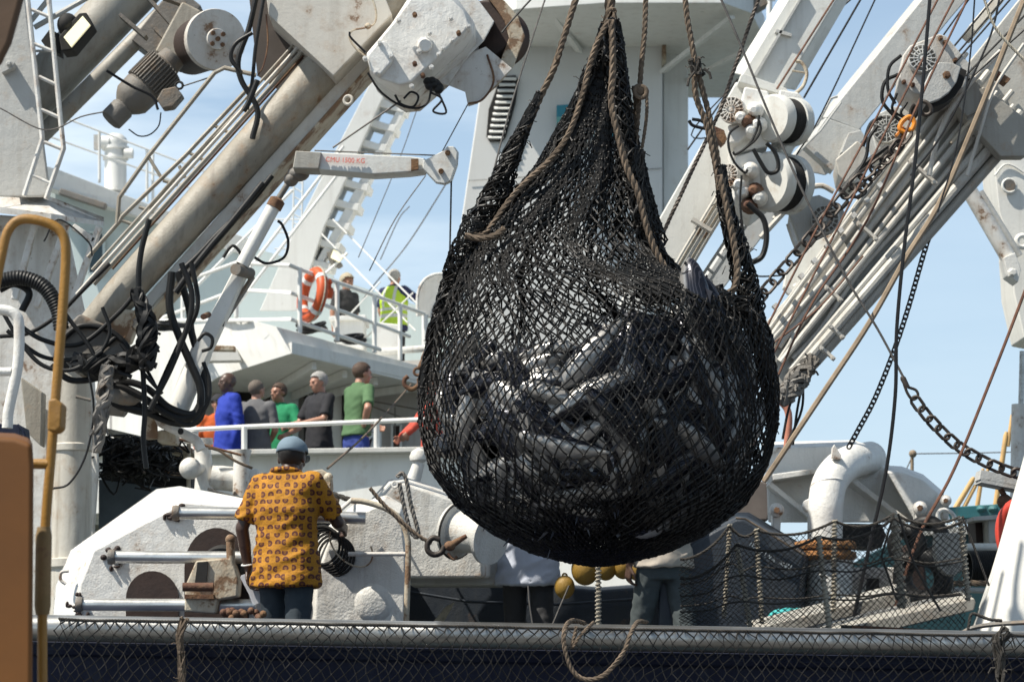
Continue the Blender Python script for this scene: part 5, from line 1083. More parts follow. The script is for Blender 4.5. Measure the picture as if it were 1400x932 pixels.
w1 = winch('upper white boom winch with a round slotted cover, right of the hanging ropes', (1050, 205, 16.6), [([(1018,118),(1050,124),(1056,140),(1050,200),(1006,210),(1000,190)], .12, .6), ([(1066,122),(1092,126),(1100,136),(1098,168),(1084,196),(1066,206),(1056,196),(1060,150)], -.1, .35), ([(995,170),(1018,168),(1024,182),(1010,195),(996,197)], .2, .2)], (1068, 164), 34, [(1000,150,19,(.35, .9, 0))])
w2 = winch('lower white boom winch with a black wire drum beside the hanging net', (1040, 300, 16.6), [([(1005,214),(1030,206),(1058,212),(1066,230),(1060,262),(1030,285),(1004,270)], .15, .6), ([(1060,216),(1082,222),(1088,240),(1080,268),(1064,280),(1056,262)], -.2, .4)], (1062, 250), 42, [(996,240,17,(.6, .8, 0))])
for t, pts in ((w1, [(1020,165),(1030,150),(1026,178),(1035,170),(1012,160)]), (w2, [(1024,232),(1030,260),(1015,262),(1036,270),(1022,280),(1010,252)])):
    for x, y in pts:
        mb = MB(); mb.lathe(P(x,y,16.22), P(x+4,y+2,16.55), [(0,.02),(.1,.04),(.5,.045),(.55,.06),(1,.06)], 12); build('fitting', mb, M['casing'] if (x+y) % 3 else M['rust'], t)
for pts, r, m in (([(985,180),(978,175),(972,181),(978,192),(990,198)], 5, 'rust'),):
    mb = MB(); mb.prism([(976,172),(990,178),(994,190),(988,196),(978,186)], 16.3, .15); solo('rusty_shackle', 'rusty shackle on the left side of the white box boom', 'shackle', mb, M['rust'])
HG2 = 'black hoses round the white boom winches'
for pts, r, l in (([(1010,172),(998,182),(996,200),(1004,222),(1018,236),(1022,232)], 1.8, 'thin black hose looping down left of the lower winch'), ([(1038,158),(1034,180),(1022,200),(1006,211),(1002,208)], 1.8, 'black hose from the upper winch curving left'),
                  ([(1038,165),(1040,178),(1032,192),(1020,202)], 1.8, 'short black hose between the white winches'), ([(1048,196),(1058,206),(1064,222),(1062,234),(1050,236),(1040,222),(1030,204)], 3.0, 'thick black hose looping beside the wire drum'),
                  ([(1022,278),(1030,285),(1044,300),(1048,325),(1042,350),(1026,360)], 4, 'thick black hose hanging below the lower winch'), ([(942,165),(948,172),(968,176),(960,166),(946,163)], 2.4, 'small black hose loop left of the twin rope'),
                  ([(1014,240),(1012,280),(1018,330),(1024,375)], 1.6, 'thin dark hose falling right of the rope'), ([(1012,300),(1020,350),(1028,375),(1060,377),(1090,372),(1120,355)], 1.2, 'thin black hose crossing to the right boom')):
    mb = MB(); mb.tube(smooth_path(PP(pts, 16.1)), px(r,16.1), 8); solo('winch_hose', l, 'hose', mb, M['black'], HG2)
# boom 2: grey white cranked boom behind
b2 = T('cranked_grey_boom', 'pale grey cranked boom behind the white winches reaching the top', 'crane boom', (1000, 400, 20))
mb = MB(); mb.loft(PP([(1268,-10),(1330,-10),(1300,25),(1175,178),(1129,161)], 20), PP([(1258,-10),(1318,-10),(1290,25),(1165,178),(1119,161)], 20.5)); build('upper_arm', mb, M['lightgrey'], b2, bevel=.01)
mb = MB(); mb.loft(PP([(1104,197),(1129,161),(1178,178),(1166,196),(1140,228)], 20), PP([(1104,190),(1129,155),(1178,170),(1166,190),(1140,222)], 20.6)); build('knee_box', mb, M['lightgrey'], b2, bevel=.01)
mb = MB(); mb.prism([(1160,182),(1177,178),(1184,188),(1158,214),(1150,208)], 19.8, .3); mb.prism([(1102,194),(1142,228),(1138,234),(1100,200)], 19.85, .15); build('knee_flange', mb, M['lightgrey'], b2, bevel=.006)
mb = MB(); mb.loft(PP([(1102,196),(1142,230),(1128,240),(1110,236),(1084,262),(1060,300),(985,400),(955,440),(905,440),(960,385),(1040,262)], 20.1), PP([(1102,190),(1142,224),(1128,236),(1110,232),(1084,258),(1060,296),(985,396),(955,436),(905,436),(960,381),(1040,258)], 20.6)); build('lower_arm', mb, M['lightgrey'], b2, bevel=.01)
mb = MB(); [mb.tube(PP(q, 19.8), px(1.8,20), 6) for q in ([(1145,132),(1136,135),(1118,170),(1060,225)], [(1150,140),(1122,178),(1068,232)], [(1098,188),(1104,193)])]; build('hand_rail', mb, M['lightgrey'], b2)
mb = MB(); mb.tube(smooth_path(PP([(1058,300),(1100,262),(1122,254),(1140,262)], 18.6)), px(4,18.6), 10); mb.tube(PP([(1040,325),(1092,268)], 18.5), px(4,18.5), 8); build('bent_pipe', mb, M['plate'], b2)
# boom 3: the big pipe covered boom
b3 = T('main_pipe_boom', 'huge grey boom covered with parallel pipes at the right', 'crane boom', (1085, 560, 15.2))
mb = MB(); mb.loft(PP([(1440,-60),(1560,-20),(1289,297),(1109,501),(1068,548),(1036,512),(1044,452),(1203,228),(1330,78)], 15.2), PP([(1450,-70),(1580,-20),(1309,287),(1124,496),(1083,540),(1046,504),(1054,442),(1213,218),(1340,66)], 15.7)); build('box', mb, M['boom'], b3, bevel=.012)
d = Vector((.66, -.75)); n_ = Vector((.75, .66))
pipes = [(6, 3.0, 'boom'), (17, 4.5, 'boom'), (28, 3.2, 'boom'), (38, 5.5, 'boom'), (50, 3.2, 'boom'), (60, 4.5, 'boom'), (72, 4, 'boom'), (84, 5.5, 'boom'), (95, 7, 'boom'), (108, 7, 'greyb')]
for k, (o, r, m) in enumerate(pipes):
    mb = MB(); e = 26*math.sin(k*1.3); x0, y0 = 1058+e*.4, 500-e*.5
    pts = []
    for t in (0, 22, 60, 150, 260, 360, 470):
        f = (o+2)/112 + (.05*math.sin(k*2.1+t*.03) if k in (2, 4, 6) and t < 200 else 0); q = (t-(22 if k % 3 else 8))/270; ax_, ay_ = 1046+f*64, 448+f*54; bx_, by_ = 1203+f*88, 225+f*74
        pts.append(P(ax_+(bx_-ax_)*q, ay_+(by_-ay_)*q, 15.16-.014*(k % 3)))
    mb.tube(smooth_path(pts), px(r, 15), 10); build('pipe', mb, M[m], b3)
for t, o0, o1 in ((96, 34, 66), (190, 20, 58), (60, 70, 98), (300, 30, 80), (30, 76, 104)):
    mb = MB(); x0, y0 = 1046+.58*t, 448-.83*t; mb.bar(P(x0+n_.x*o0, y0+n_.y*o0, 14.98), P(x0+n_.x*o1, y0+n_.y*o1, 14.98), px(4,15), .05); mb.bolts([(x0+n_.x*(o0+4), y0+n_.y*(o0+4)), (x0+n_.x*(o1-4), y0+n_.y*(o1-4))], 14.94, 2.2); build('pipe_clamp', mb, M['plate'], b3)
for k in range(9):   # the long narrow tray with its little blocks
    t = 12+k*27; x0, y0 = 1052+d.x*t, 428+d.y*t*1.02; mb = MB(); mb.box(P(x0, y0, 15.1), (.032, .06, .03), Matrix.Rotation(R(-41), 3, 'Y')); build('tray_block', mb, M['whiter'], b3)
mb = MB(); quad(mb, (1040,455), (1215,255), 9, 9, 15.25, .1); build('tray', mb, M['lightgrey'], b3, bevel=.005)
mb = MB(); mb.prism([(1075,372),(1115,330),(1140,318),(1128,350),(1090,408),(1072,392)], 15.5, .12); mb.bolts([(1089,392)], 15.45, 4); build('side_bracket', mb, M['whiteb'], b3, bevel=.006)
mb = MB(); quad(mb, (1330,40), (1376,-15), 14, 14, 15.6, .3); build('upper_bracket', mb, M['plate'], b3, bevel=.008)
for pts, r, m in (([(1368,70),(1330,110),(1300,150),(1282,190),(1270,240)], 3.5, 'plate'), ([(1376,62),(1340,150),(1322,170),(1300,196)], 2.6, 'rustw'), ([(1400,60),(1360,120),(1340,180),(1322,240)], 2.4, 'plate')):
    mb = MB(); mb.tube(smooth_path(PP(pts, 14.9)), px(r, 15), 8); build('loose_pipe', mb, M[m], b3)
mb = MB(); mb.prism([(1328,132),(1345,118),(1400,160),(1440,190),(1400,214),(1368,214),(1318,160)], 15.0, .12); build('cover_plate', mb, M['greyb'], b3, bevel=.01)
mb = MB(); mb.prism([(1364,96),(1382,108),(1376,114),(1360,102)], 14.9, .1); build('coupling', mb, M['rust'], b3)
mb = MB(); bundle(mb, PP([(1112,490),(1090,520),(1066,548)], 15.1), [px(8,15), px(16,15), px(12,15)], 26, .014, 51, tails=14); solo('hose_knot', 'dark rusty mass of hoses at the lower end of the huge boom', 'hose bundle', mb, M['oldsteel'])
for i, (pts, l) in enumerate((([(1100,510),(1090,560),(1084,608)], 'black hose hanging nearest the net below the huge boom'), ([(1098,515),(1096,560),(1076,606)], 'black hose in the middle below the huge boom'), ([(1092,520),(1078,560),(1070,600)], 'black hose hanging furthest left below the huge boom'))):
    mb = MB(); mb.tube(smooth_path(PP(pts, 15.3)), px(1.8,15.3), 8); solo('boom_hose', l, 'hose', mb, M['black'], 'hoses below the huge boom')
mb = MB(); mb.tube(smooth_path(PP([(1064,545),(1078,565),(1076,612)], 16)), px(5,16), 12); solo('salmon_pipe', 'faded salmon pipe rising behind the hanging hoses', 'pipe', mb, plain('salmon_paint', (.50, .20, .13), .6))
# sheave blocks and their machinery
mc = T('hydraulic_unit', 'worn white hydraulic unit with slotted cover at the top right', 'hydraulic unit', (1260, 140, 14.8))
mb = MB(); A = PP([(1229,106),(1234,76),(1244,62),(1284,46),(1294,49),(1330,92),(1318,120),(1290,130),(1250,128),(1236,117)], 14.8); mb.loft(A, [v+Vector((.03, .4, -.03)) for v in A]); build('case', mb, paint('worn_unit_paint', (.52, .50, .46), .5, .35, .5, .6), mc, bevel=.012)
disc(mc, 1261, 80, 20, 14.74, (0, 1, .05)); 
for q in ((1286,52),(1292,58),(1236,112),(1248,116),(1306,82)): mb = MB(); mb.bolts([q], 14.78, 2.2, .025); build('bolt', mb, M['rust'], mc)
mb = MB(); mb.prism([(1300,88),(1330,104),(1350,130),(1340,150),(1322,160),(1296,130)], 14.96, .3); build('side_box', mb, M['greyb'], mc, bevel=.01)
sb = T('snatch_block', 'grey steel snatch block hanging in front of the hydraulic unit', 'snatch block', (1280, 142, 14.5))
bl = [(1260,136),(1262,120),(1272,98),(1284,85),(1302,86),(1314,92),(1308,112),(1298,126),(1284,136),(1270,141)]
mb = MB(); mb.prism(bl, 14.5, .05); build('cheek', mb, M['lightgrey'], sb, bevel=.006); mb = MB(); mb.prism([(x+8, y+5) for x, y in bl], 14.56, .22); build('sheave', mb, M['dark'], sb)
mb = MB(); mb.bolts([(1294,103)], 14.5, 4, .04); build('axle_bolt', mb, M['rust'], sb); mb = MB(); mb.torus(P(1264,148,14.5), px(8,14.5), px(3,14.5), Vector((.4, 1, 0)), 20, 8, sy=1.4); build('shackle', mb, M['chain'], sb); mb = MB(); mb.torus(P(1250,152,14.5), px(7,14.5), px(3,14.5), Vector((1, .5, 0)), 20, 8, sy=1.5); build('link', mb, M['chain'], sb)
hk = T('safety_hook', 'bright orange safety hook among the chains', 'hook', (1240, 190, 14.3))
mb = MB(); mb.tube(smooth_path(PP([(1238,182),(1230,176),(1234,166),(1244,160),(1250,168),(1246,178),(1240,176)], 14.3)), px(3.4,14.3), 10); build('hook', mb, M['orangehook'], hk); mb = MB(); mb.prism([(1224,184),(1234,172),(1242,178),(1238,190),(1230,190)], 14.32, .05); build('latch', mb, M['orangehook'], hk, bevel=.004)
m2 = T('hydraulic_unit', 'grey hydraulic motor with slotted cover left of the orange hook', 'hydraulic unit', (1215, 215, 15.4))
mb = MB(); A = PP([(1190,175),(1200,155),(1222,145),(1250,148),(1262,170),(1250,205),(1222,214),(1198,208)], 15.4); mb.loft(A, [v+Vector((.03, .35, -.03)) for v in A]); build('case', mb, M['lightgrey'], m2, bevel=.012); disc(m2, 1212, 176, 20, 15.34, (.15, 1, .1), mat='lightgrey')
mb = MB(); mb.prism([(1226,208),(1250,210),(1268,222),(1262,240),(1236,238),(1222,226)], 15.3, .2); build('manifold', mb, M['whiter'], m2, bevel=.01)
m3 = T('hydraulic_unit', 'grey hydraulic motor with slotted cover low behind the big chain', 'hydraulic unit', (1120, 340, 17))
mb = MB(); A = PP([(1078,292),(1092,272),(1120,266),(1150,280),(1160,300),(1140,335),(1112,344),(1092,330)], 17.2); mb.loft(A, [v+Vector((.03, .4, -.03)) for v in A]); build('case', mb, M['lightgrey'], m3, bevel=.012); disc(m3, 1128, 300, 20, 17.12, (.2, 1, .1), mat='lightgrey')
mb = MB(); mb.tube(smooth_path(PP([(1078,306),(1086,330),(1092,342)], 17.1)), px(4,17), 10); build('edge_tube', mb, M['whiter'], m3)
m4 = T('hydraulic_unit', 'rust edged grey case between the cranked boom and the chain', 'hydraulic unit', (1155, 250, 18))
mb = MB(); A = PP([(1142,218),(1172,192),(1184,200),(1188,222),(1170,248),(1158,252),(1146,238)], 18); mb.loft(A, [v+Vector((.03, .4, -.03)) for v in A]); build('case', mb, M['plate'], m4, bevel=.012)
for i, (pts, r) in enumerate((([(1232,76),(1216,92),(1214,122),(1224,142)], 2.4), ([(1228,102),(1210,112),(1206,136),(1216,152),(1232,166)], 2.6), ([(1226,128),(1220,150),(1238,162)], 2), ([(1240,140),(1232,156),(1252,168)], 2), ([(1180,200),(1190,170),(1206,160)], 2.6), ([(1170,240),(1184,215),(1188,190),(1200,172)], 2.6), ([(1160,262),(1174,250),(1184,262),(1172,272)], 2), ([(1146,255),(1165,270),(1184,262)], 1.8), ([(1150,262),(1168,240),(1185,222),(1214,200)], 4), ([(1160,275),(1150,285),(1132,292)], 3))):
    mb = MB(); mb.tube(smooth_path(PP(pts, 14.7+.05*i)), px(r,14.7), 8); solo('control_hose', 'black control hose tangled round the hydraulic units at the upper right', 'hose', mb, M['black'], 'tangled hoses of the upper right hydraulic units')
# chains
def chain(pts, link, r, Y, label, mat='chain'):
    m = MB(); m.chain(smooth_path(PP(pts, Y) if len(pts[0]) == 2 else PP(pts), 8), px(link, Y), px(r, Y)); return solo('chain', label, 'chain', m, M[mat])
chain([(1242,180,14.3),(1215,215,14.3),(1180,240,14.3),(1160,262,14.3),(1132,296,14.25),(1100,335,14.2),(1068,372,14.15),(1034,412,14.1)], 24, 2.3, 14, 'heavy rusty chain running from the orange hook down to the net')
chain([(1236,192),(1210,222),(1186,250),(1170,268)], 13, 2.2, 14.3, 'short doubled chain just under the orange hook')
chain([(1274,312),(1262,350),(1242,420),(1222,480),(1196,545),(1172,590),(1160,612)], 9, 1.2, 15.5, 'thin chain hanging from the rusty weight in front of the sky')
mb = MB(); mb.lathe(P(1277,292,15.5), P(1274,314,15.5), [(0,.01),(.15,.028),(.7,.03),(.85,.02),(1,.01)], 12); solo('rusty_weight', 'small rusty weight where the thin chain begins', 'weight', mb, M['rust'])
chain([(1250,545),(1262,562),(1280,582),(1305,606),(1335,625),(1368,640),(1395,648),(1420,650)], 21, 2.4, 14, 'thick slack chain sagging to the right edge of the sky')
mb = MB(); mb.tube(smooth_path(PP([(1236,519),(1240,528),(1252,533),(1255,541),(1248,546),(1241,538),(1236,525)], 14)), px(2,14), 8); mb.lathe(P(1233,514,14), P(1241,530,14), [(0,.01),(.2,.018),(1,.016)], 10); solo('wire_thimble', 'dark wire eye holding the slack chain at the right', 'wire eye', mb, M['chain'])
# wires and ropes
wire([(1272,-10),(1262,110),(1250,230),(1236,340),(1226,450),(1224,540),(1212,640),(1190,740),(1163,862)], 2.6, 13.6, 'blackcable', 'thick black rope curving down the whole right side')
wire([(1404,-10),(1376,60),(1340,150),(1300,245),(1275,295),(1240,350),(1188,442),(1130,530),(1075,612),(1044,658)], 4.0, 14.2, 'tanpole', 'weathered tan hawser running diagonally down the right side', cat='hawser')
mb = MB(); mb.rope(PP([(1040,-10),(985,150),(906,320)], 15.5), px(3,15.5)); solo('twisted_wire', 'twisted black wire crossing in front of the tower right of the ropes', 'wire', mb, M['chain'])
wire([(984,-5),(1016,70),(1050,153),(1084,232),(1116,300),(1160,385),(1200,450),(1237,519)], 1.7, 14.0, 'greycable', 'long grey wire running down to the slack chain')
for pts, r, Y, m, l in (([(1143,-5),(1062,122)], 1.6, 16.8, 'browncable', 'dark wire along the right edge of the white box boom'), ([(1181,-8),(1099,134)], 1.6, 17.5, 'blackcable', 'black wire ending on the upper white winch'),
    ([(1200,-8),(1122,158),(1087,215),(1045,290)], 1.2, 17.0, 'blackcable', 'thin black wire just right of the upper winch'), ([(1166,-3),(1118,38)], 1.4, 18, 'blackcable', 'short wire in the sky right of the white box boom'),
    ([(1016,180),(945,185),(1010,108)], 1, 19, 'blackcable', 'thin wire behind the twin rope'), ([(940,205),(1008,108)], 1.4, 19, 'blackcable', 'dark wire crossing the gap between the tower and the white boom'),
    ([(1286,-8),(1196,165),(1118,310),(1046,452)], 1.6, 14.1, 'browncable', 'leftmost of the rusty brown wires over the huge boom'), ([(1308,-8),(1226,150),(1145,312),(1052,494)], 1.6, 14.15, 'browncable', 'second rusty brown wire from the left over the huge boom'),
    ([(1326,-8),(1256,140),(1186,300),(1110,415),(1058,526)], 1.7, 14.2, 'browncable', 'dark brown wire nearest the black rope over the huge boom'), ([(1180,350),(1120,420),(1056,470)], 1.4, 14.9, 'browncable', 'short brown wire lying on the pipes of the huge boom'),
    ([(1333,-8),(1326,80),(1308,200),(1282,290)], 1.2, 14.0, 'blackcable', 'thin black wire falling from the top right onto the huge boom'), ([(1364,-8),(1304,64)], 1.5, 15, 'blackcable', 'upper left of the crowded black wires at the top right'),
    ([(1378,-8),(1298,86)], 1.5, 14.9, 'blackcable', 'second of the crowded black wires at the top right'), ([(1386,-6),(1304,88)], 1.5, 14.8, 'blackcable', 'third of the crowded black wires at the top right'),
    ([(1408,14),(1320,104)], 1.6, 14.7, 'blackcable', 'fourth of the crowded black wires at the top right'), ([(1408,34),(1324,110)], 1.6, 14.6, 'blackcable', 'lowest of the crowded black wires at the top right'), ([(1368,-8),(1350,60),(1290,180),(1245,240)], 1.5, 14.3, 'blackcable', 'dark wire dropping from the top right past the snatch block'),
    ([(1330,-8),(1290,48)], 1.3, 15.1, 'blackcable', 'short black wire above the slotted cover'),
    ([(1408,380),(1364,495),(1305,640),(1262,720),(1236,790),(1214,864)], 2.2, 13.4, 'browncable', 'rust brown rope slanting from the right edge down to the deck nets'),
    ([(1248,620,24),(1330,619,24),(1410,617,24)], .8, 24, 'greycable', 'thin level wire from the small mast across the far right'), ([(1248,622,24),(1236,648,24)], .8, 24, 'greycable', 'stay of the small mast on the white housing')):
    wire(pts, r, Y, m, l)
mb = MB(); mb.rope(smooth_path(PP([(1343,-8),(1362,40),(1400,82),(1412,96)], 13.8)), px(2.2,13.8)); solo('white_line', 'thin white twisted line across the top right corner', 'rope', mb, M['rope_pale'])
mb = MB(); mb.tube(PP([(1247,618),(1247,655)], 24), px(2.4,24), 8); mb.ell(P(1248,620,23.95), .04, 8, 6); solo('small_mast', 'small wooden mast top behind the white housing', 'mast', mb, M['tanpole'])
# crane tower on the right edge
ct = T('right_crane_tower', 'white crane tower plate with a round hole at the right edge', 'crane tower', (1410, 560, 19))
mb = MB(); mb.prism([(1356,200),(1370,190),(1440,170),(1440,470),(1400,462),(1386,400),(1382,335),(1366,290)], 19, .5); build('plate', mb, M['white'], ct, bevel=.012)
mb = MB(); mb.torus(P(1380,254,18.97), px(9.5,19), px(2,19), Vector((0, 1, 0)), 24, 8); build('hole_rim', mb, M['white'], ct); mb = MB(); mb.lathe(P(1380,254,18.96), P(1380,254,18.99), [(0,px(8.5,19)),(1,px(8.5,19))], 20); build('hole', mb, M['oldsteel'], ct)
mb = MB(); mb.tube(smooth_path(PP([(1360,240),(1372,226),(1384,226),(1400,236)], 18.98)), px(1.6,19), 6); mb.torus(P(1398,330,18.9), px(8,19), px(4,19), Vector((0, 1, 0)), 20, 8); build('welded_bar', mb, M['white'], ct)
st = T('diagonal_ram', 'white diagonal ram bracing the right crane tower', 'hydraulic ram', (1392, 400, 18.6))
mb = MB(); mb.cyl(P(1322,255,18.6), P(1380,355,18.6), px(11,18.6), n=24); build('cylinder', mb, M['whiter'], st); mb = MB(); mb.cyl(P(1340,262,18.7), P(1394,350,18.7), px(5,18.6)); build('side_tube', mb, M['lightgrey'], st)
mb = MB(); mb.prism([(1372,352),(1388,345),(1396,368),(1392,386),(1378,376)], 18.5, .2); mb.bolts([(1384,373)], 18.5, 5, .04); build('clevis', mb, M['whiter'], st, bevel=.008)
rp = T('right_ram', 'upright white ram and polished rod at the right edge', 'hydraulic ram', (1396, 690, 18))
mb = MB(); mb.cyl(P(1394,692,18), P(1396,553,18), px(13,18), n=24); build('cylinder', mb, M['whiter'], rp); mb = MB(); mb.cyl(P(1396,556,18), P(1398,480,18), px(4,18)); build('rod', mb, M['steel'], rp)
# ---------------------------------------------------------------- other vessel and poles at the far right
for i, (a, b, r, l) in enumerate((((1300,705),(1332,652),4,'leftmost leaning yellow pole behind the teal beam'), ((1312,705),(1338,655),3,'second leaning yellow pole behind the teal beam'), ((1334,705),(1344,640),3.4,'third yellow pole, nearly upright behind the teal beam'), ((1360,700),(1376,590),4,'tallest yellow pole close to the right ram'), ((1378,610),(1384,566),3,'short yellow pole top at the right ram'), ((1344,660),(1355,630),2.6,'small yellow stub above the grey bracket'))):
    mb = MB(); mb.lathe(P(a[0],a[1],22), P(b[0],b[1],22), [(0,px(r,22)),(.95,px(r*.9,22)),(1,px(r*.5,22))], 10); solo('yellow_pole', l, 'pole', mb, plain('yellow_ochre_pole', (.52, .33, .13), .6) if 'ochre' not in M else M['ochre'], 'yellow poles behind the teal beam')
tb = T('teal_beam', 'teal painted beam of another boat behind the deck nets', 'beam', (1330, 712, 21))
mb = MB(); mb.bar(P(1280,704,21), P(1405,696,21), px(17,21), .3); build('beam', mb, M['teal'], tb, bevel=.01); mb = MB(); [mb.ell(P(x,696,20.9), (px(8,21),.1,px(6,21)), 12, 8) for x in (1340, 1356, 1376, 1388)]; build('cleats', mb, M['teal'], tb)
mb = MB(); mb.bar(P(1337,650,15), P(1398,662,15), px(13,15), .18); mb.bar(P(1337,658,15.02), P(1398,670,15.02), px(6,15), .22); solo('grey_bracket', 'grey flat bracket hanging at the end of the slack chain', 'bracket', mb, M['lightgrey'])
mb = MB(); mb.tube(smooth_path(PP([(1368,668),(1374,680),(1372,690),(1382,700)], 15)), px(4,15), 8); mb.ell(P(1374,686,15), .05, 10, 8); solo('rusty_fitting', 'rusty chain fitting under the grey bracket', 'fitting', mb, M['rust'])
gw = T('grey_winch', 'grey box winch on a white pipe frame at the right', 'winch', (1325, 830, 17.5))
mb = MB(); mb.prism([(1350,708),(1366,707),(1364,742),(1352,742)], 17.5, .3); build('right_cheek', mb, M['lightgrey'], gw, bevel=.01); mb = MB(); mb.prism([(1333,710),(1350,708),(1350,742),(1335,742)], 17.7, .3); build('drum_box', mb, M['brownrust'], gw); mb = MB(); mb.prism([(1331,706),(1367,703),(1367,709),(1331,711)], 17.4, .4); build('lid', mb, M['lightgrey'], gw)
mb = MB(); mb.cyl(P(1322,748,17.4), P(1372,747,17.4), px(5.5,17.4)); build('frame_pipe', mb, M['white'], gw); mb = MB(); mb.rope(PP([(1284,797),(1365,797)], 17.0), px(4.5,17)); build('lower_pipe', mb, M['rope_tan'], gw)
mb = MB(); mb.cyl(P(1284,806,17.2), P(1365,807,17.2), px(4,17.2)); build('blue_pipe', mb, M['lightgrey'], gw)
mb = MB(); c0 = P(1326,775,17.3); 
for k in range(14): mb.torus(P(1324+k*3,776,17.3), px(22,17.3), px(1.8,17.3), Vector((1, .15, 0)), 26, 6)
solo('wire_drum', 'drum of black wire coils behind the deck net', 'wire drum', mb, M['black'])
mb = MB(); mb.prism([(1280,728),(1318,728),(1322,750),(1318,775),(1306,787),(1294,785),(1284,775),(1278,755)], 15.8, .12); mb.lathe(P(1298,766,15.7), P(1298,766,15.8), [(0,px(5,15.8)),(1,px(6,15.8))], 12); solo('deck_sheave', 'pale worn half round sheave plate behind the deck net', 'sheave', mb, M['greyb'], bevel=.01)
for x, y, r, l in ((1240, 745, 20, 'black tyre fender on top behind the deck net'), (1268, 735, 22, 'black tyre fender by the white shackle'), (1262, 790, 30, 'largest black tyre fender low behind the deck net')):
    mb = MB(); mb.torus(P(x, y, 16.3), px(r,16.3), px(r*.45,16.3), Vector((.5, .8, .1)), 30, 12); solo('tyre_fender', l, 'tyre', mb, M['black'], 'tyre fenders behind the deck net')
mb = MB(); mb.prism([(1236,800),(1246,740),(1262,740),(1268,800),(1270,840),(1232,840)], 16.6, .4); solo('brown_bollard', 'dark brown bollard between the tyres and the deck net', 'bollard', mb, M['brownrust'], bevel=.02)
# big white housing with elbow pipe
gh = T('white_net_winch', 'massive white welded winch housing with elbow pipe at the lower right', 'winch housing', (1170, 740, 17.5))
mb = MB(); mb.loft(PP([(1040,612),(1168,609),(1184,616),(1212,640),(1290,700),(1300,714),(1050,714),(1048,655)], 17.6), PP([(1040,604),(1168,601),(1184,608),(1212,632),(1290,692),(1300,710),(1050,710),(1048,650)], 18.3)); build('housing', mb, M['casing'], gh, bevel=.015)
mb = MB(); mb.loft(PP([(1212,644),(1233,645),(1262,656),(1290,680),(1296,712),(1252,714)], 17.1), PP([(1212,636),(1233,637),(1262,648),(1290,672),(1296,708),(1252,710)], 18.0)); build('end_gusset', mb, M['casing'], gh, bevel=.015)
mb = MB(); mb.prism([(1056,648),(1114,640),(1118,647),(1058,656)], 17.35, .3); build('shelf_flange', mb, M['casing'], gh, bevel=.006)
mb = MB(); quad(mb, (1052,660), (1108,706), 7, 7, 17.45, .15); build('gusset_rib', mb, M['casing'], gh, bevel=.006); mb = MB(); quad(mb, (1165,655), (1240,712), 7, 7, 17.35, .3); build('gusset_rib', mb, M['casing'], gh, bevel=.006)
el = PP([(1128,770,16.9),(1128,720,16.9),(1129,690,16.9),(1133,664,16.95),(1144,645,17.05),(1162,632,17.3),(1190,626,17.7)]); mb = MB(); q = smooth_path(el, 8); mb.tube(q, 0, 30, True, [px(24,16.9)]*len(q)); build('elbow_pipe', mb, M['casing'], gh, smooth=60)
mb = MB(); mb.torus(P(1132,664,16.95), px(24,17), px(1.6,17), Vector((-.1, .35, 1)), 30, 6); build('weld_bead', mb, M['casing'], gh); mb = MB(); mb.prism([(1137,626),(1138,612),(1141,607),(1144,612),(1150,622),(1150,628)], 16.9, .05); build('pad_eye', mb, M['whiter'], gh, bevel=.004)
mb = MB(); mb.prism([(1104,700),(1098,692),(1100,684),(1108,680),(1112,690)], 16.9, .1); build('lug', mb, M['casing'], gh, bevel=.006)
for x, y, sc in ((1062, 697, 1), (1258, 694, 1), (1293, 684, .8)):
    mb = MB(); mb.lathe(P(x,y,16.7), P(x,y,17.4), [(0,px(4*sc,17)),(.1,px(4*sc,17)),(.12,px(9*sc,17)),(.3,px(10*sc,17)),(1,px(10*sc,17))], 18); build('pin_boss', mb, M['whiter'], gh); mb = MB(); mb.prism([(x-6*sc,y+6),(x+6*sc,y+6),(x+5*sc,y+32*sc),(x-5*sc,y+32*sc)], 16.95, .12); build('hanging_link', mb, M['whiter'], gh, bevel=.008)
    mb = MB(); mb.lathe(P(x,y,16.66), P(x,y,16.75), [(0,px(4*sc,17)),(1,px(4.5*sc,17))], 6); build('nut', mb, M['rust'], gh)
mb = MB(); mb.torus(P(1294,708,16.8), px(10,17), px(3,17), Vector((0, 1, 0)), 24, 8, sy=1.3); solo('bow_shackle', 'white bow shackle hanging right of the white housing', 'shackle', mb, M['whiter'])
mb = MB(); mb.prism([(1040,656),(1050,660),(1054,700),(1050,712),(1000,712),(1010,680)], 18.4, .3); solo('grey_machine_box', 'brown grey machinery box between net and white housing', 'machinery box', mb, plain('brown_grey_paint', (.13, .11, .10), .7, 0, .2, 4, .3), bevel=.02)
# rusty fairlead below the pipe
fl = T('rusty_fairlead', 'white drum fairlead with a thick rusty flange under the elbow pipe', 'fairlead', (1130, 850, 16.4))
c = P(1128,752,16.4); rr = px(43,16.4); mb = MB(); mb.lathe(c+Vector((0, 0, .07)), c-Vector((0, 0, .07)), [(0,rr*.7),(.1,rr*.95),(.3,rr),(.45,rr*.97),(.5,rr*.8),(.6,rr*.97),(.8,rr),(.95,rr*.92),(1,rr*.8)], 40); build('flange', mb, paint('orange_rust', (.30, .13, .04), .5, .5, .9, 1.2), fl)
mb = MB(); mb.lathe(P(1134,762,16.4), P(1134,860,16.4), [(0,px(32,16.4)),(1,px(30,16.4))], 34); build('drum', mb, M['whiter'], fl)
mb = MB(); mb.prism([(1165,775),(1240,775),(1236,850),(1165,850)], 17.0, .5); build('base_box', mb, M['whiter'], fl, bevel=.01); mb = MB(); mb.prism([(1186,790),(1202,790),(1202,822),(1184,822)], 16.96, .06); build('recess', mb, M['dark'], fl)
mb = MB(); mb.prism([(1150,715),(1205,716),(1212,732),(1205,748),(1150,745)], 17.1, .5); build('shadow_block', mb, M['dark'], fl)
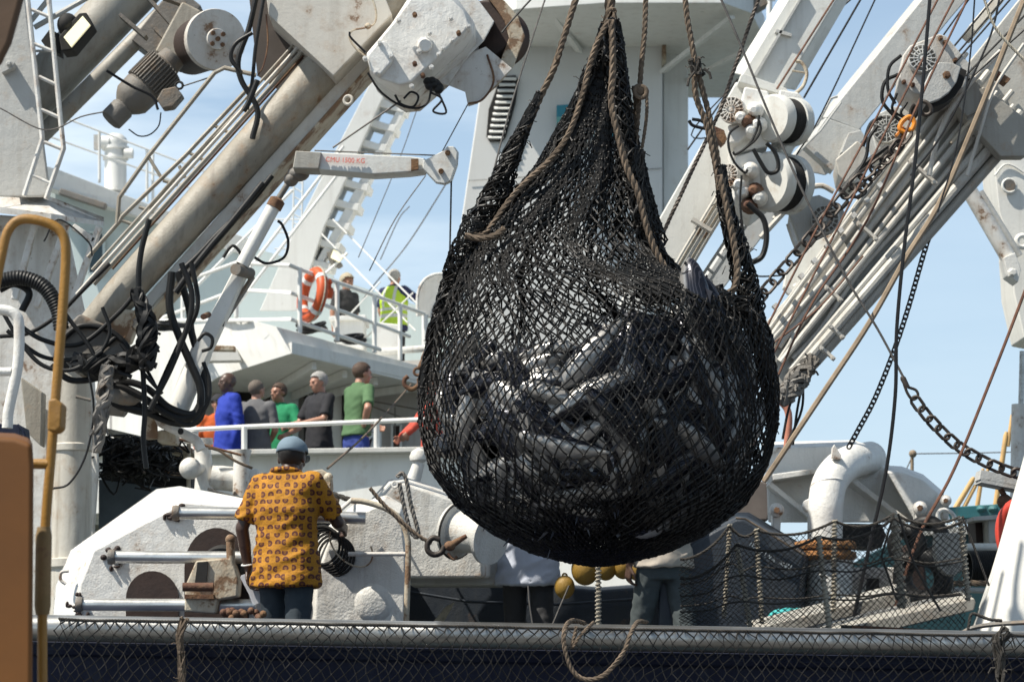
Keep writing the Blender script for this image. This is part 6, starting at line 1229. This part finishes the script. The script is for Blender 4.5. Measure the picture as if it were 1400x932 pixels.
mb = MB(); 
for k in range(26): mb.ell(P(1062+random.uniform(0,56), 842+random.uniform(-6,6), 15.3+random.uniform(-.1,.1)), (.06, .05, .03), 8, 6)
solo('turquoise_net', 'turquoise netting bundle lying under the rusty flange', 'net bundle', mb, plain('turquoise_twine', (.05, .38, .38), .7, 0, .4, 30, .6))

ob = T('neighbour_boat', 'dark teal hull of a boat moored behind the deck nets', 'boat', (1290, 900, 22))
mb = MB(); mb.loft(PP([(1165,770),(1250,728),(1420,722),(1420,930),(1120,930)], 22), PP([(1175,764),(1250,724),(1420,718),(1420,926),(1130,926)], 25)); build('hull', mb, plain('dark_teal_hull', (.008, .045, .055), .6, 0, .3, 3, .3), ob)
mb = MB(); mb.prism([(1240,722),(1420,716),(1420,726),(1240,732)], 21.9, .3); build('rubbing_strake', mb, M['lightgrey'], ob)
# ================================================================ near deck and the quay edge
rl = T('rail_roller', 'long worn steel roller pipe along the ship side under the net', 'roller', (700, 895, 11.0))
a, b = P(-60,856,11.02), P(1460,882,11.02); rr = px(18,11); mb = MB(); mb.lathe(a, b, [(0,rr),(.43,rr),(.431,rr*1.03),(.436,rr*1.03),(.437,rr),(1,rr)], 40); build('pipe', mb, M['steel'], rl, smooth=60)
mb = MB(); mb.tube([a+Vector((0, .10, -.09)), b+Vector((0, .10, -.09))], .035, 10); build('support', mb, M['navy'], rl)
# safety netting hung over the roller
def mesh_net(mb, W_, H_, f, r, seed=0, jit=.25):
    rnd = random.Random(seed); nd = {}
    for j in range(H_+1):
        for i in range(W_+1):
            u_ = (i+.5*(j % 2)+rnd.gauss(0, jit*.2))/W_; v_ = (j+rnd.gauss(0, jit*.15))/H_; nd[i, j] = f(min(1.02, u_), min(1, max(0, v_)))
    for j in range(H_):
        for i in range(W_+1):
            for di in ((0, 1) if j % 2 else (-1, 0)):
                if (i+di, j+1) in nd:
                    mb.tube([nd[i, j], nd[i+di, j+1]], r*rnd.uniform(.8, 1.15), 4, False)
            mb.ell(nd[i, j], r*1.6, 5, 3)
sn = T('side_netting', 'dark diamond netting hung over the steel roller along the ship side', 'netting', (700, 932, 10.85))
def f1(u_, v_):
    x = 65+u_*1400; y = 846+(x-70)*.017 + v_*150; p = P(x, y, 10.8)
    off = .07*math.sqrt(max(0, 1-(1-min(1, v_*150/24))**2)); w_ = .02*noise.noise(Vector((x*.012, v_*5, 0)))
    p.y = 10.99-off-w_*v_*1.5-.02; p.x += px(14*noise.noise(Vector((x*.009, v_*3, 3))), 11); p.z += px(6*noise.noise(Vector((x*.02, v_*3, 9)))*(1 if v_ > .06 else .3), 11); return p
mb = MB(); mesh_net(mb, 96, 16, f1, .0030, 2, .5); build('netting', mb, M['net'], sn)
mb = MB(); mb.rope(smooth_path([f1(k/30, .0)+Vector((0, 0, .004)) for k in range(31)], 4), .006); build('edge_rope', mb, M['rope_dark'], sn)
mb = MB(); bundle(mb, PP([(252,845),(246,870),(249,905),(246,950)], 10.75), [.018, .016, .018, .014], 14, .0045, 41, tails=10); build('lashing', mb, M['rope_tan'], sn)
# winch frame on the left of the deck
wf = T('bar_winch', 'white winch frame with three steel bars left of the printed shirt man', 'winch frame', (250, 880, 15.2))
fr_ = [(104,860),(110,800),(128,752),(238,694),(252,687),(330,692),(398,700),(402,860)]
bk = [(70,860),(76,800),(96,752),(214,668),(246,664),(330,680),(412,690),(420,860)]
mb = MB(); A = PP(fr_, 15.1); B_ = PP(bk, 15.3); mb.loft(A, B_); build('plate', mb, M['casing'], wf, bevel=.012)
mb = MB(); mb.loft(B_, [v+Vector((.02, .25, 0)) for v in B_]); build('back_plate', mb, M['casing'], wf)
def archp(cx, cy, r, y1=850, ry=None): ry = ry or r; return [(cx+r*math.cos(R(a)), cy-ry*math.sin(R(a))) for a in range(0, 181, 12)] + [(cx-r, y1), (cx+r, y1)]
mb = MB(); mb.prism(archp(208,818,36,ry=38), 15.07, .03); build('drum_opening', mb, M['brownrust'], wf); mb = MB(); mb.prism(archp(296,775,44,ry=54), 15.07, .03); build('drum_opening', mb, M['brownrust'], wf)
mb = MB(); mb.lathe(P(305,775,15.0), P(305,775,15.07), [(0,px(24,15)),(.4,px(30,15)),(1,px(31,15))], 30); build('drum_end', mb, M['dark'], wf)
for x0, x1, y in ((238,345,701), (150,345,761), (106,350,826)):
    mb = MB(); [mb.ell(P(x0+3+random.gauss(0,7), y+random.gauss(3,8), 15.085), (px(random.uniform(2,6),15), .02, px(random.uniform(2,5),15)), 8, 6) for _ in range(16)]; build('rust_patch', mb, M['brownrust'], wf)
    mb = MB(); mb.cyl(P(x0,y,14.9), P(x1,y+1,14.9), px(8.5,14.9), n=24); build('steel_bar', mb, M['brightsteel'], wf); mb = MB(); mb.lathe(P(x0-2,y,14.88), P(x0+7,y,14.88), [(0,px(10,15)),(.5,px(11,15)),(1,px(9.5,15))], 18); build('bar_collar', mb, M['oldsteel'], wf)
mb = MB(); mb.cyl(P(420,706,14.9), P(500,708,14.9), px(8.5,14.9), n=24); build('steel_bar', mb, M['brightsteel'], wf)
mb = MB(); mb.tube(smooth_path(PP([(94,780),(84,782),(83,792),(90,798)], 15.1)), px(2.4,15), 8); build('eye', mb, M['whiter'], wf)
cbk = T('chain_stopper', 'rusty cream chain stopper block hanging on the lowest steel bar', 'stopper', (280, 845, 14.7))
mb = MB(); mb.prism([(252,835),(253,800),(268,766),(316,762),(326,790),(324,815),(298,820),(294,838)], 14.72, .22); build('block', mb, M['rustw'], cbk, bevel=.012)
mb = MB(); mb.cyl(P(250,802,14.62), P(292,802,14.62), px(6,14.7)); build('roller', mb, M['rust'], cbk); mb = MB(); mb.prism([(266,798),(270,768),(284,767),(282,798)], 14.7, .03); build('slot', mb, M['dark'], cbk); mb = MB(); mb.prism([(252,812),(292,812),(292,818),(252,818)], 14.69, .06); build('lip', mb, M['rust'], cbk)
mb = MB(); mb.cyl(P(315,737,14.75), P(316,780,14.75), px(6,14.7)); mb.ell(P(315,737,14.75), px(7,14.7), 12, 8); build('lever', mb, M['rustw'], cbk)
mb = MB(); 
for k in range(24): mb.ell(P(300+random.uniform(0,60), 840+random.uniform(-6,5), 14.4+random.uniform(-.1,.1)), .022, 8, 6)
solo('chain_heap', 'heap of rusty chain links at the foot of the stopper', 'chain heap', mb, M['rust'])
mb = MB(); mb.prism([(405,712),(470,700),(520,720),(520,860),(405,860)], 16.6, .6); solo('shaded_machinery_box', 'dark block standing in for shaded winch machinery behind the printed shirt man', 'machinery', mb, M['dark'], bevel=.03)  # plain box, the shade over the machinery is put into its dark colour
mb = MB(); mb.lathe(P(450,780,15.3), P(462,780,15.3), [(0,px(40,15.3)),(1,px(40,15.3))], 30); [mb.torus(P(440+k*4,745+k*3,15.0), px(26,15), px(2,15), Vector((.3, 1, 0)), 26, 6) for k in range(6)]; solo('black_reel', 'black cable reel behind the printed shirt elbow', 'reel', mb, M['dark'])
# vent pipes behind the frame
vp = T('vent_pipes', 'group of white mushroom vent pipes behind the winch frame', 'vent pipes', (275, 690, 17))
mb = MB(); mb.lathe(P(282,690,17), P(276,600,17), [(0,px(18,17)),(.4,px(13,17)),(.9,px(11,17)),(.91,px(15,17)),(1,px(15,17))], 26); build('left_pipe', mb, M['whiter'], vp)
mb = MB(); mb.ell(P(260,640,16.8), px(15,17), 20, 14); mb.cyl(P(260,640,16.8), P(276,640,17), px(9,17)); build('ball', mb, M['whiter'], vp); mb = MB(); mb.cyl(P(290,652,17), P(352,658,17), px(17,17), n=26); build('cross_pipe', mb, M['whiter'], vp)
mb = MB(); mb.lathe(P(330,690,16.9), P(330,615,16.9), [(0,px(12,17)),(.75,px(11,17)),(.8,px(10,17)),(.98,px(14,17)),(1,px(14,17))], 24); build('right_pipe', mb, M['whiter'], vp); mb = MB(); mb.lathe(P(262,604,16.7), P(258,590,16.7), [(0,px(9,17)),(.8,px(13,17)),(1,px(12,17))], 20); build('small_cap', mb, M['whiter'], vp)
wire([(285,612),(300,616),(322,630),(345,640)], 2, 16.6, 'rope_tan', 'thin rope tied round the white vent pipes', 'lashing', 'rope')
wire([(225,596),(262,604),(330,622)], 1.8, 16.6, 'rust', 'rusty rod lying across the vent pipes', 'rusty_rod', 'rod')
wire([(345,684),(310,676),(284,668)], 2, 16.7, 'oldsteel', 'grey bar running under the white cross pipe', 'grey_bar', 'bar')
# second winch plate with its pipe frame
wp = T('winch_side_plate', 'grey white winch side plate with chipped edge right of the printed shirt', 'winch plate', (480, 860, 14.9))
mb = MB(); A = PP([(430,860),(434,790),(450,742),(484,706),(520,690),(548,700),(554,760),(552,860)], 15.0); B_ = PP([(410,860),(418,775),(438,728),(482,690),(528,676),(552,690),(560,760),(556,860)], 15.22); mb.loft(A, B_); mb.loft(B_, [v+Vector((0, .2, 0)) for v in B_]); build('plate', mb, M['white_old'], wp, bevel=.012)
mb = MB(); mb.tube(smooth_path(PP([(480,684),(500,686),(530,696),(548,712),(557,735),(558,765),(555,860)], 14.85)), px(4.2,14.85), 12); build('pipe_frame', mb, M['rustw'], wp); mb = MB(); mb.tube(PP([(476,757),(554,757)], 14.85), px(3,14.85), 8); build('cross_bar', mb, M['whiter'], wp)
mb = MB(); mb.tube(PP([(455,706),(482,682)], 14.9), px(3,14.9), 8); build('brace', mb, M['whiter'], wp)
mb = MB(); mb.lathe(P(512,825,14.975), P(512,825,15.02), [(0,px(14,15)),(.3,px(24,15)),(1,px(30,15))], 28); build('bearing_cover', mb, M['white_old'], wp, bevel=.006)
mb = MB(); mb.torus(P(480,745,14.96), px(22,15), px(1.2,15), Vector((0, 1, 0)), 26, 6, sy=1.6, a0=.6, a1=4.4); build('weld_line', mb, M['rustw'], wp)
wl = T('windlass', 'large pale windlass body with a warping drum left under the net', 'windlass', (600, 800, 16.2))
mb = MB(); A = PP([(480,745),(505,700),(536,664),(552,660),(600,676),(640,692),(660,720),(660,790),(480,790)], 16.1); B_ = PP([(470,735),(500,690),(530,655),(556,652),(606,668),(648,684),(672,720),(672,790),(470,790)], 16.6); mb.loft(A, B_); build('body', mb, M['white_old'], wl, bevel=.02)
a, b = P(622,724,15.8), P(672,736,15.6); mb = MB(); mb.lathe(a, b, [(0,px(38,15.8)),(.12,px(38,15.8)),(.14,px(30,15.8)),(.7,px(24,15.8)),(.9,px(28,15.8)),(.92,px(36,15.8)),(1,px(36,15.8))], 36); build('warping_drum', mb, M['white_old'], wl, smooth=50)
mb = MB(); mb.torus(a+(b-a)*.1, px(39,15.8), px(1.6,15.8), (b-a).normalized(), 36, 6); build('rim', mb, M['dark'], wl)
mb = MB(); mb.lathe(P(573,636,16.9), P(572,612,16.9), [(0,.01),(.3,px(12,16.9)),(.5,px(13,16.9)),(.8,px(10,16.9)),(1,.01)], 20); mb.lathe(P(573,632,16.9), P(558,680,16.9), [(0,px(8,16.9)),(1,px(12,16.9))], 16); solo('ball_vent', 'white ball topped vent pipe at the left rim of the net', 'vent', mb, M['whiter'])
mb = MB(); mb.prism([(630,760),(700,770),(700,800),(560,800),(560,780)], 16.6, .4); solo('machine_plinth', 'grey stained machine base beside the warping drum', 'machine base', mb, M['lightgrey'], bevel=.02)
# hook, ropes
hk = T('steel_hook', 'dark cargo hook with a rusty shackle lying across the windlass', 'hook', (600, 765, 14.6))
mb = MB(); mb.tube(smooth_path(PP([(596,735),(587,737),(584,748),(590,757),(602,756),(608,746),(618,744)], 14.6), 8), 0, 12, True, None) if False else mb.tube(smooth_path(PP([(601,737),(592,735),(585,742),(585,752),(593,758),(603,755),(608,746)], 14.6), 8), px(4,14.6), 12); build('hook', mb, M['chain'], hk)
mb = MB(); mb.ell(P(615,746,14.6), (px(8,14.6), .035, px(7,14.6)), 14, 10); mb.cyl(P(618,744,14.6), P(638,732,14.6), px(5,14.6), px(3,14.6)); mb.tube(smooth_path(PP([(612,756),(620,764),(625,760)], 14.6)), px(2,14.6), 8); build('shackle', mb, M['rust'], hk)
mb = MB(); mb.rope(smooth_path(PP([(506,667),(520,684),(548,712),(572,732),(590,742)], 14.6)), px(3,14.6)); solo('hook_rope', 'worn tan rope running from the plate to the steel hook', 'rope', mb, M['rope_tan'])
mb = MB(); mb.rope(smooth_path(PP([(543,652),(550,646),(556,658),(562,690),(572,728),(568,734),(560,722),(552,690),(546,660)], 14.7)), px(3.2,14.7)); solo('rope_loop', 'stiff dark rope loop leaning on the windlass', 'rope', mb, M['oldsteel'])
mb = MB(); mb.torus(P(540,662,14.8), px(4,14.8), px(1.6,14.8), Vector((.3, 1, 0)), 18, 6); solo('white_ring', 'small white pad ring on top of the winch plate', 'ring', mb, M['whiter'])
# long line with hook to the upper deck
wire([(448,640,15),(500,594,17),(545,545,20),(562,525,21)], 1.6, 18, 'rope_tan', 'tight brown line from the deck up to the hanging hook')
h2 = T('hanging_hook', 'brown steel hook with chain links on the tight line', 'hook', (565, 530, 20.5))
mb = MB(); mb.tube(smooth_path(PP([(573,517),(572,526),(563,532),(554,527),(553,519),(558,514)], 20.5), 8), px(3.2,20.5), 10); mb.torus(P(571,508,20.5), px(5,20.5), px(2,20.5), Vector((0, 1, 0)), 18, 8); build('hook', mb, M['rust'], h2)
mb = MB(); mb.chain(PP([(573,502),(582,482),(588,470)], 20.5), px(13,20.5), px(2.2,20.5)); mb.tube(PP([(588,470),(604,440),(618,400)], 20.5), px(2.2,20.5), 8); build('chain_links', mb, M['rust'], h2)
mb = MB(); mb.prism([(418,644),(440,641),(452,648),(453,665),(446,690),(436,670),(420,655)], 15.6, .2); mb.ell(P(449,652,15.55), .03, 10, 8); mb.ell(P(456,683,15.5), .04, 10, 8); solo('cable_guide', 'rusty cream cable guide behind the printed shirt shoulder', 'cable guide', mb, M['rustw'], bevel=.01)
mb = MB(); mb.rope(PP([(446,672),(500,690)], 15.4), px(4,15.4)); solo('short_hawser', 'short dark rope right of the cable guide', 'rope', mb, M['rope_dark'])
# dark skiff hulls
sk = T('skiff', 'dark blue grey skiff hull lying on deck under the net', 'skiff', (740, 870, 17.2))
mb = MB(); mb.loft(PP([(556,762),(620,778),(700,796),(820,806),(900,800),(960,780),(960,880),(556,880)], 17.2), PP([(556,758),(620,774),(700,792),(820,802),(900,796),(960,776),(960,876),(556,876)], 18.4)); build('hull', mb, M['skiff'], sk, bevel=.02)
mb = MB(); mb.tube(PP([(556,808,17.1),(640,822,17.1),(760,826,17.1),(960,812,17.1)]), px(2,17), 6); build('strake', mb, M['lightgrey'] if False else M['skiff'], sk)
mb = MB(); mb.prism([(590,852),(610,828),(622,822),(618,830),(604,854)], 16.9, .02); solo('splinter', 'pale broken wooden slat lying against the dark skiff', 'slat', mb, M['rope_pale'])
s2 = T('skiff_bow', 'dark tarred skiff bow with faded white name letters behind the nets', 'skiff', (1030, 870, 15.8))
mb = MB(); A = PP([(900,775),(940,745),(1006,709),(1019,710),(1100,760),(1094,790),(1086,870),(900,870)], 15.8); B_ = PP([(905,765),(940,735),(1006,700),(1024,700),(1112,752),(1112,790),(1106,870),(905,870)], 17.0); mb.loft(A, B_); build('hull', mb, M['skiff'], s2, bevel=.02)
mb = MB(); mb.tube(PP([(1006,708,15.75),(1019,709,15.75),(1050,728,15.75),(1100,759,15.75)]), px(1.5,15.7), 6); build('gunwale_line', mb, M['rope_tan'], s2)
for ch, x, y in zip('NA ELVA ANAI', range(1024, 1084, 5), [741,745,749,752,756,759,762,764,767,769,771,773]):
    if ch != ' ': text(ch, x, y+4, 6.5, 15.77, plain('faded_white_lettering', (.36, .40, .42), .6), 'lettering', s2, 28, .8)
# floats
for i, (x, y, r) in enumerate(((772,802,14), (800,778,19), (828,776,15), (852,774,15), (872,778,14), (888,790,13), (912,766,10), (936,760,9))):
    mb = MB(); mb.ell(P(x,y,16.3), (px(r,16.3), px(r,16.3), px(r*1.15,16.3)), 20, 14); mb.torus(P(x,y-r*1.1,16.3), px(3,16.3), px(1.3,16.3), Vector((0, 1, 0)), 14, 6); solo('net_float', 'dull yellow net float hanging behind the bottom of the net', 'float', mb, paint('dull_yellow_float', (.26, .15, .018), .5, .2, .6, .4) if i == 0 else bpy.data.materials['dull_yellow_float'], 'yellow net floats under the big net')
def wrapped(mb, a, b, r, seed=0):
    """post wound with rope"""
    mb.cyl(a, b, r*.8, n=10); d = b-a; L = d.length; u_ = d.normalized().orthogonal().normalized(); v_ = d.normalized().cross(u_); n = int(L/(r*1.5)); pts = []
    for k in range(n*8): an = 2*math.pi*k/8; pts.append(a+d*(k/(n*8))+(u_*math.cos(an)+v_*math.sin(an))*r*.95)
    mb.tube(pts, r*.38, 5)
M['post'] = paint('bleached_post_rope', (.34, .31, .25), .8, .2, .85, 1.0)
mb = MB(); wrapped(mb, P(818,862,13.2), P(818,768,13.2), px(3.6,13.2)); solo('wrapped_post', 'single rope wound stanchion under the middle of the net', 'stanchion', mb, M['post'])
for pts, l in (([(728,852),(724,825),(722,800)], 'left leaning thin line above the roller'), ([(756,852),(766,828),(778,800)], 'right leaning thin line above the roller')): wire(pts, 1.2, 13, 'greycable', l)
# net fence on the right
nf = T('net_fence', 'rope netting fence with wound stanchions along the right deck edge', 'net fence', (1140, 870, 12.6))
posts = [((998,716),(990,845),3.0,13.3), ((1007,742),(1026,858),3.8,12.6), ((1034,722),(1042,852),3.2,13.2), ((1119,733),(1134,858),4.0,12.5), ((1141,710),(1140,835),3.4,13.2), ((1222,703),(1234,830),6.5,12.6), ((1313,706),(1324,820),4.0,12.6)]
for a, b, r, Y in posts: mb = MB(); wrapped(mb, P(b[0],b[1],Y), P(a[0],a[1],Y), px(r,Y)); build('stanchion', mb, M['post'], nf)
def line(tops, Y, sag):
    out = []
    for (x0, y0), (x1, y1) in zip(tops, tops[1:]):
        for k in range(10): t = k/10; out.append((x0+(x1-x0)*t, y0+(y1-y0)*t+4*sag*t*(1-t)))
    return out+[tops[-1]]
rear = line([(930,764),(998,718),(1034,724),(1141,712),(1222,702),(1313,706)], 13.2, 12); front = line([(930,790),(1007,744),(1119,733),(1222,708),(1316,712)], 12.5, 14)
for ln_, Y in ((rear, 13.2), (front, 12.5)):
    mb = MB(); mb.rope(PP(ln_, Y), px(2.1,Y)); build('head_rope', mb, M['rope_dark'], nf)
    for f in (.38, .70):
        mb = MB(); mb.tube(smooth_path(PP([(x, y+(856-y)*f) for x, y in ln_[::5]], Y)), px(1.2,Y), 6); build('middle_rope', mb, M['rope_dark'], nf)
def fpan(ln_, Y, yb):
    def f(u_, v_):
        x = 930+u_*386; i = min(range(len(ln_)), key=lambda k: abs(ln_[k][0]-x)); j = min(len(ln_)-1, i+1) if ln_[i][0] < x else max(0, i-1); a_, b_ = ln_[i], ln_[j]
        t = (x-a_[0])/(b_[0]-a_[0]) if b_[0] != a_[0] else 0; y0 = a_[1]+(b_[1]-a_[1])*t
        return P(x+4*noise.noise(Vector((x*.02, v_*4, Y))), y0+(yb-y0)*v_+3*noise.noise(Vector((x*.03, v_*5, Y+3))), Y+.05*noise.noise(Vector((x*.01, v_*2, 1))))
    return f
mb = MB(); mesh_net(mb, 46, 32, fpan(front, 12.5, 862), .0021, 4); mesh_net(mb, 40, 26, fpan(rear, 13.2, 852), .0021, 5); build('netting', mb, M['net'], nf)
mb = MB(); mb.rope(smooth_path(PP([(1228,702),(1250,770),(1286,835)], 12.4)), px(1.8,12.4)); mb.rope(PP([(1316,706),(1352,800)], 12.5), px(1.8,12.5)); mb.rope(PP([(1222,702),(1205,760),(1226,820)], 12.5), px(1.6,12.5)); build('stay_rope', mb, M['rope_dark'], nf)
# gangway planks
for i, (A, l) in enumerate((([(1026,860),(1130,834),(1240,806),(1244,812),(1246,826),(1150,846),(1066,868)], 'upper worn grey gangway plank behind the net fence'), ([(1130,868),(1200,846),(1332,817),(1334,823),(1332,834),(1240,856),(1180,872)], 'lower worn grey gangway plank close to the roller'))):
    mb = MB(); q = PP(A, 13.6-i*.6); mb.loft(q, [v+Vector((0, .35, .05)) for v in q]); solo('gangway_plank', l, 'plank', mb, M['greyb'], bevel=.008)
wire([(1165,858),(1240,862),(1300,866)], 4, 12.6, 'rust', 'rusty pipe lying along the plank near the roller', 'rusty_pipe', 'pipe')
wire([(1150,856),(1300,864)], 2.6, 12.9, 'rope_dark', 'dark rope stretched along the lower plank')
# white leg
lg = T('white_crane_leg', 'thick gleaming white crane leg in the bottom right corner', 'crane leg', (1400, 900, 13))
mb = MB(); mb.lathe(P(1392,900,13), P(1462,560,13), [(0,px(68,13)),(.4,px(56,13)),(1,px(42,13))], 48); build('leg', mb, M['white'], lg, smooth=60); mb = MB(); quad(mb, (1332,872), (1408,650), 7, 7, 12.95, .1); build('edge_strip', mb, M['lightgrey'], lg, bevel=.004)
mb = MB(); mb.torus(P(1416,742,13.8), px(56,13.8), px(9.5,13.8), Vector((.65, .75, 0)), 44, 12, sx=.8, sy=1.1); solo('red_lifebuoy', 'red lifebuoy half hidden behind the white crane leg', 'lifebuoy', mb, M['red'])
wire([(1310,868,12.2),(1330,858,12.2),(1360,853,12.1),(1410,850,12.0)], 3.6, 12, 'oldsteel', 'old dark hose lying across the foot of the white leg', 'deck_hose', 'hose')
mb = MB(); mb.rope(smooth_path(PP([(1326,845),(1330,838),(1352,846),(1370,848)], 12)), px(2.4,12)); mb.rope(smooth_path(PP([(1326,845),(1322,868)], 12)), px(2.2,12)); solo('tied_rope', 'frayed rope tied at the foot of the white leg', 'rope', mb, M['rope_dark'])
mb = MB(); bundle(mb, PP([(1378,862),(1364,876),(1366,905),(1370,940)], 10.75), [.03, .03, .02, .02], 16, .005, 61, tails=12); solo('rope_knot', 'dark rope knot hanging over the roller at the right', 'rope', mb, M['rope_dark'])
# loop over the roller (laid rope)
mb = MB(); mb.rope(smooth_path(PP([(800,852,10.95),(782,848,10.85),(772,860,10.72),(772,885,10.7),(782,915,10.7),(800,928,10.7),(826,922,10.7),(852,892,10.7),(862,866,10.72),(872,850,10.85),(884,850,10.95)])), px(3.4,10.7)); mb.rope(smooth_path(PP([(788,856,10.72),(782,885,10.72),(792,870,10.72),(812,850,10.8)])), px(2.6,10.7)); solo('hanging_rope_loop', 'thick twisted rope loop hanging over the roller below the net', 'rope', mb, M['rope_tan'])
# ---------------------------------------------------------------- quay side foreground
yr = T('yellow_handrail', 'tall bent yellow handrail, worn, in the left foreground', 'handrail', (62, 960, 7))
mb = MB(); mb.tube(smooth_path(PP([(-8,400),(2,350),(10,318),(24,302),(45,300),(72,308),(86,322),(90,348),(86,420),(78,520),(70,620),(62,720),(58,830),(58,960)], 7.0), 8), px(6.8,7), 18); build('rail', mb, M['yellow'], yr)
mb = MB(); mb.prism([(66,546),(76,544),(85,552),(83,584),(76,590),(64,588)], 6.9, .08); build('bracket', mb, M['yellow'], yr, bevel=.006); mb = MB(); mb.cyl(P(46,634,7), P(66,634,7), px(7,7)); build('stub', mb, M['yellow'], yr); mb = MB(); mb.lathe(P(60,720,7), P(58,840,7), [(0,px(9,7)),(.1,px(11,7)),(.9,px(11,7)),(1,px(9,7))], 20); build('sleeve', mb, paint('worn_yellow_sleeve', (.20, .13, .05), .8, .6, .7, .5), yr)
mb = MB(); mb.loft(PP([(-60,594),(20,598),(44,606),(46,640),(44,990),(-60,990)], 6.4), PP([(-60,588),(20,592),(44,600),(46,634),(44,984),(-60,984)], 6.9)); solo('orange_cabinet', 'plain orange brown cabinet in the bottom left corner', 'cabinet', mb, M['orange'], bevel=.015)
mb = MB(); mb.loft(PP([(-60,-60),(48,-60),(30,10),(16,60),(2,88),(-60,150)], 6.5), PP([(-60,-60),(48,-60),(30,10),(16,60),(2,88),(-60,150)], 6.8)); solo('brown_beam', 'dark brown beam cutting the top left corner', 'beam', mb, plain('dark_brown_beam_paint', (.085, .045, .02), .6, 0, .2, 4, .3), bevel=.02)
pr_ = T('white_pipe_rail', 'chipped white pipe rail behind the yellow handrail', 'handrail', (14, 600, 9))
mb = MB(); mb.tube(smooth_path(PP([(-20,424),(6,424),(20,430),(26,446),(24,500),(12,560),(10,585)], 9), 8), px(7.5,9), 16); build('rail', mb, M['whiter'], pr_); mb = MB(); mb.cyl(P(-20,508,9), P(16,508,9), px(6,9)); build('cross_bar', mb, M['whiter'], pr_)
mb = MB(); mb.prism([(-20,578),(26,580),(28,600),(-20,600)], 9.2, .2); mb.tube(smooth_path(PP([(24,580),(32,590),(34,604),(28,612)], 9.1)), px(2,9), 8); solo('navy_box', 'small navy box with a cable at the foot of the white rail', 'box', mb, M['navy'], bevel=.01)
